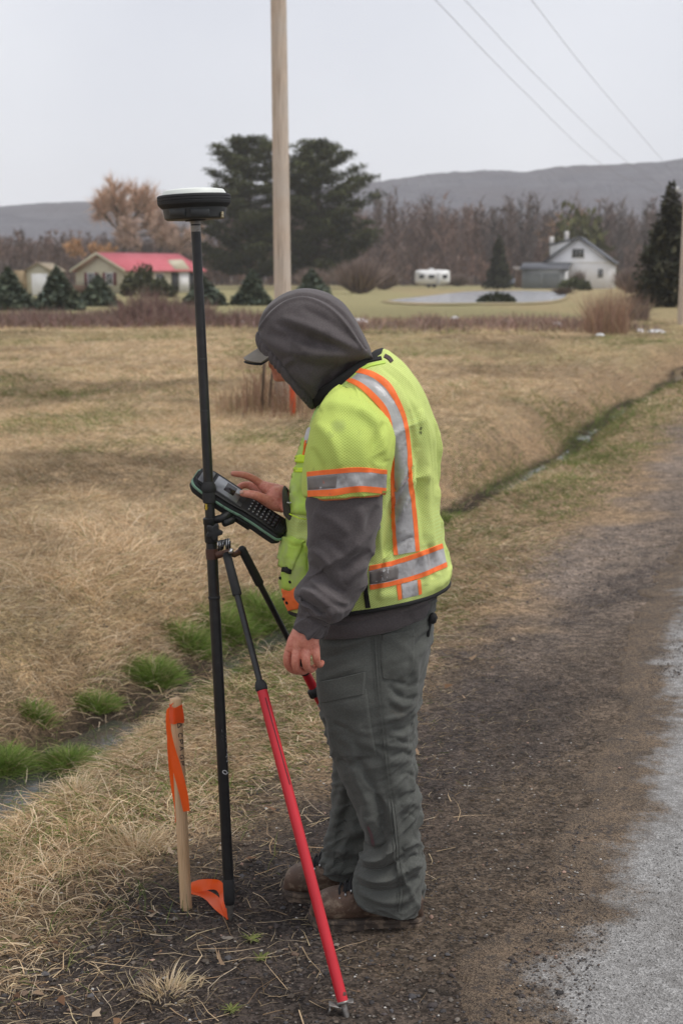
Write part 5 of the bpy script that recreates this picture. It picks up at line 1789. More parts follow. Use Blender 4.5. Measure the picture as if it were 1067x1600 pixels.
# doubled side seam
for off in (-4.5, 0, 4.5):
    P = [(586 + off, 985), (590 + off, 1060), (596 + off, 1120), (603 + off, 1190), (611 + off, 1250), (618 + off, 1310), (621 + off, 1350), (627 + off, 1385), (622 + off, 1424)]
    a, b_ = ribbon_line(P, 1.3 if off else 2.6, 110)
    V, F, uv = drape(bv_tr, a, b_, 110, 3, .0030 if off else .0038, edge=False)
    mesh('side_seam', V, F, M_TROUS2, tr)
a, b_ = ribbon_line([(546, 1222), (536, 1260), (526, 1290), (522, 1330), (520, 1350)], 2.2, 50)
V, F, uv = drape(bv_fl, a, b_, 50, 3, .002, edge=False); mesh('side_seam', V, F, M_TROUS2, tr)
# magenta paint smear and mud on the shin
M_SMEAR = mat('dried magenta paint', (.14, .050, .065), .9, (.105, .085, .08), scale=60)
a, b_ = ribbon_line([(574, 1290), (580, 1305), (583, 1322)], 3, 16, 5)
V, F, uv = drape(bv_tr, a, b_, 16, 3, .0008, edge=False); mesh('paint_smear', V, F, M_SMEAR, tr)
# belt end at the back
g = G(); q = A3(676, 966, 3.86)
g.box(q, (.022, .03, .028), Matrix.Rotation(.3, 3, 'Y'), bev=.006); g.box(q + Vector((-.012, .01, -.03)), (.012, .03, .05), Matrix.Rotation(.15, 3, 'Y'), bev=.004)
g.build('belt_tab', M_BLACK, tr)

# ---- boots ---------------------------------------------------------------------------------------
m, t, b = M_new('muddy brown leather')
c = mixc(t, ramp(t, noise(t, 14, 5, .65), .3, .7), (.062, .036, .024), (.115, .066, .042))
c = mixc(t, ramp(t, noise(t, 22, 6, .75), .50, .62), c, (.225, .165, .115))
c = mixc(t, ramp(t, noise(t, 9, 4, .6), .60, .72), c, (.045, .030, .023))
t.links.new(c, b.inputs['Base Color']); b.inputs['Roughness'].default_value = .68
bump(t, b, noise(t, 90, 5, .7), .5, .003)
M_BOOT = m
M_SOLE = mat('muddy rubber sole', (.075, .055, .042), .85, (.045, .034, .028), scale=16, dirt=(.17, .125, .09), dscale=30, dlo=.5, dhi=.62, bmp=.6, bscale=60, bdist=.004)
M_LACE = mat('black laces', (.018, .018, .02), .8, scale=60)
M_STEEL = mat('bright steel', (.55, .55, .56), .3, metal=1, scale=20)


def boot(toe, heel, Yc, zs, parent):
    """toe / heel: photograph x of the two ends, drawn in the plane y=Yc with the sole bottom at height zs"""
    x0, x1 = at(toe, 1440, Yc).x, at(heel, 1440, Yc).x
    L = x1 - x0
    f = np.array([0, .03, .08, .16, .26, .36, .44, .52, .60, .70, .82, .92, .98, 1.0])
    hw_ = np.array([.012, .030, .041, .049, .052, .050, .046, .043, .041, .040, .040, .037, .028, .012])
    hh = np.array([.022, .052, .070, .082, .090, .097, .112, .135, .150, .135, .100, .082, .072, .055])
    rows = []
    for a, w_, h_ in zip(f, hw_, hh):
        x = x0 + a * L
        rows.append((Vector((x, Yc, zs + .026)), Vector((x, Yc, zs + .026 + h_)), w_, 2.4 if a < .5 else 2.2))
    up = Loft(rows, 72, 110, sdir=(0, 1, 0))
    up.noise(.0016, 30, 30, int(toe))
    # toe cap seam and flex creases
    up.strokes([([(toe + 44, 1392), (toe + 50, 1412), (toe + 46, 1428)], 2.2, -.0016), ([(toe + 66, 1388), (toe + 72, 1408), (toe + 62, 1424)], 3, -.002),
                ([(toe + 4, 1424), (toe + 60, 1430), (toe + 168, 1426)], 3, -.002)])
    o = up.build('boot', M_BOOT, parent, True, True)
    # sole: outline, welt and tread blocks
    a = np.linspace(0, 2 * np.pi, 60, endpoint=False)
    s_ = (1 - np.cos(a)) / 2
    wy = np.interp(s_, f, hw_) + .005
    ox = x0 - .004 + s_ * (L + .008); oy = Yc + np.sign(np.sin(a)) * np.minimum(wy, np.abs(np.sin(a)) * .5)
    oy = Yc + np.sign(np.sin(a)) * wy * np.minimum(1, np.abs(np.sin(a)) * 2.2)
    rise = .012 * np.clip(1 - s_ / .12, 0, 1)**2                  # toe spring
    arch = .010 * np.exp(-((s_ - .52) / .07)**2)
    lay = []
    for k_, (z, sc_) in enumerate(((0, .97), (.004, 1), (.018, 1.0), (.020, .985), (.024, .985), (.027, 1.02), (.033, 1.0), (.036, .93))):
        zz = z + zs + (rise if z < .02 else rise * .8) + (arch if z < .003 else 0)
        tread = .0025 * np.sign(np.sin(s_ * 75)) * (.003 < z < .019)
        lay.append(np.stack([ox + (1 - sc_) * (x0 + L / 2 - ox), Yc + (oy - Yc) * (sc_ + tread / .05), zz], 1))
    V = np.concatenate(lay + [[[x0 + L / 2, Yc, zs]], [[x0 + L / 2, Yc, zs + .036]]])
    n = 60; i = np.arange(n); j = (i + 1) % n; top = (len(lay) - 1) * n
    so = mesh('sole', V, [grid_faces(len(lay), n, True), np.stack([j, i, np.full(n, len(lay) * n)], 1), np.stack([top + i, top + j, np.full(n, len(lay) * n + 1)], 1)], M_SOLE, o, smooth=False)
    autosmooth(so, 35)
    # tongue, laces and hooks just in front of the trouser hem
    cx_ = x0 + .33 * L
    tg = Loft([(Vector((x0 + .27 * L, Yc, zs + .10)), Vector((x0 + .30 * L, Yc, zs + .122)), .024), (Vector((x0 + .36 * L, Yc, zs + .112)), Vector((x0 + .38 * L, Yc, zs + .138)), .028), (Vector((x0 + .45 * L, Yc, zs + .14)), Vector((x0 + .45 * L, Yc, zs + .175)), .03)], 24, 12, sdir=(0, 1, 0))
    tg.build('tongue', M_LACE, o, True, True)
    for k_ in range(4):
        xx = x0 + (.265 + .05 * k_) * L; zz = zs + .110 + .0105 * k_
        G().tube([Vector((xx, Yc - .036 + .002 * k_, zz - .012)), Vector((xx - .002, Yc - .02, zz + .012)), Vector((xx + .004, Yc + .02, zz + .012)), Vector((xx + .006, Yc + .036, zz - .012))], .0030, 6).build('lace', M_LACE, o, smooth=True)
        G().tube([Vector((xx - .001, Yc - .0385 + .002 * k_, zz - .019)), Vector((xx, Yc - .040 + .002 * k_, zz - .006))], .0028, 6).build('lace_hook', M_STEEL, o, smooth=True)
    return o


boot(484, 661, 3.895, -.020, person)
boot(443, 600, 4.085, -.024, person)

# ---- hoodie --------------------------------------------------------------------------------------
hem = Loft([rg(474, 870, 684, 865, YB, .172, .03), rg(482, 905, 685, 895, YB, .176, .03), rg(490, 935, 684, 915, YB, .180, .03), rg(494, 952, 683, 926, YB, .193, .01), rg(494, 962, 682, 931, YB, .194, 0, 2.6), rg(494, 980, 680, 947, YB, .192, 0, 2.6), rg(498, 984, 677, 951, YB, .184, 0, 2.6)], 180, 70)
hem.noise(.004, 8, 10, 33).noise(.0012, 30, 30, 34)
hem.strokes([([(520, 972), (580, 968), (670, 930)], 3, -.0035, 'full'), ([(530, 985), (580, 984), (640, 966)], 7, .003), ([(600, 960), (630, 950), (660, 938)], 5, .004)])
us_ = Loft([rg(486, 735, 600, 735, 3.735, .080), rg(482, 770, 597, 772, 3.73, .084), rg(481, 805, 593, 808, 3.725, .084), rg(482, 845, 585, 845, 3.722, .081), rg(484, 872, 577, 874, 3.72, .078),
            rg(485, 892, 571, 903, 3.715, .074), rg(476, 906, 562, 924, 3.71, .073), rg(462, 918, 547, 948, 3.703, .075), rg(460, 930, 532, 962, 3.698, .069), rg(468, 942, 518, 966, 3.70, .050),
            rg(464, 960, 511, 980, 3.695, .046), rg(459, 974, 504, 995, 3.692, .043), rg(463, 977, 500, 994, 3.692, .037), rg(468, 972, 498, 986, 3.692, .030)], 150, 220, power=2.2)
us_.noise(.004, 11, 9, 43).noise(.0014, 30, 26, 44)
us_.ridges(.0095, 4, 10, .8, 47, 2.0).ridges(.0050, 9, 22, -.5, 48, 1.5, lo=.4)
us_.strokes([
    ([(482, 880), (500, 896), (520, 915), (540, 928)], 8, -0.0157), ([(470, 922), (490, 930), (510, 944), (528, 958)], 7, 0.0175), ([(468, 934), (484, 946), (506, 958)], 5, -0.0175, 'full'),
    ([(486, 905), (500, 920), (520, 936), (545, 944)], 7, 0.0123), ([(575, 880), (556, 892), (540, 912)], 7, 0.0105), ([(580, 862), (560, 872), (530, 895)], 7, -0.0105),
    ([(490, 800), (520, 812), (545, 835)], 9, 0.0070), ([(590, 790), (575, 820), (560, 850)], 8, -0.0088), ([(560, 790), (566, 830), (550, 870)], 9, 0.0088), ([(500, 840), (520, 850), (540, 870)], 8, -0.0070),
    ([(484, 858), (500, 868), (515, 885)], 7, 0.0088), ([(462, 962), (485, 968), (512, 982)], 3, -0.0053, 'full'), ([(500, 950), (512, 956), (520, 962)], 5, 0.0105),
])
fs_ = Loft([rg(494, 660, 612, 655, 4.17, .085), rg(487, 740, 600, 740, 4.19, .085), rg(481, 805, 593, 808, 4.19, .084), rg(478, 860, 575, 862, 4.17, .075), rg(470, 850, 530, 895, 4.11, .062), rg(462, 815, 505, 860, 4.03, .052),
            rg(449, 766, 470, 826, 3.965, .045), rg(444, 759, 446, 806, 3.945, .040), rg(447, 763, 450, 802, 3.945, .036)], 90, 120, power=2.1)
fs_.noise(.004, 11, 9, 53)
g = G(); UVs = []
for L_ in (hem, us_, fs_):
    V, F, uv = L_.data(); g.add(V, F); UVs.append(uv)
V, fs = g.get()
hoodie = mesh('hoodie', V, fs, M_HOOD, person, uv=np.concatenate(UVs))
# hood
hood = Loft([rg(404, 527, 489, 629, YB, .088, .0, 2.2), rg(405, 508, 494, 627, YB, .101), rg(416, 484, 499, 624, YB, .116), rg(440, 463, 508, 612, YB, .126), rg(472, 452, 518, 602, YB, .131), rg(505, 456, 530, 593, YB, .129),
             rg(531, 470, 543, 583, YB, .121), rg(550, 492, 556, 575, YB - .005, .110), rg(566, 518, 572, 568, YB - .01, .100), rg(577, 540, 586, 570, YB - .01, .094)], 200, 180, sdir=(.0, 1, 0), power=2.15)
hood.noise(.0030, 6, 6, 63).noise(.0012, 26, 26, 64)
hood.ridges(.0055, 5, 8, .8, 67, 1.6, lo=.1)
hood.strokes([
    ([(405, 523), (440, 545), (480, 552), (530, 553), (578, 552)], 10, 0.0120), ([(420, 520), (465, 530), (520, 542), (570, 552)], 9, -0.0080),
    ([(440, 496), (490, 514), (535, 536), (575, 552)], 9, 0.0120), ([(430, 505), (480, 524), (530, 542)], 7, -0.0080), ([(470, 480), (520, 505), (560, 538)], 8, -0.0080),
    ([(560, 566), (520, 585), (496, 612)], 7, -0.0120), ([(470, 565), (500, 575), (530, 570)], 9, -0.0100), ([(452, 575), (470, 590), (492, 605)], 7, 0.0080),
    ([(462, 560), (450, 566), (446, 574)], 5, 0.0080),
    # centre panel seams over the crown
    ([(403, 508), (420, 484), (446, 466), (476, 460), (506, 468), (532, 486), (552, 510), (572, 545)], 2.0, -0.0070, 'full'),
    ([(405, 514), (424, 490), (448, 472), (474, 466), (500, 474), (526, 492), (548, 518), (566, 545)], 2.2, 0.0050, 'full'),
])
hd = hood.build('hood', M_HOOD, person, thick=.004)
# gathered rim of the hood opening
n = 220
a = np.linspace(0, 2 * np.pi, n, endpoint=False)
r0 = hood.V[0]; rim = np.stack([np.interp(a, np.linspace(0, 2 * np.pi, 201), np.append(r0[:, k], r0[0, k])) for k in range(3)], 1)
rc = rim.mean(0); out = rim - rc; out /= np.linalg.norm(out, axis=1, keepdims=True)
fw_ = np.array(hood.V[0].mean(0) - hood.V[14].mean(0)); fw_ /= np.linalg.norm(fw_)
b_ = np.linspace(0, 2 * np.pi, 18, endpoint=False)
gath = np.abs(np.sin(a * 14 + 3.4 * np.sin(a * 3 + 1) + 2.2 * np.sin(a * 7)))**.75
hv = .7 + .6 * fbm(a * 4, a * 0, 91, 2)
rr_ = .0135 * (.84 + .26 * gath * hv)
V = rim[:, None] - out[:, None] * .001 + fw_ * .0015 + (np.cos(b_)[None, :, None] * out[:, None] * (rr_ * .85)[:, None, None] + np.sin(b_)[None, :, None] * fw_ * (rr_ * 1.15)[:, None, None])
F = grid_faces(n, 18, True)
last = np.stack([(n - 1) * 18 + np.arange(18), (n - 1) * 18 + (np.arange(18) + 1) % 18, (np.arange(18) + 1) % 18, np.arange(18)], 1)
mesh('hood_rim', V.reshape(-1, 3), [np.concatenate([F, last])], M_HOOD, hd)
# dark inner lining
lin = Loft([rg(402, 534, 482, 628, YB, .080), rg(420, 500, 496, 618, YB, .10), rg(470, 470, 515, 595, YB, .105), rg(515, 485, 535, 575, YB, .09)], 60, 30, sdir=(0, 1, 0))
lin.build('hood_lining', mat('dark lining', (.05, .045, .045), .95, scale=10), hd, False, True)
# drawcord end at the far cuff
G().tube([A3(449, 785, 3.905), A3(453, 786, 3.90), A3(457, 784, 3.905)], .0022, 6).build('cuff_thread', mat('white thread', (.6, .6, .58), .7), person)
# cap brim
n1_, n2_ = 26, 22
V = np.zeros((n1_, n2_, 3))
tip = A3(382, 561, YB); root = A3(420, 536, YB)
ax = (tip - root)
for i in range(n1_):
    s_ = i / (n1_ - 1)
    for j in range(n2_):
        w_ = 2 * j / (n2_ - 1) - 1
        ext = (1 - .55 * abs(w_)**2.6)
        p = root + ax * s_ * ext
        dn = Vector((.45, 0, -.9)) * (.034 * w_ * w_ * (1.0))
        V[i, j] = p + Vector((0, w_ * .085 * (1 - .12 * s_ * s_), 0)) + dn
br = mesh('cap_brim', V.reshape(-1, 3), grid_faces(n1_, n2_), mat('olive grey cap cloth', (.26, .235, .195), .85, (.21, .19, .16), scale=30, bmp=.3, bscale=500), person)
md = br.modifiers.new('thickness', 'SOLIDIFY'); md.thickness = .010; md.offset = 0
mb = br.modifiers.new('round', 'BEVEL'); mb.width = .004; mb.segments = 3; mb.limit_method = 'ANGLE'
und = V - np.array([0.3, 0, 1.0]) * .0068
mesh('brim_underside', und.reshape(-1, 3), grid_faces(n1_, n2_), mat('black brim lining', (.012, .011, .011), .8), br)
cp_ = Loft([rg(418, 530, 448, 560, YB, .080), rg(425, 500, 478, 580, YB, .088), rg(455, 475, 500, 570, YB, .09), rg(490, 475, 510, 540, YB, .07)], 48, 20, sdir=(0, 1, 0))
cp_.build('cap_crown', mat('cap crown cloth', (.15, .135, .115), .9, scale=20), person, True, True)

# ---- vest ----------------------------------------------------------------------------------------
vest = Loft([rg(505, 622, 598, 548, YB, .098, .02), rg(497, 634, 608, 553, YB, .135, .03), rg(490, 648, 627, 568, YB, .168, .04), rg(483, 668, 649, 596, YB, .190, .05), rg(474, 692, 668, 636, YB, .199, .05),
             rg(464, 718, 678, 690, YB, .200, .05), rg(458, 752, 680, 740, YB, .197, .05), rg(455, 800, 684, 798, YB, .195, .05), rg(449, 845, 691, 850, YB, .196, .05),
             rg(443, 885, 697, 880, YB, .198, .05), rg(443, 915, 700, 897, YB, .201, .05), rg(452, 948, 701, 913, YB, .203, .05)], 240, 260, power=2.25)
vest.noise(.0085, 6, 5, 73).noise(.0016, 24, 20, 74)
vest.ridges(.0125, 7, 2.6, .0, 77, 2.0, lo=.25).ridges(.0085, 6, 6, .9, 78, 2.0, lo=.3).ridges(.0032, 16, 12, -.6, 79, 1.5, lo=.2)
vest.strokes([
    ([(612, 690), (616, 760), (612, 830), (596, 890)], 9, -0.0243), ([(655, 640), (664, 720), (668, 800), (678, 860)], 6, 0.0149), ([(640, 640), (650, 720), (658, 800), (662, 850)], 5, -0.0121),
    ([(606, 850), (624, 806), (645, 752), (652, 700)], 5, 0.0135), ([(612, 812), (630, 772), (645, 728)], 4, -0.0135), ([(618, 770), (632, 742), (640, 712)], 4, 0.0095), ([(594, 938), (600, 900), (614, 862)], 6, 0.0121), ([(640, 932), (648, 900), (657, 868)], 6, -0.0108),
    ([(676, 905), (676, 880), (670, 850)], 5, -0.0095), ([(665, 915), (664, 890), (658, 860)], 5, 0.0081), ([(604, 868), (622, 850), (646, 838)], 4, -0.0081),
    ([(600, 563), (640, 600), (664, 660), (672, 720), (676, 790)], 3, 0.0068), ([(594, 572), (630, 604), (654, 660), (664, 720)], 4, -0.0068), ([(560, 590), (590, 598), (618, 630)], 5, -0.0068),
    ([(458, 760), (470, 800), (462, 850)], 6, 0.0108), ([(470, 840), (478, 880), (470, 930)], 6, -0.0121), ([(540, 935), (560, 900), (580, 880)], 6, 0.0081),
])
slv = Loft([rg(535, 604, 556, 605, 3.84, .02, 0), rg(524, 607, 566, 611, 3.815, .045), rg(512, 616, 578, 624, 3.79, .068), rg(498, 638, 595, 646, 3.765, .086), rg(487, 668, 609, 674, 3.747, .096), rg(480, 712, 612, 712, 3.735, .100),
            rg(479, 742, 608, 742, 3.732, .099), rg(480, 760, 605, 758, 3.73, .098), rg(481, 770, 603, 767, 3.73, .097), rg(484, 771, 600, 768, 3.73, .091)], 200, 180, power=2.2)
slv.noise(.0065, 8, 6, 83).noise(.0014, 26, 22, 84)
slv.ridges(.0100, 7, 4, -.5, 87, 1.8).ridges(.0035, 14, 12, .8, 88, 1.5)
slv.strokes([([(500, 640), (520, 632), (560, 640), (595, 665)], 10, 0.0109), ([(495, 660), (520, 690), (530, 730)], 10, 0.0091), ([(600, 660), (585, 700), (580, 740)], 9, -0.0109), ([(560, 640), (590, 670), (604, 720)], 8, 0.0109), ([(486, 700), (500, 730), (505, 760)], 8, -0.0073), ([(570, 780), (560, 765), (550, 745)], 8, 0.0073)])
fsl = Loft([rg(545, 590, 585, 588, 4.10, .03), rg(512, 615, 605, 618, 4.16, .08), rg(492, 655, 612, 655, 4.19, .094), rg(486, 712, 612, 712, 4.20, .098), rg(486, 770, 605, 768, 4.20, .096)], 90, 60)
g = G(); UVs = []
V, F, uv = vest.data(); g.add(V, F); UVs.append(uv)
V, fs = g.get()
vo_ = mesh('vest', V, fs, M_VEST, person, uv=UVs[0])
V, F, uv = slv.data(True); so_ = mesh('sleeve', V, F, M_SLEEVE, vo_, uv=uv)
V, F, uv = fsl.data(True); mesh('sleeve', V, F, M_SLEEVE, vo_, uv=uv)
bv_v = join_bvh(vest.bvh())
bv_s = join_bvh(slv.bvh())
bv_vs = join_bvh(vest.bvh(), slv.bvh())


def tape(line, w, bv, name, m, h=.002, n=60, w2=None, mm=6, parent=None, seed=1, wob=.0012):
    a, b_ = ribbon_line(line, w, n, w2)
    V, F, uv = drape(bv, a, b_, n, mm, h, wob=wob, seed=seed)
    return autosmooth(mesh(name, V, F, m, parent or vo_, uv=uv), 30)


# shoulder tape: grey between two orange edges, over the shoulder and down the back
grey_l = [(520, 592), (545, 588), (572, 600), (594, 624), (608, 655), (617, 700), (616, 760), (620, 820), (624, 866)]
TP = np.array([  # (outer orange edge, outer grey edge, inner grey edge, inner orange edge) across the tape
    [(512, 606), (513, 600), (532, 584), (533, 577)],
    [(534, 596), (537, 590), (552, 583), (554, 575)],
    [(556, 603), (561, 596), (578, 589), (583, 581)],
    [(578, 622), (585, 614), (601, 606), (608, 598)],
    [(597, 645), (604, 637), (617, 631), (624, 625)],
    [(609, 672), (612, 662), (629, 660), (635, 655)],
    [(610, 705), (617, 705), (635, 702), (641, 700)],
    [(610, 745), (617, 745), (637, 742), (644, 742)],
    [(611, 790), (618, 790), (641, 785), (648, 784)],
    [(613, 830), (619, 830), (645, 824), (652, 823)],
    [(615, 868), (622, 867), (648, 862), (655, 861)]], float)
TP[:, 1, 0] -= 0; TG = TP.copy(); TG[:, 1] += (TP[:, 0] - TP[:, 1]) * .25; TG[:, 2] += (TP[:, 3] - TP[:, 2]) * .25
for a_, b__, nm, mm_ in ((0, 1, 'orange_edge', M_ORANGE), (2, 3, 'orange_edge', M_ORANGE), (1, 2, 'reflective_tape', M_TAPE)):
    V, F, uv = drape(bv_v, (TG if a_ == 1 else TP)[:, a_], (TG if a_ == 1 else TP)[:, b__], 150, 13 if a_ == 1 else 6, .0032 if a_ != 1 else .0027, wob=.0006, seed=3)
    autosmooth(mesh(nm, V, F, mm_, vo_, uv=uv), 30)
# sleeve band
def bandset(bv, top, ot, ob, bot, parent, n=90, soiled=None):
    lo_ = [(a[0], a[1] - 1.2) for a in ot]; hi_ = [(a[0], a[1] + 1.2) for a in ob]
    V, F, uv = drape(bv, top, ot, n, 5, .0022); autosmooth(mesh('orange_edge', V, F, M_ORANGE, parent, uv=uv), 30)
    V, F, uv = drape(bv, ob, bot, n, 5, .0022); autosmooth(mesh('orange_edge', V, F, M_ORANGE, parent, uv=uv), 30)
    V, F, uv = drape(bv, lo_, hi_, n, 9, .0016, wob=.0008); autosmooth(mesh('reflective_tape', V, F, M_TAPE, parent, uv=uv), 30)


bandset(bv_s, [(480, 737), (520, 733), (560, 730), (604, 734)], [(480, 745), (520, 741), (560, 738), (604, 741)], [(481, 766), (520, 764), (560, 759), (603, 762)], [(481, 776), (520, 775), (560, 769), (602, 772)], so_)
V, F, uv = drape(bv_s, [(481, 745), (500, 743), (528, 740)], [(482, 766), (500, 765), (525, 763)], 26, 8, .0022, wob=.001); mesh('soiled_patch', V, F, M_TAPE_D, so_, uv=uv)
# waist band: low at the side seam, rising to the back
bandset(bv_v, [(577, 884), (610, 877), (650, 864), (690, 849)], [(576, 892), (610, 885), (650, 872), (692, 857)], [(578, 914), (610, 908), (655, 896), (697, 878)], [(578, 922), (610, 916), (655, 904), (698, 886)], vo_)
V, F, uv = drape(bv_v, [(577, 893), (600, 888), (622, 883)], [(578, 914), (600, 910), (622, 905)], 24, 7, .0022, wob=.001); mesh('soiled_patch', V, F, M_TAPE_D, vo_, uv=uv)
# short drop of tape below the band
for a_, b__, nm, mm_ in (([(619, 914), (622, 938)], [(626, 912), (628, 936)], 'orange_edge', M_ORANGE), ([(626, 912), (628, 936)], [(652, 906), (654, 930)], 'reflective_tape', M_TAPE), ([(652, 906), (654, 930)], [(657, 905), (659, 928)], 'orange_edge', M_ORANGE)):
    V, F, uv = drape(bv_v, a_, b__, 12, 4, .0018); autosmooth(mesh(nm, V, F, mm_, vo_, uv=uv), 30)
# hem binding: a ring round the bottom
rg_h = vest.V[-1]; n = vest.nu
b_ = np.linspace(0, 2 * np.pi, 8, endpoint=False)
def ring_tube(ringV, rad, name, m, parent, up=(0, 0, 1), rz=None):
    c0 = ringV.mean(0); o_ = ringV - c0; o_[:, 2] *= .2; o_ /= np.linalg.norm(o_, axis=1, keepdims=True)
    V = ringV[:, None] + np.cos(b_)[None, :, None] * o_[:, None] * rad * .6 + np.sin(b_)[None, :, None] * np.array(up) * (rz or rad)
    n_ = len(ringV)
    F = grid_faces(n_, 8, True)
    last = np.stack([(n_ - 1) * 8 + np.arange(8), (n_ - 1) * 8 + (np.arange(8) + 1) % 8, (np.arange(8) + 1) % 8, np.arange(8)], 1)
    return mesh(name, V.reshape(-1, 3), np.concatenate([F, last]), m, parent)


ring_tube(vest.V[-1], .0065, 'hem_binding', M_BLACK, vo_)
ring_tube(slv.V[-3], .0045, 'hem_binding', mat('soiled orange binding', (.62, .17, .05), .7, (.40, .13, .05), scale=30), so_)
# collar: black stand-up band with a lime rim
cl = Loft([rg(488, 616, 588, 546, YB, .100, .02), rg(484, 622, 594, 544, YB, .108, .02), rg(487, 632, 600, 545, YB, .113, .02), rg(498, 640, 605, 554, YB, .116, .03)], 140, 24)
cl.noise(.002, 14, 20, 93)
cl.build('collar', M_BLACK, vo_, thick=.003)
V, F, uv = drape(bv_v, [(513, 615), (535, 588), (560, 568), (585, 557), (600, 556)], [(519, 604), (540, 578), (563, 560), (587, 551), (600, 550)], 40, 4, .003) if False else (None, None, None)
tape([(500, 640), (517, 614), (540, 588), (566, 568), (596, 560)], 5, bv_v, 'collar_binding', M_BLACK, .004)
tape([(506, 644), (524, 618), (546, 593), (572, 574), (602, 566)], 4, bv_v, 'collar_trim', M_LIMEP, .003)
# label on the nape, black zip end at the side slit
tape([(600, 556), (607, 560), (612, 566)], 6, bv_v, 'neck_label', mat('dark neck label', (.06, .035, .035), .7), .003, 10)
tape([(572, 900), (572, 925), (575, 950)], 5, bv_v, 'side_slit', M_BLACK, .003, 20, 8)
# plain solid panel at the front shoulder, pale strip over sleeve head
tape([(489, 655), (500, 634), (516, 612)], 10, bv_v, 'shoulder_panel', mat('pale lime cloth', (.50, .76, .22), .8, (.46, .70, .20), scale=20), .0024, 30, 14)
tape([(485, 668), (482, 680), (477, 692)], 7, bv_v, 'reflective_tab', M_TAPE, .004, 14)
tape([(480, 688), (476, 700), (474, 712)], 3, bv_v, 'orange_edge', M_ORANGE, .005, 12)
# chest pockets at the front, seen edge on
def fpanel(name, left, right, m, h, puff=0, n=26, mm=12):
    V, F, uv = drape(bv_v, left, right, n, mm, h, puff=puff, wob=.002, seed=6)
    return mesh(name, V, F, m, vo_, uv=uv)


fpanel('chest_pocket', [(457, 712), (455, 745), (454, 780), (452, 802)], [(481, 714), (481, 750), (482, 780), (483, 806)], M_LIMEP, .005, .002)
fpanel('pocket_rim', [(456, 711), (456, 722)], [(481, 712), (481, 724)], M_LIMEB, .009, n=8)
fpanel('pocket_band', [(455, 730), (455, 738)], [(481, 731), (481, 739)], M_LIMEB, .007, n=8)
fpanel('pen_slot', [(464, 692), (462, 702), (460, 714)], [(478, 684), (477, 700), (474, 714)], M_LIMEP, .007, n=12)
fpanel('lower_pocket', [(452, 836), (444, 870), (440, 900), (441, 922)], [(482, 850), (480, 880), (482, 905), (482, 925)], M_LIMEP, .006, .004)
fpanel('pocket_flap', [(446, 838), (441, 858), (437, 884)], [(477, 845), (471, 868), (463, 890)], M_LIMEP, .013, .002)
fpanel('velcro_tab', [(447, 884), (446, 892)], [(460, 888), (459, 896)], M_BLACK, .016, n=6, mm=6)
fpanel('orange_hem', [(441, 920), (444, 936), (452, 954)], [(483, 912), (480, 930), (470, 950)], M_ORANGE, .006, .003)
for (px, py, rr_) in ((442, 902, 3.2), (457, 908, 2.4), (447, 934, 2.2), (452, 940, 2.0)):
    a = np.linspace(0, 2 * np.pi, 14, endpoint=False)
    o_ = Vector((0, 0, CAMZ)); d = ray(px, py).normalized(); h_, nn, _, _ = bv_v.ray_cast(o_, d)
    if h_ is None: h_, nn, _, _ = bv_v.find_nearest(o_ + d * 3.9)
    G().lathe([(0, .011), (.0025, .012), (.0042, .011), (.005, .004)], h_, nn, 14).build('eyelet', M_BLACK, vo_, smooth=True)
G().tube([A3(452, 803, 3.80), A3(468, 810, 3.785), A3(482, 812, 3.78)], .0016, 5).build('pocket_stitch', M_LIMEB, vo_)

# smudged black lettering across the back and small print on the chest pocket
M_PRINT = mat('worn black print', (.035, .04, .02), .8, (.10, .13, .04), scale=300)
GL = {'4': [[(0, 1), (0, .45), (.8, .45)], [(.62, 1), (.62, 0)]], 'V': [[(0, 1), (.4, 0), (.8, 1)]], 'A': [[(0, 0), (.4, 1), (.8, 0)], [(.16, .36), (.64, .36)]], 'I': [[(.4, 0), (.4, 1)]], 'L': [[(0, 1), (0, 0), (.7, 0)]],
      'C': [[(.8, .85), (.55, 1), (.2, .95), (0, .6), (0, .35), (.2, .05), (.55, 0), (.8, .15)]], 'P': [[(0, 0), (0, 1), (.6, 1), (.8, .8), (.65, .5), (0, .45)]], 'G': [[(.8, .85), (.5, 1), (.15, .9), (0, .5), (.15, .08), (.5, 0), (.8, .12), (.8, .45), (.5, .45)]],
      'E': [[(.7, 1), (0, 1), (0, 0), (.7, 0)], [(0, .5), (.6, .5)]], 'S': [[(.75, .88), (.45, 1), (.1, .9), (.08, .62), (.6, .42), (.75, .2), (.5, 0), (.05, .12)]], 'R': [[(0, 0), (0, 1), (.6, 1), (.75, .78), (.6, .52), (0, .5)], [(.35, .5), (.8, 0)]], 'T': [[(0, 1), (.8, 1)], [(.4, 1), (.4, 0)]],
      'Y': [[(0, 1), (.4, .5), (.8, 1)], [(.4, .5), (.4, 0)]], '^': [[(0, 0), (.4, 1), (.8, 0), (0, 0)]], 'F': [[(.7, 1), (0, 1), (0, 0)], [(0, .5), (.55, .5)]], 'N': [[(0, 0), (0, 1), (.75, 0), (.75, 1)]], 'O': [[(.4, 1), (.05, .75), (.05, .25), (.4, 0), (.75, .25), (.75, .75), (.4, 1)]], 'D': [[(0, 0), (0, 1), (.5, .95), (.75, .5), (.5, .05), (0, 0)]]}


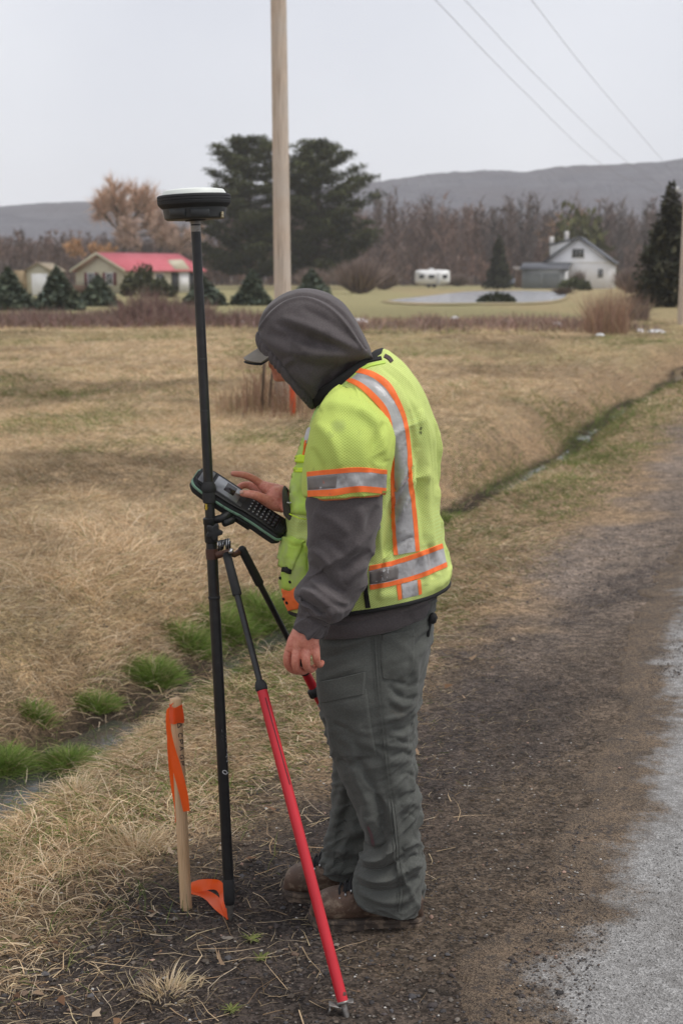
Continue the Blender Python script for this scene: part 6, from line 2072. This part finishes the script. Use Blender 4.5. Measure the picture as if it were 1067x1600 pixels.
def letters(text, org, dx, dy, bv, m, parent, w=1.2, h=.0015, gap=1.2, name='lettering'):
    """strokes of each character draped on the surface; dx, dy = photograph vectors of one character width and height"""
    g = G()
    for k, ch in enumerate(text):
        if ch not in GL: continue
        for st in GL[ch]:
            P = [(org[0] + dx[0] * (k * gap + a) + dy[0] * b2, org[1] + dx[1] * (k * gap + a) + dy[1] * b2) for a, b2 in st]
            for a, b2 in zip(P[:-1], P[1:]):
                l_, r_ = ribbon_line([a, b2], w, 4)
                V, F, uv = drape(bv, l_, r_, 4, 2, h, edge=False)
                g.add(V, F)
    return g.build(name, m, parent)


letters('4', (655, 679), (4.2, -.6), (.3, -5.5), bv_v, M_PRINT, vo_, 1.2)
letters('O', (655.5, 671), (2.6, 1.2), (1.6, -4.5), bv_v, M_PRINT, vo_, 1.1)
for (x0_, y0_, x1_, y1_) in ((655, 662, 656.5, 665), (661.5, 663, 662, 667), (666.5, 665, 667.5, 669), (670.5, 666, 671, 668), (662.5, 673, 664, 676), (668, 671.5, 668, 676.5), (671.5, 672.5, 671.5, 675), (664, 681, 667, 681), (669, 680.5, 672, 681.5)):
    tape([(x0_, y0_), ((x0_ + x1_) / 2, (y0_ + y1_) / 2), (x1_, y1_)], 1.0, bv_v, 'print_fleck', M_PRINT, .0012, 4, mm=2)
bv_cp = bv_v
for k in range(9):                                     # two rows of tiny worn print
    x0_ = 461 + k * 2.1; y0_ = 776.5 + k * .45
    tape([(x0_, y0_), (x0_ + .7, y0_ + 1.4), (x0_ + 1.3, y0_ + .6)], .8, bv_v, 'print_fleck', M_PRINT, .0068, 4, mm=2)
tape([(463, 782), (470, 784), (477, 785.4)], .8, bv_v, 'print_fleck', M_PRINT, .0068, 12, mm=2)
# dark flecks and an oily thumb mark on the sleeve
for (px, py) in ((558, 642), (586, 679), (516, 700), (545, 720)):
    tape([(px, py), (px + 1.5, py - .8), (px + 3, py + .8)], 1.3, bv_s, 'fleck', M_BLACK, .0012, 6, mm=2, parent=so_)
# ---------------------------------------------------------------- survey pole, receiver, bipod, controller
m, t, b = M_new('matt carbon tube')
c = mixc(t, ramp(t, noise(t, 30, 4), .3, .7), (.012, .012, .013), (.024, .024, .025))
c = mixc(t, ramp(t, noise(t, 70, 5, .7), .66, .74), c, (.10, .095, .09))
t.links.new(c, b.inputs['Base Color']); b.inputs['Roughness'].default_value = .42
bump(t, b, noise(t, 500, 2), .15, .0004)
M_CARB = m
M_PLAST = mat('black plastic', (.016, .016, .017), .5, (.012, .012, .012), scale=25, bmp=.2, bscale=500, dirt=(.055, .05, .045), dscale=30, dlo=.62, dhi=.78)
M_RUB = mat('charcoal rubber', (.026, .026, .027), .75, scale=30, bmp=.2, bscale=300)
M_DGREY = mat('dark grey casing', (.036, .038, .038), .5, (.028, .03, .03), scale=14)
M_RCV = mat('off white radome', (.72, .75, .70), .45, (.68, .71, .66), scale=8)
m, t, b = M_new('red painted tube')
c = mixc(t, ramp(t, noise(t, 10, 4), .3, .7), (.44, .008, .017), (.53, .012, .024))
c = mixc(t, ramp(t, noise(t, 55, 5, .75), .66, .72), c, (.28, .10, .09))
t.links.new(c, b.inputs['Base Color']); b.inputs['Roughness'].default_value = .45
M_REDT = m
M_BRASS = mat('worn brass', (.42, .36, .24), .4, metal=.9, scale=40)
M_STEELW = mat('worn steel', (.30, .29, .275), .45, (.20, .185, .17), metal=.8, scale=40, dirt=(.14, .10, .075), dscale=50)
M_BROWN = mat('brown clamp band', (.10, .045, .03), .55, (.075, .034, .024), scale=30)
M_LEAD = mat('yellow sticker', (.72, .50, .05), .5, scale=50)

PB = gh(360.5, 1438, .012); PT = at(305.6, 345, PB.y)
pax = (PT - PB).normalized()


def pp_(py):
    """point of the pole axis seen at photograph height py"""
    lo, hi = 0.0, 1.0
    for _ in range(30):
        md_ = (lo + hi) / 2
        q = PB + (PT - PB) * md_
        y_ = proj(np.array([[q.x, q.y, q.z]]))[1][0]
        if y_ > py: lo = md_
        else: hi = md_
    return PB + (PT - PB) * lo


pole_e = empty('survey_pole', (PB.x, PB.y, 0), 'black survey pole with its steel tip in the dirt beside the stake', 'survey pole')


def ringed(p0, p1, prof, name, m, parent, n=28):
    """lathe whose axis runs p0 -> p1; prof (fraction, radius)"""
    ax_ = p1 - p0
    g = G().lathe([(r_, f * ax_.length) for f, r_ in prof], p0, ax_, n)
    o = g.build(name, m, parent, smooth=True)
    return autosmooth(o, 35)


tip = ringed(pp_(1446), pp_(1410), [(0, .0005), (.35, .008), (.8, .0095), (.8, .013), (1, .0135)], 'tip', M_STEELW, pole_e)
lt = ringed(pp_(1412), pp_(848), [(0, 0), (0, .0148), (.003, .0158), (.992, .0158), (1, .0150)], 'lower_tube', M_CARB, pole_e)
ringed(pp_(1408), pp_(1372), [(0, .0155), (.04, .0168), (.96, .0168), (1, .0155)], 'foot_sleeve', M_RUB, pole_e)
ringed(pp_(931), pp_(936), [(0, .0158), (.2, .0172), (.8, .0172), (1, .0158)], 'stop_ring', M_RUB, pole_e)
ringed(pp_(852), pp_(350), [(0, .0140), (1, .0131)], 'upper_tube', M_CARB, pole_e)
ringed(pp_(786), pp_(752), [(0, .0150), (.05, .0185), (.42, .0195), (.50, .0180), (.60, .0205), (.80, .0195), (1, .0138)], 'locking_collar', M_RUB, pole_e)
ringed(pp_(848), pp_(808), [(0, .016), (.05, .0190), (.70, .0190), (.75, .0205), (.96, .0205), (1, .0150)], 'pole_clamp', M_PLAST, pole_e)
ringed(pp_(362), pp_(345), [(0, .0134), (.55, .0137), (.58, .0120), (.68, .0120), (.70, .0142), (1, .0142)], 'top_thread', M_STEELW, pole_e)
for yy in (642, 561):
    ringed(pp_(yy + 1.5), pp_(yy - 1.5), [(0, .0136), (.3, .0140), (.7, .0140), (1, .0136)], 'graduation_ring', M_DGREY, pole_e)
# sticker and worn script on the tube
bv_pole = join_bvh(*[(np.array([o_.matrix_world @ v.co for v in o_.data.vertices]) + np.array(pole_e.location) * 0 + np.array(worldloc(o_)), np.array([list(p.vertices) for p in o_.data.polygons if len(p.vertices) == 4])) for o_ in (lt,)])
_ut = bpy.data.objects['upper_tube']
bv_up = join_bvh((np.array([tuple(v.co) for v in _ut.data.vertices]) + np.array(worldloc(_ut)), np.array([list(p.vertices) for p in _ut.data.polygons])))
bv_pole = join_bvh((np.array([tuple(v.co) for v in lt.data.vertices]) + np.array(worldloc(lt)), np.array([list(p.vertices) for p in lt.data.polygons])))
V, F, uv = drape(bv_up, [(318.5, 787), (318.8, 797)], [(324, 787), (324.3, 797)], 6, 6, .0012)
st_ = mesh('sticker', V, F, M_LEAD, pole_e)
g = letters('E', (320, 795), (3, 0), (0, -6), bv_up, M_PLAST, st_, 1.0, h=.002, name='mark')
M_WPRINT = mat('worn white print', (.62, .62, .62), .6, scale=90)
script = [[(348, 1206), (349, 1204), (352, 1203.6), (354, 1205.5), (355, 1208), (353, 1209.6), (350, 1208.8), (348, 1206)], [(355, 1208), (357, 1207)], [(354, 1190), (356, 1188)], [(353, 1183), (356, 1180)], [(354, 1174), (356, 1172)], [(352.5, 1158), (353.2, 1158)], [(352.2, 1152), (353, 1152)], [(352, 1147), (352.6, 1147)]]
g = G()
for st in script:
    for a, b2 in zip(st[:-1], st[1:]):
        l_, r_ = ribbon_line([a, b2], 1.25, 4); V, F, uv = drape(bv_pole, l_, r_, 4, 2, .0007, edge=False); g.add(V, F)
g.build('script_mark', M_WPRINT, lt)

# receiver
rb = pp_(343)
u_ = 1 / 573.0
rc = empty('satellite_receiver', rb, 'round black satellite receiver with white top on the survey pole', 'receiver')
rax = (pax + Vector((-.012, 0, 0))).normalized()
o = G().lathe([(0, -.001), (16 * u_, -.001), (16 * u_, .003), (44 * u_, .003), (47 * u_, .007), (49.5 * u_, 20 * u_), (49.5 * u_, 22 * u_)], rb, rax, 64).build('base', M_DGREY, rc, smooth=True); autosmooth(o, 30)
o = G().lathe([(49 * u_, 18.5 * u_), (51.5 * u_, 20 * u_), (56.2 * u_, 25 * u_), (57 * u_, 29 * u_), (56.2 * u_, 30 * u_), (57 * u_, 31 * u_), (57 * u_, 33.6 * u_), (56.2 * u_, 34.4 * u_), (57 * u_, 35.4 * u_), (56.6 * u_, 37.6 * u_), (54.5 * u_, 39.2 * u_), (49 * u_, 39.6 * u_)], rb, rax, 72).build('bumper', M_RUB, rc, smooth=True); autosmooth(o, 30)
o = G().lathe([(50 * u_, 39 * u_), (49.4 * u_, 41 * u_), (46.5 * u_, 45.6 * u_), (44.5 * u_, 46.6 * u_), (30 * u_, 48.6 * u_), (0, 49.6 * u_)], rb, rax, 72).build('radome', M_RCV, rc, smooth=True); autosmooth(o, 30)
q = rb + Vector((40 * u_, -.034, 9 * u_))
G().box(q + Vector((-.006, .014, .002)), (.024, .034, .017), bev=.003).build('port_recess', M_PLAST, rc)
cn = G().lathe([(0, -.008), (.0048, -.008), (.0048, -.003), (.0040, -.002), (.0048, -.001), (.0048, .004), (.0040, .005), (.0048, .006), (.0048, .008), (0, .008)], q + Vector((.006, -.008, -.002)), (0, .1, 1), 14).build('connector', M_BRASS, rc, smooth=True)
# two raised battery doors on the near flank
for ang in (-75, -118):
    c_ = rb + rax * (11 * u_) + Vector((math.cos(R(ang)) * 46.5 * u_, math.sin(R(ang)) * 46.5 * u_, 0))
    G().box(c_, (.050, .010, .020), Matrix.Rotation(R(ang + 90), 3, 'Z'), bev=.002).build('battery_door', M_DGREY, rc)

# bipod
bp_e = empty('bipod', (PB.x + .1, PB.y, 0), 'black and red two legged bipod clamped to the survey pole', 'bipod')
cl_ = pp_(865)
ringed(pp_(873), pp_(857), [(0, .016), (0, .0178), (1, .0178), (1, .016)], 'clamp_band', M_BROWN, bp_e)
J1 = at(354, 864, 3.875); J2 = at(377, 856, 3.945)
g = G()
g.tube([cl_ + Vector((.012, 0, 0)), at(343, 867, 3.90), at(357, 862, 3.90), at(366, 867, 3.93), J2 + Vector((-.006, 0, -.012))], [.010, .010, .009, .008, .009], 10)
g.build('hinge_bracket', M_BROWN, bp_e, smooth=True)
G().lathe([(0, -.012), (.006, -.012), (.006, .012), (0, .012)], at(361, 861, 3.868), (0, 1, 0), 12).build('hinge_bolt', M_STEEL, bp_e)
F1 = gh(543.5, 1590, .01)
K1 = None


def on_line(A, B, py):
    lo, hi = 0.0, 1.0
    for _ in range(30):
        md_ = (lo + hi) / 2; q = A + (B - A) * md_
        if proj(np.array([[q.x, q.y, q.z]]))[1][0] < py: lo = md_
        else: hi = md_
    return A + (B - A) * lo


def bileg(J, Fp, ys, sc=1.0):
    """grip, inner tube, collar, red tube, foot plate"""
    q = lambda py: on_line(J, Fp, py)
    e = ringed(q(ys[1]), q(ys[0]), [(0, .0060), (0, .0125), (.03, .0132), (.95, .0122), (1, .009), (1.02, 0)], 'leg_grip', M_RUB, bp_e)
    ringed(q(ys[2] + 6), q(ys[1] - 2), [(0, .0086), (1, .0090)], 'inner_tube', M_CARB, bp_e)
    cl = ringed(q(ys[2] + 9), q(ys[2] - 7), [(0, .0142), (.08, .0165), (.45, .0172), (.7, .015), (1, .0098)], 'leg_collar', M_RUB, bp_e)
    rt = ringed(q(ys[3]), q(ys[2] + 8), [(0, .0140), (1, .0140)], 'outer_tube', M_REDT, bp_e)
    return rt


rt = bileg(J1, F1, (864, 930, 1070, 1566))
ax1 = (F1 - J1).normalized()
ft = on_line(J1, F1, 1567)
fp = G()
fp.lathe([(0, -.004), (.0165, -.004), (.0165, .003), (.012, .004)], ft, ax1, 20)
sd_ = Vector((1, 0, 0)); sd_ = (sd_ - ax1 * sd_.dot(ax1)).normalized()
fp.box(ft + sd_ * -.020, (.034, .024, .0035), Matrix.Rotation(R(13), 3, 'Y'), bev=.001)
fp.box(ft + sd_ * .016, (.022, .022, .0035), Matrix.Rotation(R(-6), 3, 'Y'), bev=.001)
fp.box(ft + sd_ * -.036 + Vector((0, 0, -.010)), (.0035, .024, .020), Matrix.Rotation(R(13), 3, 'Y'), bev=.001)
fp.build('foot_plate', M_STEELW, bp_e)
ringed(ft + ax1 * .055, ft, [(0, .0005), (.45, .008), (1, .0095)], 'spike', M_STEELW, bp_e)
bv_r = join_bvh((np.array([tuple(v.co) for v in rt.data.vertices]) + np.array(worldloc(rt)), np.array([list(p.vertices) for p in rt.data.polygons])))
V, F, uv = drape(bv_r, [(536, 1550), (535.5, 1556)], [(541, 1549), (540.5, 1556)], 6, 5, .0006); mesh('paint_chip', V, F, mat('bare chip', (.12, .06, .05), .8), rt)
V, F, uv = drape(bv_r, [(414, 1090), (432, 1155), (452, 1226)], [(415.6, 1090), (433.8, 1155), (453.8, 1226)], 20, 3, .0006, edge=False)
mesh('scuff_line', V, F, mat('dark scuff', (.12, .008, .012), .7), rt)
F2 = gh(606, 1296, .01)
bileg(J2, F2, (852, 912, 1042, 1290))
lk = on_line(J2, F2, 1080)
g = G(); g.box(lk + Vector((-.003, -.016, 0)), (.036, .020, .030), Matrix.Rotation(R(-28), 3, 'Y'), bev=.005); g.box(lk + Vector((.022, -.010, .022)), (.014, .016, .05), Matrix.Rotation(R(-20), 3, 'Y'), bev=.004)
g.build('leg_lock', M_PLAST, bp_e)
# coiled cord at the hinge: black and white
for k, cm in enumerate((M_PLAST, M_STEEL, M_PLAST, M_STEEL)):
    o0 = at(340, 853, 3.865); o1 = at(359, 849, 3.865)
    L = []
    for s_ in np.linspace(0, 1, 34):
        q = o0 + (o1 - o0) * s_
        a_ = s_ * 18 + k * 1.57
        L.append(q + Vector((math.sin(a_ * .5) * .004, math.sin(a_) * .012, math.cos(a_) * .012)))
    G().tube(L, .0032 if k % 2 == 0 else .0022, 6).build('coiled_cord', cm, bp_e, smooth=True)

# field controller on its bracket
ex = Vector((.832, .0, -.555)).normalized()
up_ = Vector((.555, 0, .832)); sa = .50
nz = (up_ * math.sqrt(1 - sa * sa) + Vector((0, -1, 0)) * sa).normalized()
ey = nz.cross(ex).normalized()
cc_ = at(375, 789, 3.962)
fc = empty('field_controller', cc_, 'rugged black handheld field controller with green side stripe, bracketed to the survey pole', 'controller')


def L3(s_, w_, h_): return cc_ + ex * s_ + ey * w_ + nz * h_


S = np.array([-.150, -.144, -.128, -.09, -.04, -.01, .02, .06, .10, .130, .144, .150])
W = np.array([.022, .033, .042, .0455, .0455, .043, .0385, .0375, .0395, .040, .033, .022])


def slab(h0, h1, grow, name, m, parent, power=4.5, s0=-.150, s1=.150, nu=64, nv=80, shr=0.0, capped=True):
    rows = []
    for a, w_ in zip(S, W):
        if a < s0 - 1e-6 or a > s1 + 1e-6: continue
        k = a * (1 + grow / .15)
        hh0, hh1 = h0, h1
        if abs(a) > .14 and shr: hh0 = h0 + shr; hh1 = h1 - shr
        rows.append((L3(k, 0, hh0), L3(k, 0, hh1), w_ + grow, power))
    lf = Loft(rows, nu, nv, sdir=tuple(ey), power=power)
    return lf.build(name, m, parent, capped, capped)


body = slab(-.030, .014, 0, 'body', M_RUB, fc, shr=.006)
slab(-.0045, .0040, .0022, 'side_stripe', mat('pale green stripe', (.22, .38, .27), .5, (.19, .33, .235), scale=20, dirt=(.09, .12, .10), dscale=60), fc, power=9)
slab(.013, .0205, -.0035, 'face_rim', M_PLAST, fc, power=6)


def plate(s0, s1, w0, w1, h, th, name, m, parent, bev=.002):
    g = G()
    M3 = Matrix((ex, ey, nz)).transposed()
    g.box(L3((s0 + s1) / 2, (w0 + w1) / 2, h), (s1 - s0, w1 - w0, th), M3, bev=bev)
    return g.build(name, m, parent)


plate(-.138, -.104, -.033, .033, .0215, .004, 'head_plate', mat('grey head plate', (.20, .20, .205), .4, scale=30), fc)
for k in range(3):
    plate(-.124 + k * .006, -.121 + k * .006, -.012, -.002, .0240, .0015, 'speaker_slot', M_PLAST, fc, 0)
m, t, b = M_new('screen glass'); b.inputs['Base Color'].default_value = (.20, .205, .215, 1); b.inputs['Roughness'].default_value = .06; b.inputs['Coat Weight'].default_value = .6
plate(-.100, .006, -.034, .034, .0212, .003, 'bezel', M_PLAST, fc)
sc_ = plate(-.094, -.012, -.029, .029, .0232, .0016, 'screen', m, fc, 0)
plate(-.062, -.030, -.012, .025, .0243, .0006, 'screen_panel', mat('dark map area', (.030, .022, .024), .12, scale=80), sc_, 0)
M_KEY = mat('dark keys', (.05, .05, .052), .5, scale=60)
M_KEYW = mat('white key print', (.62, .63, .62), .5, scale=90)
for i in range(7):
    for j in range(4):
        s0 = .022 + i * .0135; w0 = -.026 + j * .0140
        kx = plate(s0, s0 + .0095, w0, w0 + .0105, .0216, .0050, 'key', M_KEY, fc, .0014)
        if i < 5:
            plate(s0 + .0035, s0 + .0062, w0 + .0034, w0 + .0068, .0243, .0006, 'key_print', M_KEYW, kx, 0)
plate(.118, .140, -.028, .028, .0205, .002, 'tail_pad', M_RUB, fc)
for i in range(4):
    plate(.119 + i * .0052, .1215 + i * .0052, -.024, .024, .0222, .002, 'tail_rib', M_PLAST, fc, 0)
plate(-.012, .050, -.0400, -.0380, -.014, .006, 'side_slot', M_DGREY, fc, 0)
for s_ in (-.1, .0, .09):
    G().lathe([(0, 0), (.0028, 0), (.0028, .002), (0, .002)], L3(s_, -.0465 if s_ < .02 else -.040, -.012), -ey, 10).build('screw', M_PLAST, fc)
bk = empty('controller_bracket', pp_(820), 'black plastic bracket and star knob joining controller and pole', 'bracket')
g = G(); g.tube([pp_(812) + Vector((.012, -.006, 0)), at(347, 810, 3.915), at(358, 803, 3.935), L3(-.02, 0, -.034)], [.011, .012, .015, .016], 12)
g.tube([at(350, 818, 3.91), at(362, 813, 3.93), L3(.01, .0, -.034)], [.010, .011, .012], 10)
g.build('arm', M_PLAST, bk, smooth=True)
plate(-.06, .06, -.030, .030, -.0345, .009, 'cradle', M_PLAST, bk, .003)
# five lobed knob
kc = at(334.5, 831, 3.885)
a = np.linspace(0, 2 * np.pi, 60, endpoint=False)
rk = .0205 + .0045 * np.cos(5 * a + .6)
rows = []
for f, yv in ((.0, .010), (.85, .010), (1, .006), (1, -.006), (.88, -.011), (.4, -.0125), (.0, -.0125)):
    rows.append(np.stack([kc.x + rk * f * np.cos(a), np.full(60, kc.y + yv), kc.z + rk * f * np.sin(a)], 1))
autosmooth(mesh('knob', np.concatenate(rows), grid_faces(len(rows), 60, True), M_RUB, bk), 50)

# ---------------------------------------------------------------- stake and flagging
m, t, b = M_new('raw lath wood')
gr_ = noise(t, 22, 5, .6, stretch=(14, 14, .5))
c = mixc(t, ramp(t, gr_, .3, .7), (.48, .30, .155), (.70, .48, .285))
c = mixc(t, ramp(t, noise(t, 6, 4, .6, stretch=(5, 5, 1.2)), .5, .75), c, (.58, .41, .26))
t.links.new(c, b.inputs['Base Color']); b.inputs['Roughness'].default_value = .85
bump(t, b, gr_, .4, .002)
M_LATH = m
m, t, b = M_new('fluorescent orange ribbon')
b.inputs['Base Color'].default_value = (1.0, .135, .018, 1); b.inputs['Roughness'].default_value = .42; b.inputs['Sheen Weight'].default_value = .2
tr_ = t.nodes.new('ShaderNodeBsdfTranslucent'); tr_.inputs[0].default_value = (1.0, .14, .012, 1)
mx_ = t.nodes.new('ShaderNodeMixShader'); mx_.inputs[0].default_value = .38
t.links.new(b.outputs[0], mx_.inputs[1]); t.links.new(tr_.outputs[0], mx_.inputs[2]); t.links.new(mx_.outputs[0], t.nodes['Material Output'].inputs[0])
bump(t, b, noise(t, 45, 3), .2, .003)
M_RIB = m
SB = gh(291.5, 1420, .01); STp = at(274.6, 1091.5, SB.y)
sx = (STp - SB); sL = sx.length
rotz = Matrix.Rotation(R(32), 3, 'Z')
sq = sx.to_track_quat('Z', 'Y').to_matrix()
stk = empty('survey_stake', (SB.x, SB.y, 0), 'unpainted wooden lath stake with orange ribbon round its top', 'stake')
g = G(); hw0, hw1 = .0145, .0125
rng_l = np.linspace(-.04, sL, 30)
V = []
for z_ in rng_l:
    for (a_, b2) in ((-hw0, -hw1), (hw0, -hw1), (hw0, hw1), (-hw0, hw1)):
        q = Vector((a_, b2, z_)); q2 = rotz @ Vector((a_, b2, 0)); q = Vector((q2.x, q2.y, z_))
        V.append(SB + sq @ q)
V = np.array([tuple(q) for q in V]); F = grid_faces(30, 4, True)
top_ = np.array([[116, 117, 118, 119]])
lath = mesh('lath', V, [np.concatenate([F, top_])], M_LATH, stk, smooth=False)
bv_st = join_bvh((V, F))
M_INK = mat('black marker ink', (.02, .02, .022), .7, (.05, .045, .04), scale=200)
letters('^', (277.6, 1129), (1.0, 10.5), (6.6, -1.0), bv_st, M_INK, lath, 1.3, h=.0008, gap=1)
letters('CPA', (278.8, 1146), (.75, 7.5), (6.0, -.8), bv_st, M_INK, lath, 1.3, h=.0008, gap=1.38)
letters('GP', (281.4, 1180), (.75, 7.5), (5.2, -.8), bv_st, M_INK, lath, 1.3, h=.0008, gap=1.38)
# wraps
for k, (y0, y1) in enumerate(((1098, 1112), (1104, 1118), (1110, 1125))):
    L = []
    for a_ in np.linspace(0, 2 * np.pi, 61):
        c_ = SB + sx * ((1420 - (y0 + y1) / 2) / (1420 - 1091.5)) * .992
        sqr = 1.03 / (abs(math.cos(a_))**9 + abs(math.sin(a_))**9)**(1 / 9)
        q2 = rotz @ Vector((math.cos(a_) * (hw0 + .0016 + .0012 * k) * sqr, math.sin(a_) * (hw1 + .0016 + .0012 * k) * sqr, 0))
        L.append(c_ + sq @ Vector((q2.x, q2.y, .0025 * math.sin(a_ * 2 + k))))
    hw_r = (y1 - y0) / 557 / 2 * 1.05
    up3 = sx.normalized()
    Vr = np.array([[tuple(q - up3 * hw_r), tuple(q + Vector((0, 0, .0)) + (q - c_) * .03), tuple(q + up3 * hw_r)] for q in L]).reshape(-1, 3)
    mesh('ribbon_wrap', Vr, grid_faces(61, 3), M_RIB, stk)


def ribbon3d(pts, wv, name, parent, loc=None, m=None, n=44, curl=.004):
    """flagging ribbon: centre line points and half-width vectors"""
    P = hermite_cr(np.array([tuple(p) for p in pts]), n); Wv = hermite_cr(np.array([tuple(p) for p in wv]), n)
    T = np.gradient(P, axis=0); N = np.cross(T, Wv); N /= np.linalg.norm(N, axis=1, keepdims=True) + 1e-9
    s_ = np.linspace(0, 1, n)
    N = N * (curl * np.sin(s_ * 9 + 1))[:, None]
    V = np.stack([P - Wv, P - Wv * .5 + N * .75, P + N, P + Wv * .5 + N * .75, P + Wv], 1)
    return mesh(name, V.reshape(-1, 3), grid_faces(n, 5), m or M_RIB, parent, loc)


h7 = 7.0 / 557
yf = SB.y - .030
ribbon3d([at(270, 1101, yf), at(263.5, 1106, yf - .012), at(262.8, 1130, yf - .016), at(268, 1165, yf - .012), at(278, 1205, yf - .008), at(287, 1240, yf - .004), at(292, 1268, yf)],
         [Vector((.004, .008, .004)), Vector((.005, .006, .002)), Vector((.0075, .004, 0)), Vector((h7, .002, .001)), Vector((h7, 0, .004)), Vector((h7 * .95, -.002, .004)), Vector((h7 * .8, -.003, .002))], 'ribbon_tail', stk)
yb = SB.y + .03
ribbon3d([at(268, 1110, yb), at(266, 1160, yb), at(270, 1220, yb), at(276, 1262, yb), at(276, 1284, yb)], [Vector((.006, .006, 0))] * 3 + [Vector((.008, .004, 0)), Vector((.004, .003, .004))], 'ribbon_tail', stk)
# second ribbon, looped on the dirt between stake and pole
rl = gh(328, 1405)
ro = empty('flagging_ribbon', (rl.x, rl.y, 0), 'orange flagging ribbon looped on the dirt between stake and pole', 'ribbon')
zr = gh(328, 1405).z + .004
def gz(px, py, h_): return at(px, py, gnd(px, py + h_ * 500, zr).y)
ribbon3d([gz(299, 1386, .02), gz(312, 1384, .035), gz(326, 1382, .05), gz(340, 1383, .045), gz(347, 1392, .035), gz(350, 1410, .03), gz(356, 1436, .004)],
         [Vector((.001, .004, .014)), Vector((0, .004, .015)), Vector((.001, .006, .017)), Vector((.006, .008, .012)), Vector((.010, .006, .004)), Vector((.009, .006, .003)), Vector((.003, .003, 0))], 'loop', ro)
ribbon3d([gz(299, 1391, .012), gz(316, 1395, .012), gz(332, 1404, .016), gz(344, 1420, .012), gz(356, 1434, .004)],
         [Vector((.001, .006, .009)), Vector((.003, .009, .008)), Vector((.010, .008, .008)), Vector((.014, .006, .006)), Vector((.004, .003, .001))], 'loop', ro, curl=.003)
# earth thrown up round the pole tip
